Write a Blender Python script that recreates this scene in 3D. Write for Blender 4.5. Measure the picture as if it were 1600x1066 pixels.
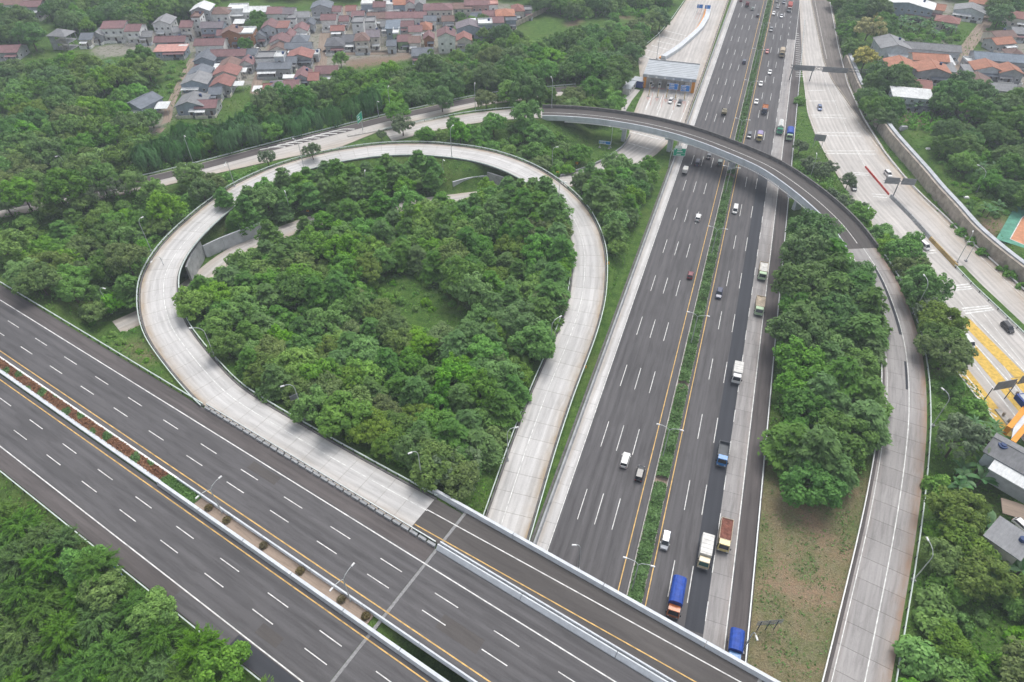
# Aerial view of a motorway interchange: loop ramp, curved flyover, viaduct, toll plazas, villages and woods.
import bpy, bmesh, math, random
import numpy as np
from mathutils import Vector, Matrix

random.seed(7)
RNG = np.random.default_rng(11)
SC = bpy.context.scene
for _o in list(bpy.data.objects):
    bpy.data.objects.remove(_o)

# ------------------------------------------------------------------ camera, sky, sun, exposure
CAM_H = 122.0
PITCH = math.radians(42.66)                # below the horizon
FOC = 1045.0                               # focal length in pixels of a 1600 px wide frame
cam = bpy.data.cameras.new('camera')
cam.sensor_width = 36.0
cam.lens = 36.0 * FOC / 1600.0
cam.clip_start = 1.0
cam.clip_end = 9000.0
cam_o = bpy.data.objects.new('camera', cam)
SC.collection.objects.link(cam_o)
cam_o.location = (0, 0, CAM_H)
cam_o.rotation_euler = (math.pi / 2 - PITCH, 0, 0)
SC.camera = cam_o

world = bpy.data.worlds.new('World')
SC.world = world
world.use_nodes = True
wn = world.node_tree
for n in list(wn.nodes):
    wn.nodes.remove(n)
SUN_EL, SUN_AZ = math.radians(62), math.radians(25)     # azimuth clockwise from +Y
sky = wn.nodes.new('ShaderNodeTexSky')
sky.sky_type = 'NISHITA'
sky.sun_disc = False
sky.sun_elevation = SUN_EL
sky.sun_rotation = SUN_AZ
sky.air_density = 1.0
sky.dust_density = 4.0
hs = wn.nodes.new('ShaderNodeHueSaturation')            # a thin overcast takes most of the blue out
hs.inputs['Saturation'].default_value = 0.32
bg = wn.nodes.new('ShaderNodeBackground')
bg.inputs['Strength'].default_value = 0.15
wo = wn.nodes.new('ShaderNodeOutputWorld')
wn.links.new(sky.outputs[0], hs.inputs['Color'])
wn.links.new(hs.outputs[0], bg.inputs['Color'])
wn.links.new(bg.outputs[0], wo.inputs['Surface'])
sun = bpy.data.lights.new('sun', 'SUN')
sun.energy = 0.95
sun.angle = math.radians(32)
sun.color = (1.0, 0.97, 0.92)
sun_o = bpy.data.objects.new('sun', sun)
SC.collection.objects.link(sun_o)
_d = Vector((math.sin(SUN_AZ) * math.cos(SUN_EL), math.cos(SUN_AZ) * math.cos(SUN_EL), math.sin(SUN_EL)))
sun_o.rotation_euler = (-_d).to_track_quat('-Z', 'Y').to_euler()
SC.view_settings.view_transform = 'Standard'
SC.view_settings.look = 'None'
SC.view_settings.exposure = 0.55
SC.view_settings.gamma = 1.0
SC.view_settings.use_curve_mapping = False
SC.cycles.max_bounces = 6
SC.cycles.diffuse_bounces = 3
SC.cycles.glossy_bounces = 2
SC.cycles.transmission_bounces = 3
SC.cycles.transparent_max_bounces = 4
SC.cycles.volume_bounces = 0
SC.cycles.use_denoising = True

# ------------------------------------------------------------------ survey: photo point -> place on the ground
CP, SP = math.cos(PITCH), math.sin(PITCH)


def at(px, py, z=0.0):
    """Ground plan position of a surveyed photo point that lies at height z."""
    u, v = (px - 800.0) / FOC, -(py - 533.0) / FOC
    dx, dy, dz = u, CP + v * SP, -SP + v * CP
    t = (CAM_H - z) / -dz
    return (dx * t, dy * t, z)


def scale_at(p):
    """photo pixels (1600 wide) per metre at p"""
    return FOC / (p[1] * CP + (CAM_H - p[2]) * SP)


A_H = math.radians(19.4)                              # motorway axis
UH, VH = (math.sin(A_H), math.cos(A_H)), (math.cos(A_H), -math.sin(A_H))
A_V = math.radians(122.3)                             # viaduct axis
DV, NV = (math.sin(A_V), math.cos(A_V)), (-math.cos(A_V), math.sin(A_V))
ZV = 8.0


def hw(u, v, z=0.0):
    return (u * UH[0] + v * VH[0], u * UH[1] + v * VH[1], z)


def vi(t, s, z=ZV):
    return (t * DV[0] + s * NV[0], t * DV[1] + s * NV[1], z)


# ------------------------------------------------------------------ helpers
def link(o, parent=None):
    SC.collection.objects.link(o)
    if parent is not None:
        o.parent = parent
    return o


def tag(o, label=None, cat=None, group=None, kind=None):
    if label: o['label'] = label
    if cat: o['category'] = cat
    if group: o['group'] = group
    if kind: o['kind'] = kind
    return o


def empty(name, loc=(0, 0, 0), rz=0.0, label=None, cat=None, group=None, kind=None, sc=1.0):
    o = bpy.data.objects.new(name, None)
    o.empty_display_size = 0.5
    link(o)
    o.location = loc
    o.rotation_euler = (0, 0, rz)
    o.scale = (sc, sc, sc)
    return tag(o, label, cat, group, kind)


class MB:
    """mesh builder"""
    def __init__(self):
        self.v, self.f, self.m = [], [], []

    def quad(self, a, b, c, d, m=0):
        i = len(self.v)
        self.v += [a, b, c, d]
        self.f.append((i, i + 1, i + 2, i + 3)); self.m.append(m)

    def poly(self, pts, m=0):
        i = len(self.v)
        self.v += list(pts)
        self.f.append(tuple(range(i, i + len(pts)))); self.m.append(m)

    def box(self, x0, x1, y0, y1, z0, z1, m=0, top=None):
        """top = (dx, dy) inset of the upper face"""
        tx, ty = top or (0, 0)
        i = len(self.v)
        self.v += [(x0, y0, z0), (x1, y0, z0), (x1, y1, z0), (x0, y1, z0),
                   (x0 + tx, y0 + ty, z1), (x1 - tx, y0 + ty, z1), (x1 - tx, y1 - ty, z1), (x0 + tx, y1 - ty, z1)]
        for q in ((3, 2, 1, 0), (4, 5, 6, 7), (0, 1, 5, 4), (1, 2, 6, 5), (2, 3, 7, 6), (3, 0, 4, 7)):
            self.f.append(tuple(i + k for k in q)); self.m.append(m)

    def hexa(self, b, t, m=0):
        i = len(self.v)
        self.v += list(b) + list(t)
        for q in ((3, 2, 1, 0), (4, 5, 6, 7), (0, 1, 5, 4), (1, 2, 6, 5), (2, 3, 7, 6), (3, 0, 4, 7)):
            self.f.append(tuple(i + k for k in q)); self.m.append(m)

    def tube(self, pts, r0, r1=None, n=6, m=0, cap=True):
        r1 = r0 if r1 is None else r1
        pts = [Vector(p) for p in pts]
        rings = []
        for k, p in enumerate(pts):
            t = (pts[min(k + 1, len(pts) - 1)] - pts[max(k - 1, 0)]).normalized()
            a = t.cross(Vector((0, 0, 1)))
            if a.length < 1e-3: a = Vector((1, 0, 0))
            a.normalize(); b = t.cross(a)
            r = r0 + (r1 - r0) * k / max(1, len(pts) - 1)
            i = len(self.v)
            self.v += [tuple(p + a * (r * math.cos(2 * math.pi * j / n)) + b * (r * math.sin(2 * math.pi * j / n))) for j in range(n)]
            rings.append(i)
        for i0, i1 in zip(rings, rings[1:]):
            for j in range(n):
                self.f.append((i0 + j, i0 + (j + 1) % n, i1 + (j + 1) % n, i1 + j)); self.m.append(m)
        if cap:
            self.f.append(tuple(rings[-1] + j for j in range(n))); self.m.append(m)
            self.f.append(tuple(rings[0] + j for j in reversed(range(n)))); self.m.append(m)

    def cyl(self, c, axis, r, h, n=12, m=0, m_cap=None):
        a = Vector(axis).normalized() * (h / 2)
        c = Vector(c)
        k = len(self.f)
        self.tube([c - a, c + a], r, r, n, m)
        if m_cap is not None:
            self.m[-1] = m_cap; self.m[-2] = m_cap

    def mesh(self, name, mats, smooth=False):
        me = bpy.data.meshes.new(name)
        me.from_pydata(self.v, [], self.f)
        for m in (mats if isinstance(mats, (list, tuple)) else [mats]):
            me.materials.append(m)
        me.polygons.foreach_set('material_index', self.m)
        if smooth:
            me.polygons.foreach_set('use_smooth', [True] * len(self.f))
        me.validate()
        me.update()
        return me

    def build(self, name, mats, parent=None, smooth=False, **kw):
        o = bpy.data.objects.new(name, self.mesh(name, mats, smooth))
        link(o, parent)
        return tag(o, **kw)


def inst(name, me, parent=None, loc=(0, 0, 0), rz=0.0, sc=(1, 1, 1), mats=None):
    o = bpy.data.objects.new(name, me)
    link(o, parent)
    o.location = loc
    o.rotation_euler = (0, 0, rz)
    o.scale = sc
    if mats:
        for k, m in mats.items():
            o.material_slots[k].link = 'OBJECT'
            o.material_slots[k].material = m
    return o


def box_mesh(name, sx, sy, sz, mat, z0=0.0, top=None):
    b = MB(); b.box(-sx / 2, sx / 2, -sy / 2, sy / 2, z0, z0 + sz, 0, top)
    return b.mesh(name, mat)


# ------------------------------------------------------------------ materials
def nodes(name):
    m = bpy.data.materials.new(name)
    m.use_nodes = True
    nt = m.node_tree
    return m, nt, nt.nodes['Principled BSDF']


def col4(c):
    return (c[0], c[1], c[2], 1.0)


def ramp(nt, fac, stops):
    r = nt.nodes.new('ShaderNodeValToRGB')
    e = r.color_ramp.elements
    while len(e) < len(stops): e.new(0.5)
    for k, (p, c) in enumerate(stops):
        e[k].position = p
        e[k].color = col4(c) if isinstance(c, (tuple, list)) else (c, c, c, 1)
    nt.links.new(fac, r.inputs[0])
    return r.outputs[0]


def noise(nt, vec, scale, detail=4, rough=0.55, dist=0.0):
    n = nt.nodes.new('ShaderNodeTexNoise')
    n.inputs['Scale'].default_value = scale
    n.inputs['Detail'].default_value = detail
    n.inputs['Roughness'].default_value = rough
    n.inputs['Distortion'].default_value = dist
    if vec is not None: nt.links.new(vec, n.inputs['Vector'])
    return n.outputs[0]


def mapping(nt, vec, sc, loc=(0, 0, 0)):
    m = nt.nodes.new('ShaderNodeMapping')
    m.inputs['Scale'].default_value = sc
    m.inputs['Location'].default_value = loc
    nt.links.new(vec, m.inputs['Vector'])
    return m.outputs[0]


def mix(nt, fac, a, b, mode='MIX'):
    m = nt.nodes.new('ShaderNodeMix')
    m.data_type = 'RGBA'
    m.blend_type = mode
    for sock, val in ((m.inputs[0], fac), (m.inputs[6], a), (m.inputs[7], b)):
        if hasattr(val, 'is_linked'):
            nt.links.new(val, sock)
        elif isinstance(val, (tuple, list)):
            sock.default_value = col4(val)
        else:
            sock.default_value = val
    return m.outputs[2]


def mth(nt, op, a, b=None, clamp=False):
    m = nt.nodes.new('ShaderNodeMath')
    m.operation = op
    m.use_clamp = clamp
    for s, val in ((m.inputs[0], a), (m.inputs[1], b)):
        if val is None: continue
        if hasattr(val, 'is_linked'): nt.links.new(val, s)
        else: s.default_value = val
    return m.outputs[0]


def geo_pos(nt):
    return nt.nodes.new('ShaderNodeNewGeometry').outputs['Position']


def obj_rand(nt):
    return nt.nodes.new('ShaderNodeObjectInfo').outputs['Random']


def bump(nt, bs, h, strength=0.3, dist=0.05):
    b = nt.nodes.new('ShaderNodeBump')
    b.inputs['Strength'].default_value = strength
    b.inputs['Distance'].default_value = dist
    nt.links.new(h, b.inputs['Height'])
    nt.links.new(b.outputs[0], bs.inputs['Normal'])


def plain(name, c, rough=0.7, var=0.12, scale=0.6, metal=0.0, spec=0.3, rnd=0.0):
    """painted or cast surface with soft dirt variation in world space"""
    m, nt, bs = nodes(name)
    n1 = noise(nt, geo_pos(nt), scale, 5, 0.6)
    lo, hi = 1 - var * 1.6, 1 + var * 0.6
    f = ramp(nt, n1, [(0.3, lo), (0.7, hi)])
    cc = mix(nt, 1.0, c, f, 'MULTIPLY')
    if rnd:
        r = mth(nt, 'MULTIPLY_ADD', obj_rand(nt), rnd)
        r.node.inputs[2].default_value = 1 - rnd / 2
        cb = nt.nodes.new('ShaderNodeCombineColor')
        for k in range(3): nt.links.new(r, cb.inputs[k])
        cc = mix(nt, 1.0, cc, cb.outputs[0], 'MULTIPLY')
    nt.links.new(cc, bs.inputs['Base Color'])
    bs.inputs['Roughness'].default_value = rough
    bs.inputs['Metallic'].default_value = metal
    bs.inputs['Specular IOR Level'].default_value = spec
    return m


def road_mat(name, c, streak=0.16, joint=0.0, stain=0.0, rnd=0.0, edge=None, patch=0.0, tracks=0.0, rough=0.85):
    """UV: u = metres across, v = metres along"""
    m, nt, bs = nodes(name)
    uv = nt.nodes.new('ShaderNodeUVMap').outputs[0]
    pos = geo_pos(nt)
    long_ = noise(nt, mapping(nt, uv, (0.9, 0.018, 1)), 1.0, 4, 0.6)
    base = mix(nt, ramp(nt, long_, [(0.32, 0.0), (0.68, 1.0)]), [x * (1 - streak) for x in c], [x * (1 + streak * 0.7) for x in c])
    big = noise(nt, pos, 0.05, 3, 0.5)
    base = mix(nt, 1.0, base, ramp(nt, big, [(0.3, 0.90), (0.7, 1.08)]), 'MULTIPLY')
    fine = noise(nt, pos, 3.0, 3, 0.7)
    base = mix(nt, 1.0, base, ramp(nt, fine, [(0.25, 0.93), (0.75, 1.06)]), 'MULTIPLY')
    if tracks:
        # darker wheel paths, 3.65 m lanes
        sep = nt.nodes.new('ShaderNodeSeparateXYZ'); nt.links.new(uv, sep.inputs[0])
        w = mth(nt, 'SINE', mth(nt, 'MULTIPLY', sep.outputs[0], 2 * math.pi / 1.83))
        w = mth(nt, 'MULTIPLY', w, noise(nt, mapping(nt, uv, (0.15, 0.01, 1)), 1.0, 2, 0.5))
        t = mth(nt, 'MULTIPLY_ADD', w, -tracks); t.node.inputs[2].default_value = 1.0
        cb = nt.nodes.new('ShaderNodeCombineColor')
        for k in range(3): nt.links.new(t, cb.inputs[k])
        base = mix(nt, 1.0, base, cb.outputs[0], 'MULTIPLY')
    if stain:
        st = noise(nt, mapping(nt, uv, (1.2, 0.12, 1)), 1.0, 6, 0.7, 0.4)
        base = mix(nt, 1.0, base, ramp(nt, st, [(0.36, 1 - stain), (0.52, 1.0)]), 'MULTIPLY')
    if patch:
        pn = noise(nt, mapping(nt, uv, (0.25, 0.05, 1)), 1.0, 2, 0.4)
        base = mix(nt, ramp(nt, pn, [(0.60, 0.0), (0.63, patch)]), base, [x * 0.7 for x in c])
    if edge:
        at_ = nt.nodes.new('ShaderNodeAttribute'); at_.attribute_name = 'edge'
        en = noise(nt, mapping(nt, uv, (0.6, 0.15, 1)), 1.0, 5, 0.65)
        f = mth(nt, 'MULTIPLY', at_.outputs['Fac'], ramp(nt, en, [(0.3, 0.15), (0.65, 1.0)]))
        base = mix(nt, f, base, edge)
    if rnd:
        r = mth(nt, 'MULTIPLY_ADD', obj_rand(nt), rnd); r.node.inputs[2].default_value = 1 - rnd / 2
        cb = nt.nodes.new('ShaderNodeCombineColor')
        for k in range(3): nt.links.new(r, cb.inputs[k])
        base = mix(nt, 1.0, base, cb.outputs[0], 'MULTIPLY')
    if joint:
        sep = nt.nodes.new('ShaderNodeSeparateXYZ'); nt.links.new(uv, sep.inputs[0])
        fr = mth(nt, 'FRACT', mth(nt, 'DIVIDE', sep.outputs[1], joint))
        ln = mth(nt, 'LESS_THAN', fr, 0.10 / joint)
        base = mix(nt, mth(nt, 'MULTIPLY', ln, 0.35), base, [x * 0.5 for x in c])
    nt.links.new(base, bs.inputs['Base Color'])
    bs.inputs['Roughness'].default_value = rough
    bs.inputs['Specular IOR Level'].default_value = 0.25
    bump(nt, bs, fine, 0.25, 0.02)
    return m


M = {}
M['asphalt'] = road_mat('asphalt', (0.109, 0.105, 0.108), 0.20, patch=0.45, stain=0.22, tracks=0.16)
M['asphalt_brown'] = road_mat('asphalt_shoulder', (0.112, 0.100, 0.098), 0.25, stain=0.2, patch=0.3)
M['asphalt_new'] = road_mat('asphalt_new', (0.050, 0.053, 0.062), 0.10, tracks=0.1)
M['asphalt_deck'] = road_mat('asphalt_flyover', (0.098, 0.090, 0.086), 0.18, stain=0.15)
M['concrete'] = road_mat('concrete_road', (0.50, 0.475, 0.45), 0.14, joint=5.0, stain=0.18, tracks=0.12, edge=(0.40, 0.30, 0.20))
M['slab'] = road_mat('concrete_slab', (0.54, 0.53, 0.52), 0.13, stain=0.16, rnd=0.08, tracks=0.14, edge=(0.36, 0.27, 0.17))
M['slab_old'] = road_mat('old_concrete_slab', (0.330, 0.316, 0.310), 0.16, stain=0.22, rnd=0.12, tracks=0.08, edge=(0.30, 0.19, 0.12))
M['concrete_dark'] = road_mat('weathered_concrete', (0.20, 0.18, 0.165), 0.2, joint=4.0, stain=0.35)
M['dirt_road'] = road_mat('dirt_road', (0.30, 0.235, 0.185), 0.2, stain=0.3)
M['white_line'] = plain('white_road_paint', (0.74, 0.74, 0.72), 0.6, 0.26, 0.9)
M['yellow_line'] = plain('yellow_road_paint', (0.70, 0.45, 0.15), 0.6, 0.28, 0.9)
M['yellow_lane'] = plain('yellow_lane_paint', (0.66, 0.44, 0.09), 0.7, 0.22, 1.2)
M['lane_pink'] = plain('faded_pink_lane', (0.50, 0.34, 0.30), 0.8, 0.25, 2.0)
M['red_lane'] = plain('red_lane_paint', (0.42, 0.17, 0.14), 0.7, 0.2, 1.2)
M['parapet'] = plain('white_parapet', (0.62, 0.65, 0.68), 0.7, 0.10, 0.8)
M['wall_conc'] = plain('cast_concrete', (0.36, 0.37, 0.38), 0.85, 0.20, 0.5)
M['wall_warm'] = plain('weathered_wall', (0.42, 0.37, 0.315), 0.9, 0.30, 0.5)
M['wall_pale'] = plain('pale_cast_concrete', (0.50, 0.52, 0.55), 0.85, 0.16, 0.4)
M['kerb'] = plain('kerb_stone', (0.50, 0.48, 0.45), 0.85, 0.2, 1.0)
M['dark_parapet'] = plain('dark_parapet', (0.16, 0.155, 0.15), 0.9, 0.25, 0.8)
M['girder'] = plain('grey_girder', (0.56, 0.59, 0.63), 0.7, 0.12, 0.4)
M['steel'] = plain('galvanised_steel', (0.52, 0.55, 0.55), 0.45, 0.12, 1.0, metal=0.3)
M['rail_green'] = plain('pale_guardrail', (0.58, 0.66, 0.62), 0.5, 0.12, 1.0)
M['joint'] = plain('joint_steel', (0.27, 0.27, 0.27), 0.7, 0.2, 2.0)
M['post'] = plain('dark_post', (0.07, 0.07, 0.07), 0.7, 0.2)
M['dark_metal'] = plain('dark_metal', (0.12, 0.13, 0.14), 0.6, 0.2)
M['grey_panel'] = plain('grey_sign_back', (0.25, 0.26, 0.27), 0.6, 0.15, 0.8)
M['red_plastic'] = plain('red_plastic', (0.55, 0.06, 0.04), 0.5, 0.12)
M['ochre_plastic'] = plain('faded_ochre_barrier', (0.50, 0.36, 0.15), 0.7, 0.2)
M['orange'] = plain('orange_cladding', (0.75, 0.30, 0.03), 0.5, 0.08)
M['roof_metal'] = plain('grey_metal_roof', (0.42, 0.45, 0.48), 0.5, 0.12, 0.3)
M['blue_clad'] = plain('dark_blue_cladding', (0.03, 0.06, 0.25), 0.4, 0.1)
M['sign_green'] = plain('green_sign_sheet', (0.0, 0.33, 0.19), 0.4, 0.06)
M['sign_blue'] = plain('blue_sign_sheet', (0.02, 0.20, 0.62), 0.4, 0.08)
M['sign_yellow'] = plain('yellow_sign_sheet', (0.85, 0.42, 0.02), 0.4, 0.06)
M['white'] = plain('white_paint', (0.78, 0.78, 0.77), 0.5, 0.06)
M['bark'] = plain('bark', (0.12, 0.095, 0.07), 0.9, 0.3, 3.0)
M['black'] = plain('black_plastic', (0.012, 0.012, 0.013), 0.6, 0.1)
M['tyre'] = plain('tyre_rubber', (0.018, 0.018, 0.018), 0.8, 0.1)
M['rim'] = plain('wheel_rim', (0.35, 0.35, 0.36), 0.35, 0.1, metal=0.6)
M['lamp_clear'] = plain('headlamp_lens', (0.7, 0.72, 0.74), 0.15, 0.05, spec=0.6)
M['lamp_red'] = plain('tail_lamp_lens', (0.35, 0.01, 0.01), 0.2, 0.05, spec=0.6)
M['scaffold'] = plain('bare_timber', (0.40, 0.34, 0.25), 0.85, 0.2)


def glass(name, c=(0.02, 0.026, 0.032)):
    m, nt, bs = nodes(name)
    bs.inputs['Base Color'].default_value = col4(c)
    bs.inputs['Roughness'].default_value = 0.06
    bs.inputs['Specular IOR Level'].default_value = 0.7
    return m


M['glass'] = glass('vehicle_glass')
M['window_glass'] = glass('window_glass', (0.03, 0.035, 0.04))
M['cab_glass_teal'] = glass('teal_windscreen', (0.03, 0.10, 0.09))


def paint(name, c, rough=0.25, metal=0.0):
    m, nt, bs = nodes(name)
    n = noise(nt, geo_pos(nt), 2.0, 3, 0.6)
    nt.links.new(mix(nt, 1.0, c, ramp(nt, n, [(0.3, 0.86), (0.7, 1.04)]), 'MULTIPLY'), bs.inputs['Base Color'])
    bs.inputs['Roughness'].default_value = rough
    bs.inputs['Metallic'].default_value = metal
    bs.inputs['Coat Weight'].default_value = 0.5
    bs.inputs['Coat Roughness'].default_value = 0.1
    return m


PAINT = {k: paint('paint_' + k, c, r, me) for k, c, r, me in [
    ('white', (0.72, 0.72, 0.71), 0.3, 0), ('silver', (0.36, 0.38, 0.41), 0.35, 0.5), ('black', (0.012, 0.013, 0.015), 0.2, 0),
    ('grey', (0.10, 0.11, 0.125), 0.3, 0.3), ('maroon', (0.17, 0.015, 0.025), 0.3, 0), ('red', (0.42, 0.035, 0.03), 0.35, 0),
    ('blue', (0.03, 0.075, 0.20), 0.3, 0.2), ('khaki', (0.20, 0.17, 0.09), 0.5, 0), ('yellow', (0.62, 0.50, 0.20), 0.45, 0),
    ('cream', (0.66, 0.56, 0.36), 0.45, 0), ('bright_blue', (0.02, 0.19, 0.50), 0.4, 0), ('green', (0.05, 0.36, 0.19), 0.4, 0),
    ('pale_green', (0.42, 0.60, 0.36), 0.45, 0), ('orange', (0.60, 0.15, 0.02), 0.45, 0), ('green_grey', (0.20, 0.26, 0.24), 0.4, 0.2),
    ('dark_blue', (0.02, 0.03, 0.08), 0.3, 0.1), ('tan', (0.42, 0.34, 0.22), 0.5, 0), ('violet', (0.25, 0.20, 0.38), 0.6, 0)]}
M['tarp_blue'] = plain('blue_tarpaulin', (0.015, 0.07, 0.38), 0.55, 0.22, 1.5)
M['tarp_tan'] = plain('cream_tarpaulin', (0.50, 0.42, 0.32), 0.7, 0.2, 1.5)
M['rust'] = plain('rusty_load_bed', (0.22, 0.085, 0.06), 0.8, 0.3, 1.5)
M['load_orange'] = plain('orange_load', (0.45, 0.17, 0.07), 0.8, 0.25, 2.0)
M['truck_white'] = plain('white_truck_body', (0.66, 0.65, 0.62), 0.5, 0.14, 1.0)
M['container_red'] = plain('red_container', (0.42, 0.07, 0.05), 0.5, 0.15, 1.0)


def foliage_mat(name, dark, light, hue_var=0.06, val_var=0.22, trans=0.22):
    hue_var *= 0.6
    m, nt, bs = nodes(name)
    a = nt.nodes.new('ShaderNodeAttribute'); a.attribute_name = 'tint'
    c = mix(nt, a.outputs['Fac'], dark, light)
    rnd = obj_rand(nt)
    h = nt.nodes.new('ShaderNodeHueSaturation')
    v = mth(nt, 'MULTIPLY_ADD', rnd, hue_var); v.node.inputs[2].default_value = 0.5 - hue_var / 2
    nt.links.new(v, h.inputs['Hue'])
    r2 = mth(nt, 'FRACT', mth(nt, 'MULTIPLY', rnd, 7.13))
    vv = mth(nt, 'MULTIPLY_ADD', r2, val_var); vv.node.inputs[2].default_value = 1 - val_var / 2
    nt.links.new(vv, h.inputs['Value'])
    r3 = mth(nt, 'FRACT', mth(nt, 'MULTIPLY', rnd, 3.7))
    sv = mth(nt, 'MULTIPLY_ADD', r3, 0.3); sv.node.inputs[2].default_value = 0.80
    nt.links.new(sv, h.inputs['Saturation'])
    nt.links.new(c, h.inputs['Color'])
    nt.links.new(h.outputs[0], bs.inputs['Base Color'])
    bs.inputs['Roughness'].default_value = 0.6
    bs.inputs['Specular IOR Level'].default_value = 0.25
    tr = nt.nodes.new('ShaderNodeBsdfTranslucent')
    nt.links.new(h.outputs[0], tr.inputs['Color'])
    ms = nt.nodes.new('ShaderNodeMixShader')
    ms.inputs[0].default_value = trans
    out = nt.nodes['Material Output']
    nt.links.new(bs.outputs[0], ms.inputs[1]); nt.links.new(tr.outputs[0], ms.inputs[2])
    nt.links.new(ms.outputs[0], out.inputs['Surface'])
    return m


F = {
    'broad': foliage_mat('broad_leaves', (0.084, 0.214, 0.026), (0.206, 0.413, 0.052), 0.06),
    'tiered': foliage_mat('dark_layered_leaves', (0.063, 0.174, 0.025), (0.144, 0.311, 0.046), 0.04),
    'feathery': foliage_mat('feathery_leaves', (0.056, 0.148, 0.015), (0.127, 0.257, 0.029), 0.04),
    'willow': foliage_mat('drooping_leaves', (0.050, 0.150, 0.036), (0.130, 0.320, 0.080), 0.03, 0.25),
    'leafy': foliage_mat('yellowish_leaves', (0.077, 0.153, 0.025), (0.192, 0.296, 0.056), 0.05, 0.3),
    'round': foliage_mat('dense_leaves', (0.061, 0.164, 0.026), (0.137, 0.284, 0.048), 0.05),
    'yellow': foliage_mat('yellow_blossom_leaves', (0.16, 0.18, 0.04), (0.66, 0.60, 0.20), 0.03, 0.2),
    'banana': foliage_mat('banana_leaves', (0.060, 0.170, 0.055), (0.150, 0.310, 0.110), 0.04, 0.3, 0.3),
    'shrub': foliage_mat('shrub_leaves', (0.096, 0.246, 0.027), (0.202, 0.405, 0.049), 0.05, 0.3),
    'hedge': foliage_mat('hedge_leaves', (0.065, 0.174, 0.027), (0.145, 0.307, 0.054), 0.02, 0.2),
    'red': foliage_mat('red_flowering_leaves', (0.20, 0.06, 0.02), (0.34, 0.14, 0.04), 0.03, 0.2),
    'grey': foliage_mat('greyish_leaves', (0.090, 0.150, 0.066), (0.198, 0.275, 0.138), 0.03, 0.2),
    'weed': foliage_mat('rough_grass_blades', (0.070, 0.186, 0.022), (0.170, 0.348, 0.048), 0.03, 0.2),
    'dry': foliage_mat('dry_fronds', (0.10, 0.075, 0.03), (0.22, 0.18, 0.08), 0.03, 0.2),
}

# ------------------------------------------------------------------ polylines and sweeps
def resample(pts, step=2.5, smooth=3, closed=False):
    P_ = np.array(pts, float)
    d = np.r_[0, np.cumsum(np.hypot(*(np.diff(P_[:, :2], axis=0).T)))]
    n = max(2, int(round(d[-1] / step)) + 1)
    s = np.linspace(0, d[-1], n)
    # centripetal-ish smooth interpolation: linear then smoothed
    Q = np.stack([np.interp(s, d, P_[:, k]) for k in range(3)], 1)
    for _ in range(smooth):
        Z = Q.copy()
        Z[1:-1] = 0.25 * Q[:-2] + 0.5 * Q[1:-1] + 0.25 * Q[2:]
        Q = Z
    return Q


def normals(Q):
    T = np.gradient(Q[:, :2], axis=0)
    T /= np.maximum(1e-9, np.hypot(T[:, 0], T[:, 1]))[:, None]
    return np.stack([T[:, 1], -T[:, 0]], 1)          # to the right of travel


def offset(Q, d, dz=0.0):
    N = normals(Q)
    R = Q.copy()
    dd = np.asarray(d)
    R[:, :2] += N * (dd[:, None] if dd.ndim else dd)
    R[:, 2] += dz
    return R


def arclen(Q):
    return np.r_[0, np.cumsum(np.hypot(*(np.diff(Q[:, :2], axis=0).T)))]


def cut(Q, a, b):
    """part of polyline between arc lengths a and b"""
    s = arclen(Q)
    a, b = max(a, 0), min(b, s[-1])
    inner = s[(s > a + 1e-6) & (s < b - 1e-6)]
    t = np.r_[a, inner, b]
    return np.stack([np.interp(t, s, Q[:, k]) for k in range(3)], 1)


def strip(name, A, B, mat, parent=None, nx=1, edge=None, dz=0.0, thick=0.0, u0=0.0, v0=None, uw=None, **kw):
    """surface between two equal-length edge lines (A left, B right); UV in metres; 'edge' attribute 0..1"""
    n = len(A)
    sA = arclen((A + B) / 2) + (v0 or 0.0)
    cols = []
    for k in range(nx + 1):
        f = k / nx
        cols.append(A * (1 - f) + B * f)
    V = np.stack(cols, 1)                              # n, nx+1, 3
    V[:, :, 2] += dz
    W_ = np.hypot(*(B - A)[:, :2].T)
    verts = V.reshape(-1, 3).tolist()
    faces = []
    for i in range(n - 1):
        for k in range(nx):
            a = i * (nx + 1) + k
            faces.append((a, a + 1, a + nx + 2, a + nx + 1))
    nt_ = len(faces)
    if thick:
        b0 = len(verts)
        for row in (0, nx):
            low = V[:, row].copy(); low[:, 2] -= thick
            verts += low.tolist()
        for i in range(n - 1):
            faces.append((i * (nx + 1), (i + 1) * (nx + 1), b0 + i + 1, b0 + i))
            faces.append((i * (nx + 1) + nx, b0 + n + i, b0 + n + i + 1, (i + 1) * (nx + 1) + nx))
            faces.append((b0 + i, b0 + i + 1, b0 + n + i + 1, b0 + n + i))
        faces.append((0, b0, b0 + n, nx)); e = (n - 1) * (nx + 1)
        faces.append((e, e + nx, b0 + 2 * n - 1, b0 + n - 1))
    me = bpy.data.meshes.new(name)
    me.from_pydata(verts, [], faces)
    uv = me.uv_layers.new(name='UVMap')
    U = np.zeros((len(verts), 2)); E_ = np.zeros(len(verts))
    for k in range(nx + 1):
        idx = np.arange(n) * (nx + 1) + k
        U[idx, 0] = u0 + W_ * k / nx
        U[idx, 1] = sA
        if edge is not None:
            E_[idx] = edge[k] if k < len(edge) else 0
    li = np.empty(len(me.loops), int); me.loops.foreach_get('vertex_index', li)
    uv.data.foreach_set('uv', U[li].ravel())
    at_ = me.attributes.new('edge', 'FLOAT', 'POINT'); at_.data.foreach_set('value', E_)
    me.materials.append(mat)
    me.update()
    o = bpy.data.objects.new(name, me)
    link(o, parent)
    return tag(o, **kw)


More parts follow.
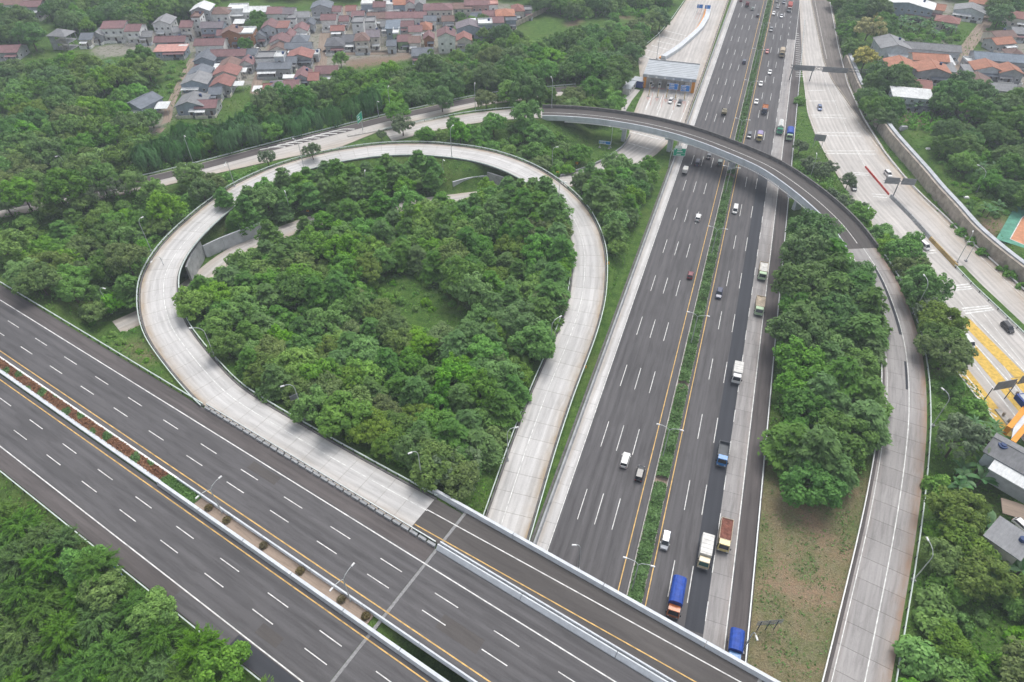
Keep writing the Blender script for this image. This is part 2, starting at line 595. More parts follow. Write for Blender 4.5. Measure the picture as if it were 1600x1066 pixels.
def sweep(name, Q, prof, mat, parent=None, **kw):
    """closed profile [(right, up)...] swept along Q"""
    N = normals(Q)
    n, m_ = len(Q), len(prof)
    verts = []
    for i in range(n):
        for (r, u) in prof:
            verts.append((Q[i, 0] + N[i, 0] * r, Q[i, 1] + N[i, 1] * r, Q[i, 2] + u))
    faces = []
    for i in range(n - 1):
        for k in range(m_):
            a, b = i * m_ + k, i * m_ + (k + 1) % m_
            faces.append((a, b, b + m_, a + m_))
    faces.append(tuple(reversed(range(m_))))
    faces.append(tuple((n - 1) * m_ + k for k in range(m_)))
    me = bpy.data.meshes.new(name)
    me.from_pydata(verts, [], faces)
    me.materials.append(mat)
    me.update()
    o = bpy.data.objects.new(name, me)
    link(o, parent)
    return tag(o, **kw)


LINES = {}


def marking_group(name, label):
    e = empty(name, kind='structure')
    if label: e['label'] = label
    return e


def solid_line(Q, off, w, mat, parent, dz=0.02, name='solid_line'):
    return strip(name, offset(Q, off - w / 2, dz), offset(Q, off + w / 2, dz), mat, parent)


def dashes(Q, off, w, dash, period, phase, mat, parent, dz=0.02, limit=300, name='lane_dash'):
    L = arclen(Q)[-1]
    s = phase
    while s < L - 0.5:
        if s + dash > 0.5:
            c = cut(offset(Q, off), max(0, s), min(L, s + dash))
            if len(c) > 1:
                strip(name, offset(c, -w / 2, dz), offset(c, w / 2, dz), mat, parent)
        s += period


POST = box_mesh('post', 0.16, 0.16, 0.85, M['post'])
POST_LIGHT = box_mesh('post', 0.14, 0.14, 0.85, M['steel'])


def guardrail(Q, off, label, mat=None, step=4.0, posts='dark', h=0.75, group=None):
    R = offset(Q, off)
    root = empty('guardrail', tuple(R[len(R) // 2]), label=label, cat='guardrail', group=group)
    org = R[len(R) // 2].copy()
    R = R - org
    sweep('rail', R, [(-0.10, h - 0.36), (0.0, h - 0.28), (-0.10, h - 0.18), (0.0, h - 0.08), (-0.10, h), (0.10, h), (0.10, h - 0.36)], mat or M['rail_green'], root)
    L = arclen(R)[-1]
    s_ = arclen(R)
    k = 0
    for s in np.arange(1.0, L, step):
        p = [np.interp(s, s_, R[:, j]) for j in range(3)]
        i = min(len(R) - 1, int(np.searchsorted(s_, s)))
        nn = normals(R)[i]
        inst('post', POST if posts == 'dark' else POST_LIGHT, root, (p[0] + nn[0] * 0.18, p[1] + nn[1] * 0.18, p[2] - 0.15), math.atan2(nn[1], nn[0]))
        k += 1
        if k > 290: break
    return root


JERSEY = [(-0.30, 0), (-0.28, 0.12), (-0.11, 0.35), (-0.08, 0.9), (0.08, 0.9), (0.11, 0.35), (0.28, 0.12), (0.30, 0)]


def panelled_wall(name, Q, off, prof, mat, label, cat, seg=10.0, gap=0.06, part='wall_panel', group=None):
    R = offset(Q, off)
    org = R[len(R) // 2].copy()
    root = empty(name, tuple(org), label=label, cat=cat, group=group)
    R = R - org
    L = arclen(R)[-1]
    n = max(1, min(290, int(round(L / seg))))
    sg = L / n
    for k in range(n):
        c = cut(R, k * sg + gap / 2, (k + 1) * sg - gap / 2)
        sweep(part, c, prof, mat, root)
    return root


def slab_road(name, A, B, mat, label, seg=5.0, nx=4, edge=None, thick=0.35, gap=0.05, halves=False):
    root = empty(name, kind='structure', label=label)
    s = arclen((A + B) / 2)
    L = s[-1]
    n = int(round(L / seg)); sg = L / n
    def cut2(Q, a, b):
        t = np.r_[a, s[(s > a + 1e-6) & (s < b - 1e-6)], b]
        return np.stack([np.interp(t, s, Q[:, k]) for k in range(3)], 1)
    for k in range(n):
        a, b = cut2(A, k * sg + gap / 2, (k + 1) * sg - gap / 2), cut2(B, k * sg + gap / 2, (k + 1) * sg - gap / 2)
        strip('slab', a, b, mat, root, nx=nx, edge=edge, thick=thick, v0=k * sg)
    return root


# ------------------------------------------------------------------ alignments
HW = np.array([hw(u, 0) for u in np.arange(-20, 760, 10)])                 # motorway axis, straight
VIA = np.array([vi(t, 0) for t in np.arange(-330, 260, 10)])               # viaduct axis

# loop ramp, outer edge from the viaduct round to the motorway level
_lo = [(644, 828, 8), (560, 781, 8), (480, 735, 8), (400, 687, 8), (352, 658, 8), (318, 634, 8), (277, 589, 7.9), (252, 556, 7.8), (235, 533, 7.7),
       (225, 511, 7.6), (219, 479, 7.5), (220, 442, 7.4), (230, 417, 7.2), (252, 384, 7.1), (287, 349, 7.0), (330, 314, 6.9),
       (362, 291, 6.8), (417, 265.5, 6.7), (465, 249.5, 6.6), (520, 236.5, 6.5), (575, 228, 6.5), (613, 225, 6.5), (666, 224.3, 6.5), (730, 230, 6.5), (773, 238, 6.5),
       (815, 252, 6.4), (847, 267, 6.3), (875, 286, 6.1), (900, 307, 5.9), (920, 330, 5.6), (937.5, 365, 5.1), (945.5, 400, 4.6),
       (945, 433, 4.1), (943, 466, 3.6), (935, 499.5, 3.1), (925, 532, 2.6), (908, 576, 1.9), (892, 617, 1.4), (875, 667, 0.9),
       (860, 713, 0.5), (840, 782, 0.1), (823, 840, 0.0), (790, 950, 0.0)]
LOOP_OUT = resample([at(*p) for p in _lo], 2.5, 5)
_sl = arclen(LOOP_OUT) / arclen(LOOP_OUT)[-1]
LOOP_W = np.interp(_sl, [0, 0.1, 0.22, 1], [7.8, 8.2, 9.2, 9.2])
LOOP_IN = offset(LOOP_OUT, LOOP_W)
LOOP_C = (LOOP_OUT + LOOP_IN) / 2

# flyover ramp: far edge, from the road in the west over the motorway and down to the south-east
_fo = [(600, 205, 5.0), (652, 192.5, 5.4), (709, 181, 6.2), (745, 175.5, 6.8), (802, 170, 7.6), (850, 168, 8), (900, 170, 8.2), (940, 173.5, 8.3),
       (987, 180, 8.4), (1025, 187, 8.4), (1072, 198.5, 8.4), (1112, 211, 8.4), (1155, 227.5, 8.3), (1195, 244, 8.2), (1221, 256, 8.1), (1259, 281, 7.9),
       (1296, 309, 7.5), (1334, 343, 7.0), (1352, 364, 6.6), (1372, 392, 6.1), (1395, 424, 5.5), (1412, 459, 4.9), (1432, 512, 4.0), (1442, 555, 3.2),
       (1447.5, 600, 2.5), (1449, 667, 1.6), (1443, 742, 0.9), (1434, 817, 0.4), (1422.7, 891, 0.1), (1409.6, 966, 0), (1392.7, 1064, 0), (1372, 1180, 0)]
FLY_OUT = resample([at(*p) for p in _fo], 2.5, 5)
FLY_OUT = FLY_OUT[::1]
_sf = arclen(FLY_OUT)
FLY_W = np.full(len(FLY_OUT), 9.4)
FLY_IN = offset(FLY_OUT, FLY_W)
FLY_C = (FLY_OUT + FLY_IN) / 2

# western road A (z = 5) far edge
ZA = 5.0
_ra = [(-60, 330), (0, 318), (47, 309), (110, 297), (180, 285), (234.6, 275), (315, 254.8), (417, 227.5), (560, 192), (610, 179), (657, 170), (710, 157.5), (760, 148), (830, 140), (900, 134)]
RA_OUT = resample([at(x, y, ZA) for x, y in _ra], 4, 3)
RA_W = np.interp(arclen(RA_OUT) / arclen(RA_OUT)[-1], [0, 0.3, 0.42, 0.52, 0.62, 1], [10, 10, 13, 16, 10, 9])
RA_IN = offset(RA_OUT, RA_W)

# toll road in the north-west: left and right edges, then the low road that dives under the loop
_tl = [(1130, -110), (1100, -45), (1072, 0), (1050, 32), (1030, 55), (1012, 70), (996, 82), (1000, 120), (1007, 140), (997, 160), (985, 190), (983, 210), (972, 230), (944, 250), (913, 263), (872, 276)]
_tr = [(1200, -110), (1166, -45), (1139, 0), (1122, 50), (1105, 100), (1090, 142), (1080, 168), (1074, 188), (1068, 204), (1058, 214), (1045, 222), (1027, 240), (985, 268), (950, 283), (915, 290), (880, 292)]
_lw = [(873, 285), (840, 291), (800, 299), (760, 306), (700, 313), (600, 326), (500, 341), (430, 367), (385, 384), (345, 408), (310, 440), (270, 470), (230, 492),(190, 508), (183, 512)]
LOW = resample([at(x, y, 0) for x, y in _lw], 3, 4)

# eastern toll road
_el = [(1243, -60), (1249, 0), (1254, 117), (1257.5, 142), (1261, 175), (1272, 207), (1290, 242), (1315, 285), (1340, 330), (1385, 400), (1430, 475), (1477, 545), (1500, 576), (1532, 612), (1575, 662), (1640, 735), (1720, 830)]
_er = [(1290, -60), (1296, 0), (1310, 75), (1325, 135), (1350, 187.5), (1382, 240), (1414, 279), (1441, 307.6), (1475, 338), (1509, 373.5), (1559.6, 417), (1600, 455), (1680, 530), (1800, 640), (1930, 760)]
_em = [(1260, -60), (1267, 0), (1277.5, 50), (1287.5, 97.5), (1300, 125), (1325, 160), (1372.5, 227.5)]


def pair(L_, R_, n=160, sm=3):
    A = resample([at(x, y, 0) for x, y in L_], 2, sm); B = resample([at(x, y, 0) for x, y in R_], 2, sm)
    # pair by along-fraction of length
    def rs(Q):
        s = arclen(Q); t = np.linspace(0, s[-1], n)
        return np.stack([np.interp(t, s, Q[:, k]) for k in range(3)], 1)
    return rs(A), rs(B)


E_L, E_R = pair(_el, _er)
T_L, T_R = pair(_tl, _tr, 120, 1)
E_RIGHT = resample([at(x, y) for x, y in _er], 3, 3)
E_LEFT = resample([at(x, y) for x, y in _el], 3, 3)
T_LEFT = resample([at(x, y) for x, y in _tl], 3, 1)
_wall_top = [(1322, 85), (1340, 130), (1360, 165), (1395, 212), (1420, 240), (1445, 268), (1466, 294), (1495, 324.5), (1520, 355), (1563, 392), (1596, 417), (1680, 480), (1800, 575)]
ZE = 4.0
WALL_E = resample([at(x, y, ZE) for x, y in _wall_top], 3, 2)

# ------------------------------------------------------------------ terrain heights
def seg_dist(X, Y, Q):
    """distance of points to polyline and height there"""
    best = np.full(X.shape, 1e9); zz = np.zeros(X.shape)
    for i in range(0, len(Q) - 1):
        ax, ay, az = Q[i]; bx, by, bz = Q[i + 1]
        dx, dy = bx - ax, by - ay
        L2 = dx * dx + dy * dy + 1e-9
        t = np.clip(((X - ax) * dx + (Y - ay) * dy) / L2, 0, 1)
        d = np.hypot(X - ax - t * dx, Y - ay - t * dy)
        k = d < best
        best = np.where(k, d, best); zz = np.where(k, az + t * (bz - az), zz)
    return best, zz


def thin(Q, step):
    s = arclen(Q); t = np.linspace(0, s[-1], max(2, int(s[-1] / step) + 1))
    return np.stack([np.interp(t, s, Q[:, k]) for k in range(3)], 1)


_flyw = FLY_C[:int(np.argmin(np.abs(FLY_OUT[:, 0] - at(846, 168, 8)[0])))]
_fi = int(np.argmin(np.hypot(FLY_OUT[:, 0] - at(1352, 364, 6.6)[0], FLY_OUT[:, 1] - at(1352, 364, 6.6)[1])))
_flye = FLY_C[_fi:]
SLOPES = [   # (centre line, half width)  ground is held at these roads' level
    (thin(LOOP_C, 6), 5.8, 'both'), (thin(_flyw, 6), 5.6, 'both'), (thin(_flye, 6), 5.4, 'both'),
    (thin((RA_OUT + RA_IN) / 2, 10), 8.0, 'both'),
    (np.array([vi(-330, 24.5), vi(-57, 24.5)]), 11.5, 'both'), (np.array([vi(-330, 39.5), vi(-57, 39.5)]), 11.5, 'both'),
    (np.array([vi(-110, 50), vi(-55, 50)]), 6.0, 'both')]
CUTS = [(HW[[0, -1]], 24.5), (thin(LOW, 8), 5.5), (thin((T_L + T_R) / 2, 12), 15.0), (thin((E_L + E_R) / 2, 12), 17.0)]


def in_poly(X, Y, poly):
    c = np.zeros(X.shape, bool)
    n = len(poly)
    for i in range(n):
        x1, y1 = poly[i][:2]; x2, y2 = poly[(i + 1) % n][:2]
        if y1 == y2: continue
        k = ((y1 > Y) != (y2 > Y)) & (X < (x2 - x1) * (Y - y1) / (y2 - y1) + x1)
        c ^= k
    return c


_pl = offset(WALL_E, -1.2)      # plateau edge lies just behind the wall (wall runs towards the viewer, plateau on its left hand)
PLATEAU = [tuple(p) for p in _pl] + [(900, -100, 0), (900, 900, 0), (at(1322, 85, ZE)[0] - 5, 900, 0)]


def height(X, Y):
    X = np.asarray(X, float); Y = np.asarray(Y, float)
    base = np.where(in_poly(X, Y, PLATEAU), ZE, 0.0)
    lo = np.full(X.shape, -50.0)
    for Q, hwid, _ in SLOPES:
        d, z = seg_dist(X, Y, Q)
        lo = np.maximum(lo, z - 0.22 - np.maximum(0, d - hwid) * 0.45)
    z = np.maximum(base, lo)
    for Q, hwid in CUTS:
        d, zz = seg_dist(X, Y, Q)
        z = np.minimum(z, zz - 0.15 + np.maximum(0, d - hwid) * 0.95)
    # ramps must never be buried
    for Q, hwid, _ in SLOPES[:3]:
        d, zz = seg_dist(X, Y, Q)
        z = np.minimum(z, zz - 0.18 + np.maximum(0, d - hwid) * 0.95)
    return z


def gz(x, y):
    return float(height(np.array([x]), np.array([y]))[0])


def ground_at(px, py):
    z = 0.0
    for _ in range(8):
        p = at(px, py, z); z = gz(p[0], p[1])
    return at(px, py, z)


def ppoly(pts, z=0.0):
    return [at(x, y, z) for x, y in pts]


xs = np.r_[-4500, -2500, -1400, -900, -650, -480, np.arange(-400, 401, 1.8), 480, 650, 900, 1400, 2500, 4500]
ys = np.r_[-1500, -600, -200, -60, 0, 20, np.arange(30, 500, 1.8), 530, 580, 660, 800, 1100, 1700, 3000, 6000]
GX, GY = np.meshgrid(xs, ys)
GZ = height(GX, GY)
_far = np.hypot(GX, GY) < 620
_rough = (np.sin(GX * 0.21 + 1.3 * np.sin(GY * 0.13)) * np.cos(GY * 0.17 + GX * 0.05)) * 0.12
_onslope = np.ones(GX.shape)
for Q, hwid, _ in SLOPES:
    d, z = seg_dist(GX, GY, Q); _onslope *= np.clip((d - hwid - 0.5) / 4, 0, 1)
for Q, hwid in CUTS:
    d, z = seg_dist(GX, GY, Q); _onslope *= np.clip((d - hwid - 0.5) / 4, 0, 1)
GZ = GZ + _rough * _onslope * _far

DRY = ppoly([(1196, 655), (1215, 735), (1255, 770), (1310, 765), (1360, 715), (1385, 700), (1362, 790), (1343, 860), (1322, 950), (1290, 1120), (1120, 1120), (1158, 1010), (1180, 800)])
VILLAGE = [ppoly(p) for p in [
    [(296, 60), (330, 30), (470, 20), (560, 10), (680, 5), (800, 5), (800, 40), (700, 85), (640, 92), (500, 108), (440, 118), (400, 135), (300, 135), (300, 95)],
    [(140, 75), (240, 60), (300, 60), (300, 80), (240, 85), (150, 90)], [(410, 135), (520, 110), (520, 122), (470, 140), (400, 145)], [(200, 165), (250, 158), (275, 170), (262, 195), (240, 210), (228, 180)]]]
VILLAGE_E = [ppoly(p, ZE) for p in [
    [(1380, 75), (1480, 62), (1500, 90), (1610, 60), (1640, 150), (1560, 160), (1480, 150), (1400, 175), (1400, 120)], [(1380, 0), (1490, 0), (1500, 35), (1380, 20)]]]
BROWN = [ppoly(p, 0) for p in [[(536, 96), (560, 93), (640, 84), (650, 88), (600, 100), (545, 108)], [(883, 36), (905, 31), (902, 41), (886, 44)], [(890, 28), (915, 31), (910, 36), (888, 34)], [(960, 20), (985, 20), (990, 30), (965, 30)]]] + \
    [ppoly(p, ZE) for p in [[(1385, 178), (1420, 176), (1490, 195), (1490, 205), (1440, 200), (1400, 190)], [(1500, 348), (1560, 332), (1580, 350), (1555, 375), (1520, 370)], [(1500, 780), (1540, 760), (1560, 790), (1530, 800)]]] + \
    [ppoly(p, 6) for p in [[(195, 540), (225, 543), (252, 570), (232, 576), (205, 556)], [(338, 352), (355, 340), (375, 362), (350, 372)]]]


def soft_mask(polys, k=0.0):
    m = np.zeros(GX.shape)
    jx = 1.6 * np.sin(GX * 0.9 + GY * 0.35) + 1.1 * np.sin(GY * 1.7)
    jy = 1.6 * np.cos(GY * 0.8 - GX * 0.45) + 1.1 * np.sin(GX * 1.3 + 2)
    for p in polys:
        m = np.maximum(m, in_poly(GX + jx, GY + jy, p).astype(float))
    for _ in range(2):
        z = m.copy()
        z[1:-1, 1:-1] = (m[1:-1, 1:-1] * 2 + m[:-2, 1:-1] + m[2:, 1:-1] + m[1:-1, :-2] + m[1:-1, 2:]) / 6
        m = z
    return m


ny, nx_ = GX.shape
gm = bpy.data.meshes.new('ground')
_vv = np.stack([GX, GY, GZ], -1).reshape(-1, 3)
_i = (np.arange(ny - 1)[:, None] * nx_ + np.arange(nx_ - 1)[None, :]).ravel()
_ff = np.stack([_i, _i + 1, _i + nx_ + 1, _i + nx_], 1)
gm.vertices.add(len(_vv)); gm.vertices.foreach_set('co', _vv.ravel())
gm.loops.add(_ff.size); gm.loops.foreach_set('vertex_index', _ff.ravel())
gm.polygons.add(len(_ff)); gm.polygons.foreach_set('loop_start', np.arange(0, _ff.size, 4)); gm.polygons.foreach_set('loop_total', np.full(len(_ff), 4))
gm.polygons.foreach_set('use_smooth', np.ones(len(_ff), bool))
gm.update(calc_edges=True)
for nm, mk in (('dry', soft_mask([DRY])), ('paved', soft_mask(VILLAGE + VILLAGE_E)), ('soil', soft_mask(BROWN))):
    a_ = gm.attributes.new(nm, 'FLOAT', 'POINT'); a_.data.foreach_set('value', mk.ravel())


def ground_material():
    m, nt, bs = nodes('rough_grass')
    pos = geo_pos(nt)
    n1 = noise(nt, pos, 0.045, 4, 0.6); n2 = noise(nt, pos, 0.45, 5, 0.65); n3 = noise(nt, pos, 3.0, 4, 0.7)
    g = mix(nt, ramp(nt, n2, [(0.3, 0.0), (0.7, 1.0)]), (0.048, 0.115, 0.024), (0.130, 0.225, 0.050))
    g = mix(nt, ramp(nt, n1, [(0.50, 0.0), (0.72, 0.5)]), g, (0.160, 0.185, 0.060))
    def att(n):
        a = nt.nodes.new('ShaderNodeAttribute'); a.attribute_name = n
        return a.outputs['Fac']
    d1 = noise(nt, pos, 0.09, 5, 0.65, 0.6)
    d2 = noise(nt, pos, 0.7, 4, 0.65)
    dry = mix(nt, ramp(nt, d1, [(0.42, 0.0), (0.66, 1.0)]), (0.175, 0.185, 0.085), (0.33, 0.225, 0.15))
    dry = mix(nt, ramp(nt, d2, [(0.42, 0.0), (0.66, 0.6)]), dry, (0.27, 0.24, 0.155))
    g = mix(nt, att('dry'), g, dry)
    pv = mix(nt, ramp(nt, n2, [(0.36, 0.0), (0.48, 1.0)]), (0.15, 0.17, 0.09), (0.34, 0.315, 0.285))
    g = mix(nt, mth(nt, 'MULTIPLY', att('paved'), 0.9), g, pv)
    g = mix(nt, mth(nt, 'MULTIPLY', att('soil'), ramp(nt, d2, [(0.3, 0.6), (0.6, 1.0)])), g, (0.27, 0.19, 0.14))
    g = mix(nt, 1.0, g, ramp(nt, n3, [(0.28, 0.55), (0.72, 1.25)]), 'MULTIPLY')
    nt.links.new(g, bs.inputs['Base Color'])
    bs.inputs['Roughness'].default_value = 0.95
    bs.inputs['Specular IOR Level'].default_value = 0.1
    bump(nt, bs, n3, 0.9, 0.4)
    return m


gm.materials.append(ground_material())
go = bpy.data.objects.new('ground', gm)
link(go)
tag(go, 'rough green grass slopes with bare brown patches between the roads', kind='structure')

# ------------------------------------------------------------------ motorway
def hwstrip(name, v0, v1, mat, z=0.0, nx=1, u0=-20, u1=750, edge=None, **kw):
    us = np.linspace(u0, u1, int((u1 - u0) / 8) + 2)
    A = np.array([hw(u, v0, z) for u in us]); B = np.array([hw(u, v1, z) for u in us])
    return strip(name, A, B, mat, nx=nx, edge=edge, u0=v0, **kw)


def hwslabs(name, v0, v1, mat, label, u0, u1, z=0.02, seg=5.0, **kw):
    us = np.arange(u0, u1 + 0.1, 5.0)
    return slab_road(name, np.array([hw(u, v0, z) for u in us]), np.array([hw(u, v1, z) for u in us]), mat, label, seg=seg, nx=2, thick=0.2, **kw)


hwstrip('motorway_carriageway', -16.8, 0.32, M['asphalt'], 0.0, kind='structure', label='dark grey asphalt carriageway of the straight motorway, heading away')
hwstrip('motorway_carriageway', 3.45, 19.35, M['asphalt'], 0.0, kind='structure', label='dark grey asphalt carriageway of the straight motorway, with the trucks')
hwstrip('median_ground', 0.30, 3.47, M['dirt_road'], -0.03, kind='structure', label='bare soil under the hedge of the motorway median')
hwstrip('hard_shoulder', 19.30, 23.2, M['asphalt_brown'], -0.01, kind='structure', label='brownish asphalt hard shoulder beside the grass field')
hwstrip('resurfaced_lane', 11.7, 15.15, M['asphalt_new'], 0.008, u0=62, u1=257, kind='structure', label='freshly resurfaced blue-black lane under the trucks')
hwslabs('concrete_shoulder', -19.15, -16.8, M['slab'], 'pale concrete shoulder along the barrier of the motorway', -20, 480, edge=[0.5, 0, 0])
hwslabs('concrete_lane', 15.15, 19.15, M['slab_old'], 'pale worn concrete lane at the edge of the motorway', -20, 397, edge=[0, 0, 0.2])
mk = marking_group('motorway_markings', 'white and yellow lane lines of the motorway')
for v, mt in ((-1.35, 'yellow_line'), (4.15, 'yellow_line'), (19.05, 'white_line'), (-16.65, 'white_line')):
    solid_line(HW, v, 0.2, M[mt], mk, 0.032)
for v in (-12.85, -9.2, -5.5):
    dashes(HW, v, 0.16, 8.0, 20.3, 20 + 118.2 - 20.3 * 6, M['white_line'], mk, 0.022)
for v in (7.85, 11.5):
    dashes(HW, v, 0.16, 8.0, 20.3, 20 + 107.6 - 20.3 * 6, M['white_line'], mk, 0.024)
dashes(HW, 15.2, 0.16, 4.0, 10.2, 3, M['white_line'], mk, 0.034)

panelled_wall('barrier_wall', HW[2:], -19.5, [(-0.45, 0), (-0.32, 0.25), (-0.2, 1.0), (0.2, 1.0), (0.32, 0.25), (0.45, 0)], M['wall_conc'],
              'low concrete barrier between the motorway and the loop ramp', 'wall', seg=12.0, group=None)
sweep('kerb', HW, [(0.30, 0), (0.30, 0.22), (0.55, 0.22), (0.55, 0)], M['kerb'], label='pale kerb of the hedged motorway median', cat='kerb')
sweep('kerb', HW, [(3.28, 0), (3.28, 0.10), (3.42, 0.10), (3.42, 0)], M['kerb'], label='thin kerb beyond the median hedge', cat='kerb')
guardrail(HW[3:46], 22.75, 'steel guardrail between the motorway shoulder and the brown field', M['steel'], step=4.0)
# ditch between loop ramp and barrier
hwstrip('drain_channel', -20.6, -20.05, M['dark_parapet'], -0.05, u0=20, u1=260, kind='structure', label='dark drain behind the motorway barrier')

# ------------------------------------------------------------------ viaduct
def vstrip(name, s0, s1, t0, t1, mat, z=ZV, thick=0.0, nx=1, parent=None, **kw):
    ts = np.linspace(t0, t1, max(2, int((t1 - t0) / 8) + 1))
    A = np.array([vi(t, s1, z) for t in ts]); B = np.array([vi(t, s0, z) for t in ts])
    return strip(name, A, B, mat, parent, nx=nx, thick=thick, u0=-s1, **kw)


TJ = -47.2      # expansion joint
vstrip('viaduct_road', 32.45, 48.3, -330, TJ - 0.35, M['asphalt'], kind='structure', label='wide dark carriageway on the embankment beside the loop ramp')
vstrip('viaduct_road', 14.35, 29.3, -330, TJ - 0.35, M['asphalt'], kind='structure', label='dark carriageway on the embankment beside the feathery wood')
vstrip('viaduct_deck', 32.45, 48.1, TJ + 0.35, 250, M['asphalt'], thick=1.7, kind='structure', label='main deck of the viaduct crossing the motorway')
vstrip('viaduct_deck', 14.35, 29.3, TJ + 0.35, 250, M['asphalt'], thick=1.7, kind='structure', label='deck of the viaduct nearest the feathery wood')
vstrip('viaduct_deck', 49.3, 57.75, TJ + 0.35, 250, M['asphalt_deck'], thick=1.7, kind='structure', label='narrow ramp deck of the viaduct over the motorway')
vstrip('ramp_apron', 49.2, 57.0, -54.2, TJ - 0.35, M['asphalt_deck'], z=ZV + 0.01, kind='structure', label='short asphalt apron where the concrete ramp meets the viaduct')
for (s0, s1) in ((14.35, 48.1), (49.3, 57.7)):
    vstrip('expansion_joint', s0, s1 if s1 < 50 else s1, TJ - 0.30, TJ + 0.30, M['joint'], z=ZV - 0.015, thick=0.3, kind='structure',
           label='steel expansion joint across the ' + ('main viaduct' if s1 < 50 else 'viaduct ramp'))
vstrip('expansion_joint', 49.4, 57.6, 11.0, 11.6, M['joint'], z=ZV + 0.008, kind='structure', label='steel joint across the viaduct ramp beside the brown field')
vstrip('shoulder_strip', 45.0, 48.2, -330, TJ - 0.4, M['asphalt_brown'], z=ZV + 0.006, kind='structure', label='brownish shoulder along the embankment beside the loop')
vstrip('shoulder_strip', 14.4, 17.4, -330, TJ - 0.4, M['asphalt_brown'], z=ZV + 0.006, kind='structure', label='brownish shoulder along the feathery wood')
for s0, s1, t0, t1, mt, lb in ((14.5, 17.3, -66.0, -50.5, 'asphalt_new', 'dark repaved shoulder patch near the feathery wood'), (14.5, 17.3, -81.0, -66.1, 'asphalt', 'paler repaved shoulder patch near the feathery wood'),
                               (36.2, 38.9, -38.5, -30.0, 'asphalt_deck', 'long faded patch on the main viaduct deck'), (19.0, 21.0, -64.0, -59.0, 'asphalt_deck', 'small faded patch on the near carriageway'), (42.0, 44.0, -92.0, -84.0, 'asphalt_deck', 'faded patch on the far carriageway')):
    vstrip('repair_patch', s0, s1, t0, t1, M[mt], z=ZV + 0.012, kind='structure', label=lb)
vm = marking_group('viaduct_markings', 'white and yellow lane lines of the viaduct')
for s, mt in ((44.65, 'white_line'), (33.8, 'yellow_line'), (28.4, 'yellow_line'), (17.6, 'white_line')):
    solid_line(VIA, -s, 0.22, M[mt], vm, 0.022)
_vr = np.array([vi(t, 50.35 + (t + 47) * 0.025) for t in np.arange(-54, 60, 6.0)])
solid_line(_vr, 0, 0.2, M['yellow_line'], vm, 0.022)
_vw = np.array([vi(t, 53.95 + max(0, t + 60) * 0.022) for t in np.arange(-54, 60, 6.0)])
solid_line(_vw, 0, 0.2, M['white_line'], vm, 0.022)
for s in (41.1, 37.4, 25.2, 21.65):
    dashes(VIA, -s, 0.17, 5.1, 12.62, 330 - 54.9 - 12.62 * 21, M['white_line'], vm, 0.02)


def tline(s, t0, t1, step=8.0, z=ZV):
    return np.array([vi(t, s, z) for t in np.linspace(t0, t1, max(2, int((t1 - t0) / step)))])


PAR = [(-0.5, -0.9), (-0.5, 0.05), (-0.28, 1.15), (0.28, 1.15), (0.5, 0.05), (0.5, -0.9)]
PAR_S = [(-0.25, -0.4), (-0.25, 0.1), (-0.14, 0.95), (0.14, 0.95), (0.25, 0.1), (0.25, -0.4)]
panelled_wall('parapet', tline(58.1, -55.5, 250), 0, PAR, M['parapet'], 'white concrete parapet on the outer edge of the viaduct ramp', 'parapet', seg=18.9, gap=0.12, part='parapet_panel')
panelled_wall('parapet', tline(48.7, -47.3, 250), 0, [(-0.25, -0.9), (-0.25, 0.3), (-0.12, 1.1), (0.12, 1.1), (0.7, 0.25), (0.75, -0.9)], M['parapet'], 'white parapet dividing the main viaduct from its ramp', 'parapet', seg=18.9, gap=0.12, part='parapet_panel')
sweep('divider_pipe', tline(49.5, -47.3, 250), [(-0.12, 0), (-0.12, 0.8), (0.12, 0.8), (0.12, 0)], M['parapet'], label='thin white rail beside the viaduct divider', cat='parapet')
panelled_wall('parapet', tline(32.35, -101.5, 250), 0, PAR_S, M['parapet'], 'slim white parapet above the dry planter and the dark gap', 'parapet', seg=12.6, gap=0.1, part='parapet_panel')
panelled_wall('parapet', tline(29.75, -104, 250), 0, PAR, M['parapet'], 'broad white parapet on the near side of the dry planter', 'parapet', seg=12.6, gap=0.12, part='parapet_panel')
sweep('kerb', tline(32.5, -330, -101.5), [(-0.2, -0.1), (-0.2, 0.35), (0.2, 0.35), (0.2, -0.1)], M['white'], label='white kerb on the far side of the red flower planter', cat='kerb')
sweep('kerb', tline(30.0, -330, -104), [(-0.35, -0.1), (-0.35, 0.5), (0.45, 0.5), (0.45, -0.1)], M['parapet'], label='broad white kerb on the near side of the red flower planter', cat='kerb')
vstrip('planter_soil', 29.9, 32.3, -330, TJ - 1.5, M['dirt_road'], z=ZV + 0.12, kind='structure', label='pale dry soil in the planter between the white parapets')
# divider between loop ramp and the main road: rail on a low wall
panelled_wall('divider_wall', tline(48.45, -113, -47.6), 0, [(-0.3, -0.1), (-0.3, 0.55), (0.25, 0.55), (0.3, -0.1)], M['wall_conc'], 'grey divider wall with dark slots between loop ramp and main road', 'wall', seg=2.1, gap=0.35, part='wall_block')
guardrail(tline(49.0, -113, -48), 0, 'grey guardrail on the divider between loop ramp and main road', M['steel'], step=2.0, h=0.95)
guardrail(tline(48.75, -330, -114), 0, 'pale guardrail along the embankment above the western bushes', M['rail_green'], step=4.0)
guardrail(tline(14.0, -330, -50), 0, 'pale guardrail along the embankment above the feathery wood', M['rail_green'], step=4.0)
panelled_wall('parapet', tline(13.9, -46.5, 250), 0, PAR, M['parapet'], 'white parapet on the viaduct deck nearest the feathery wood', 'parapet', seg=18.9, gap=0.12, part='parapet_panel')
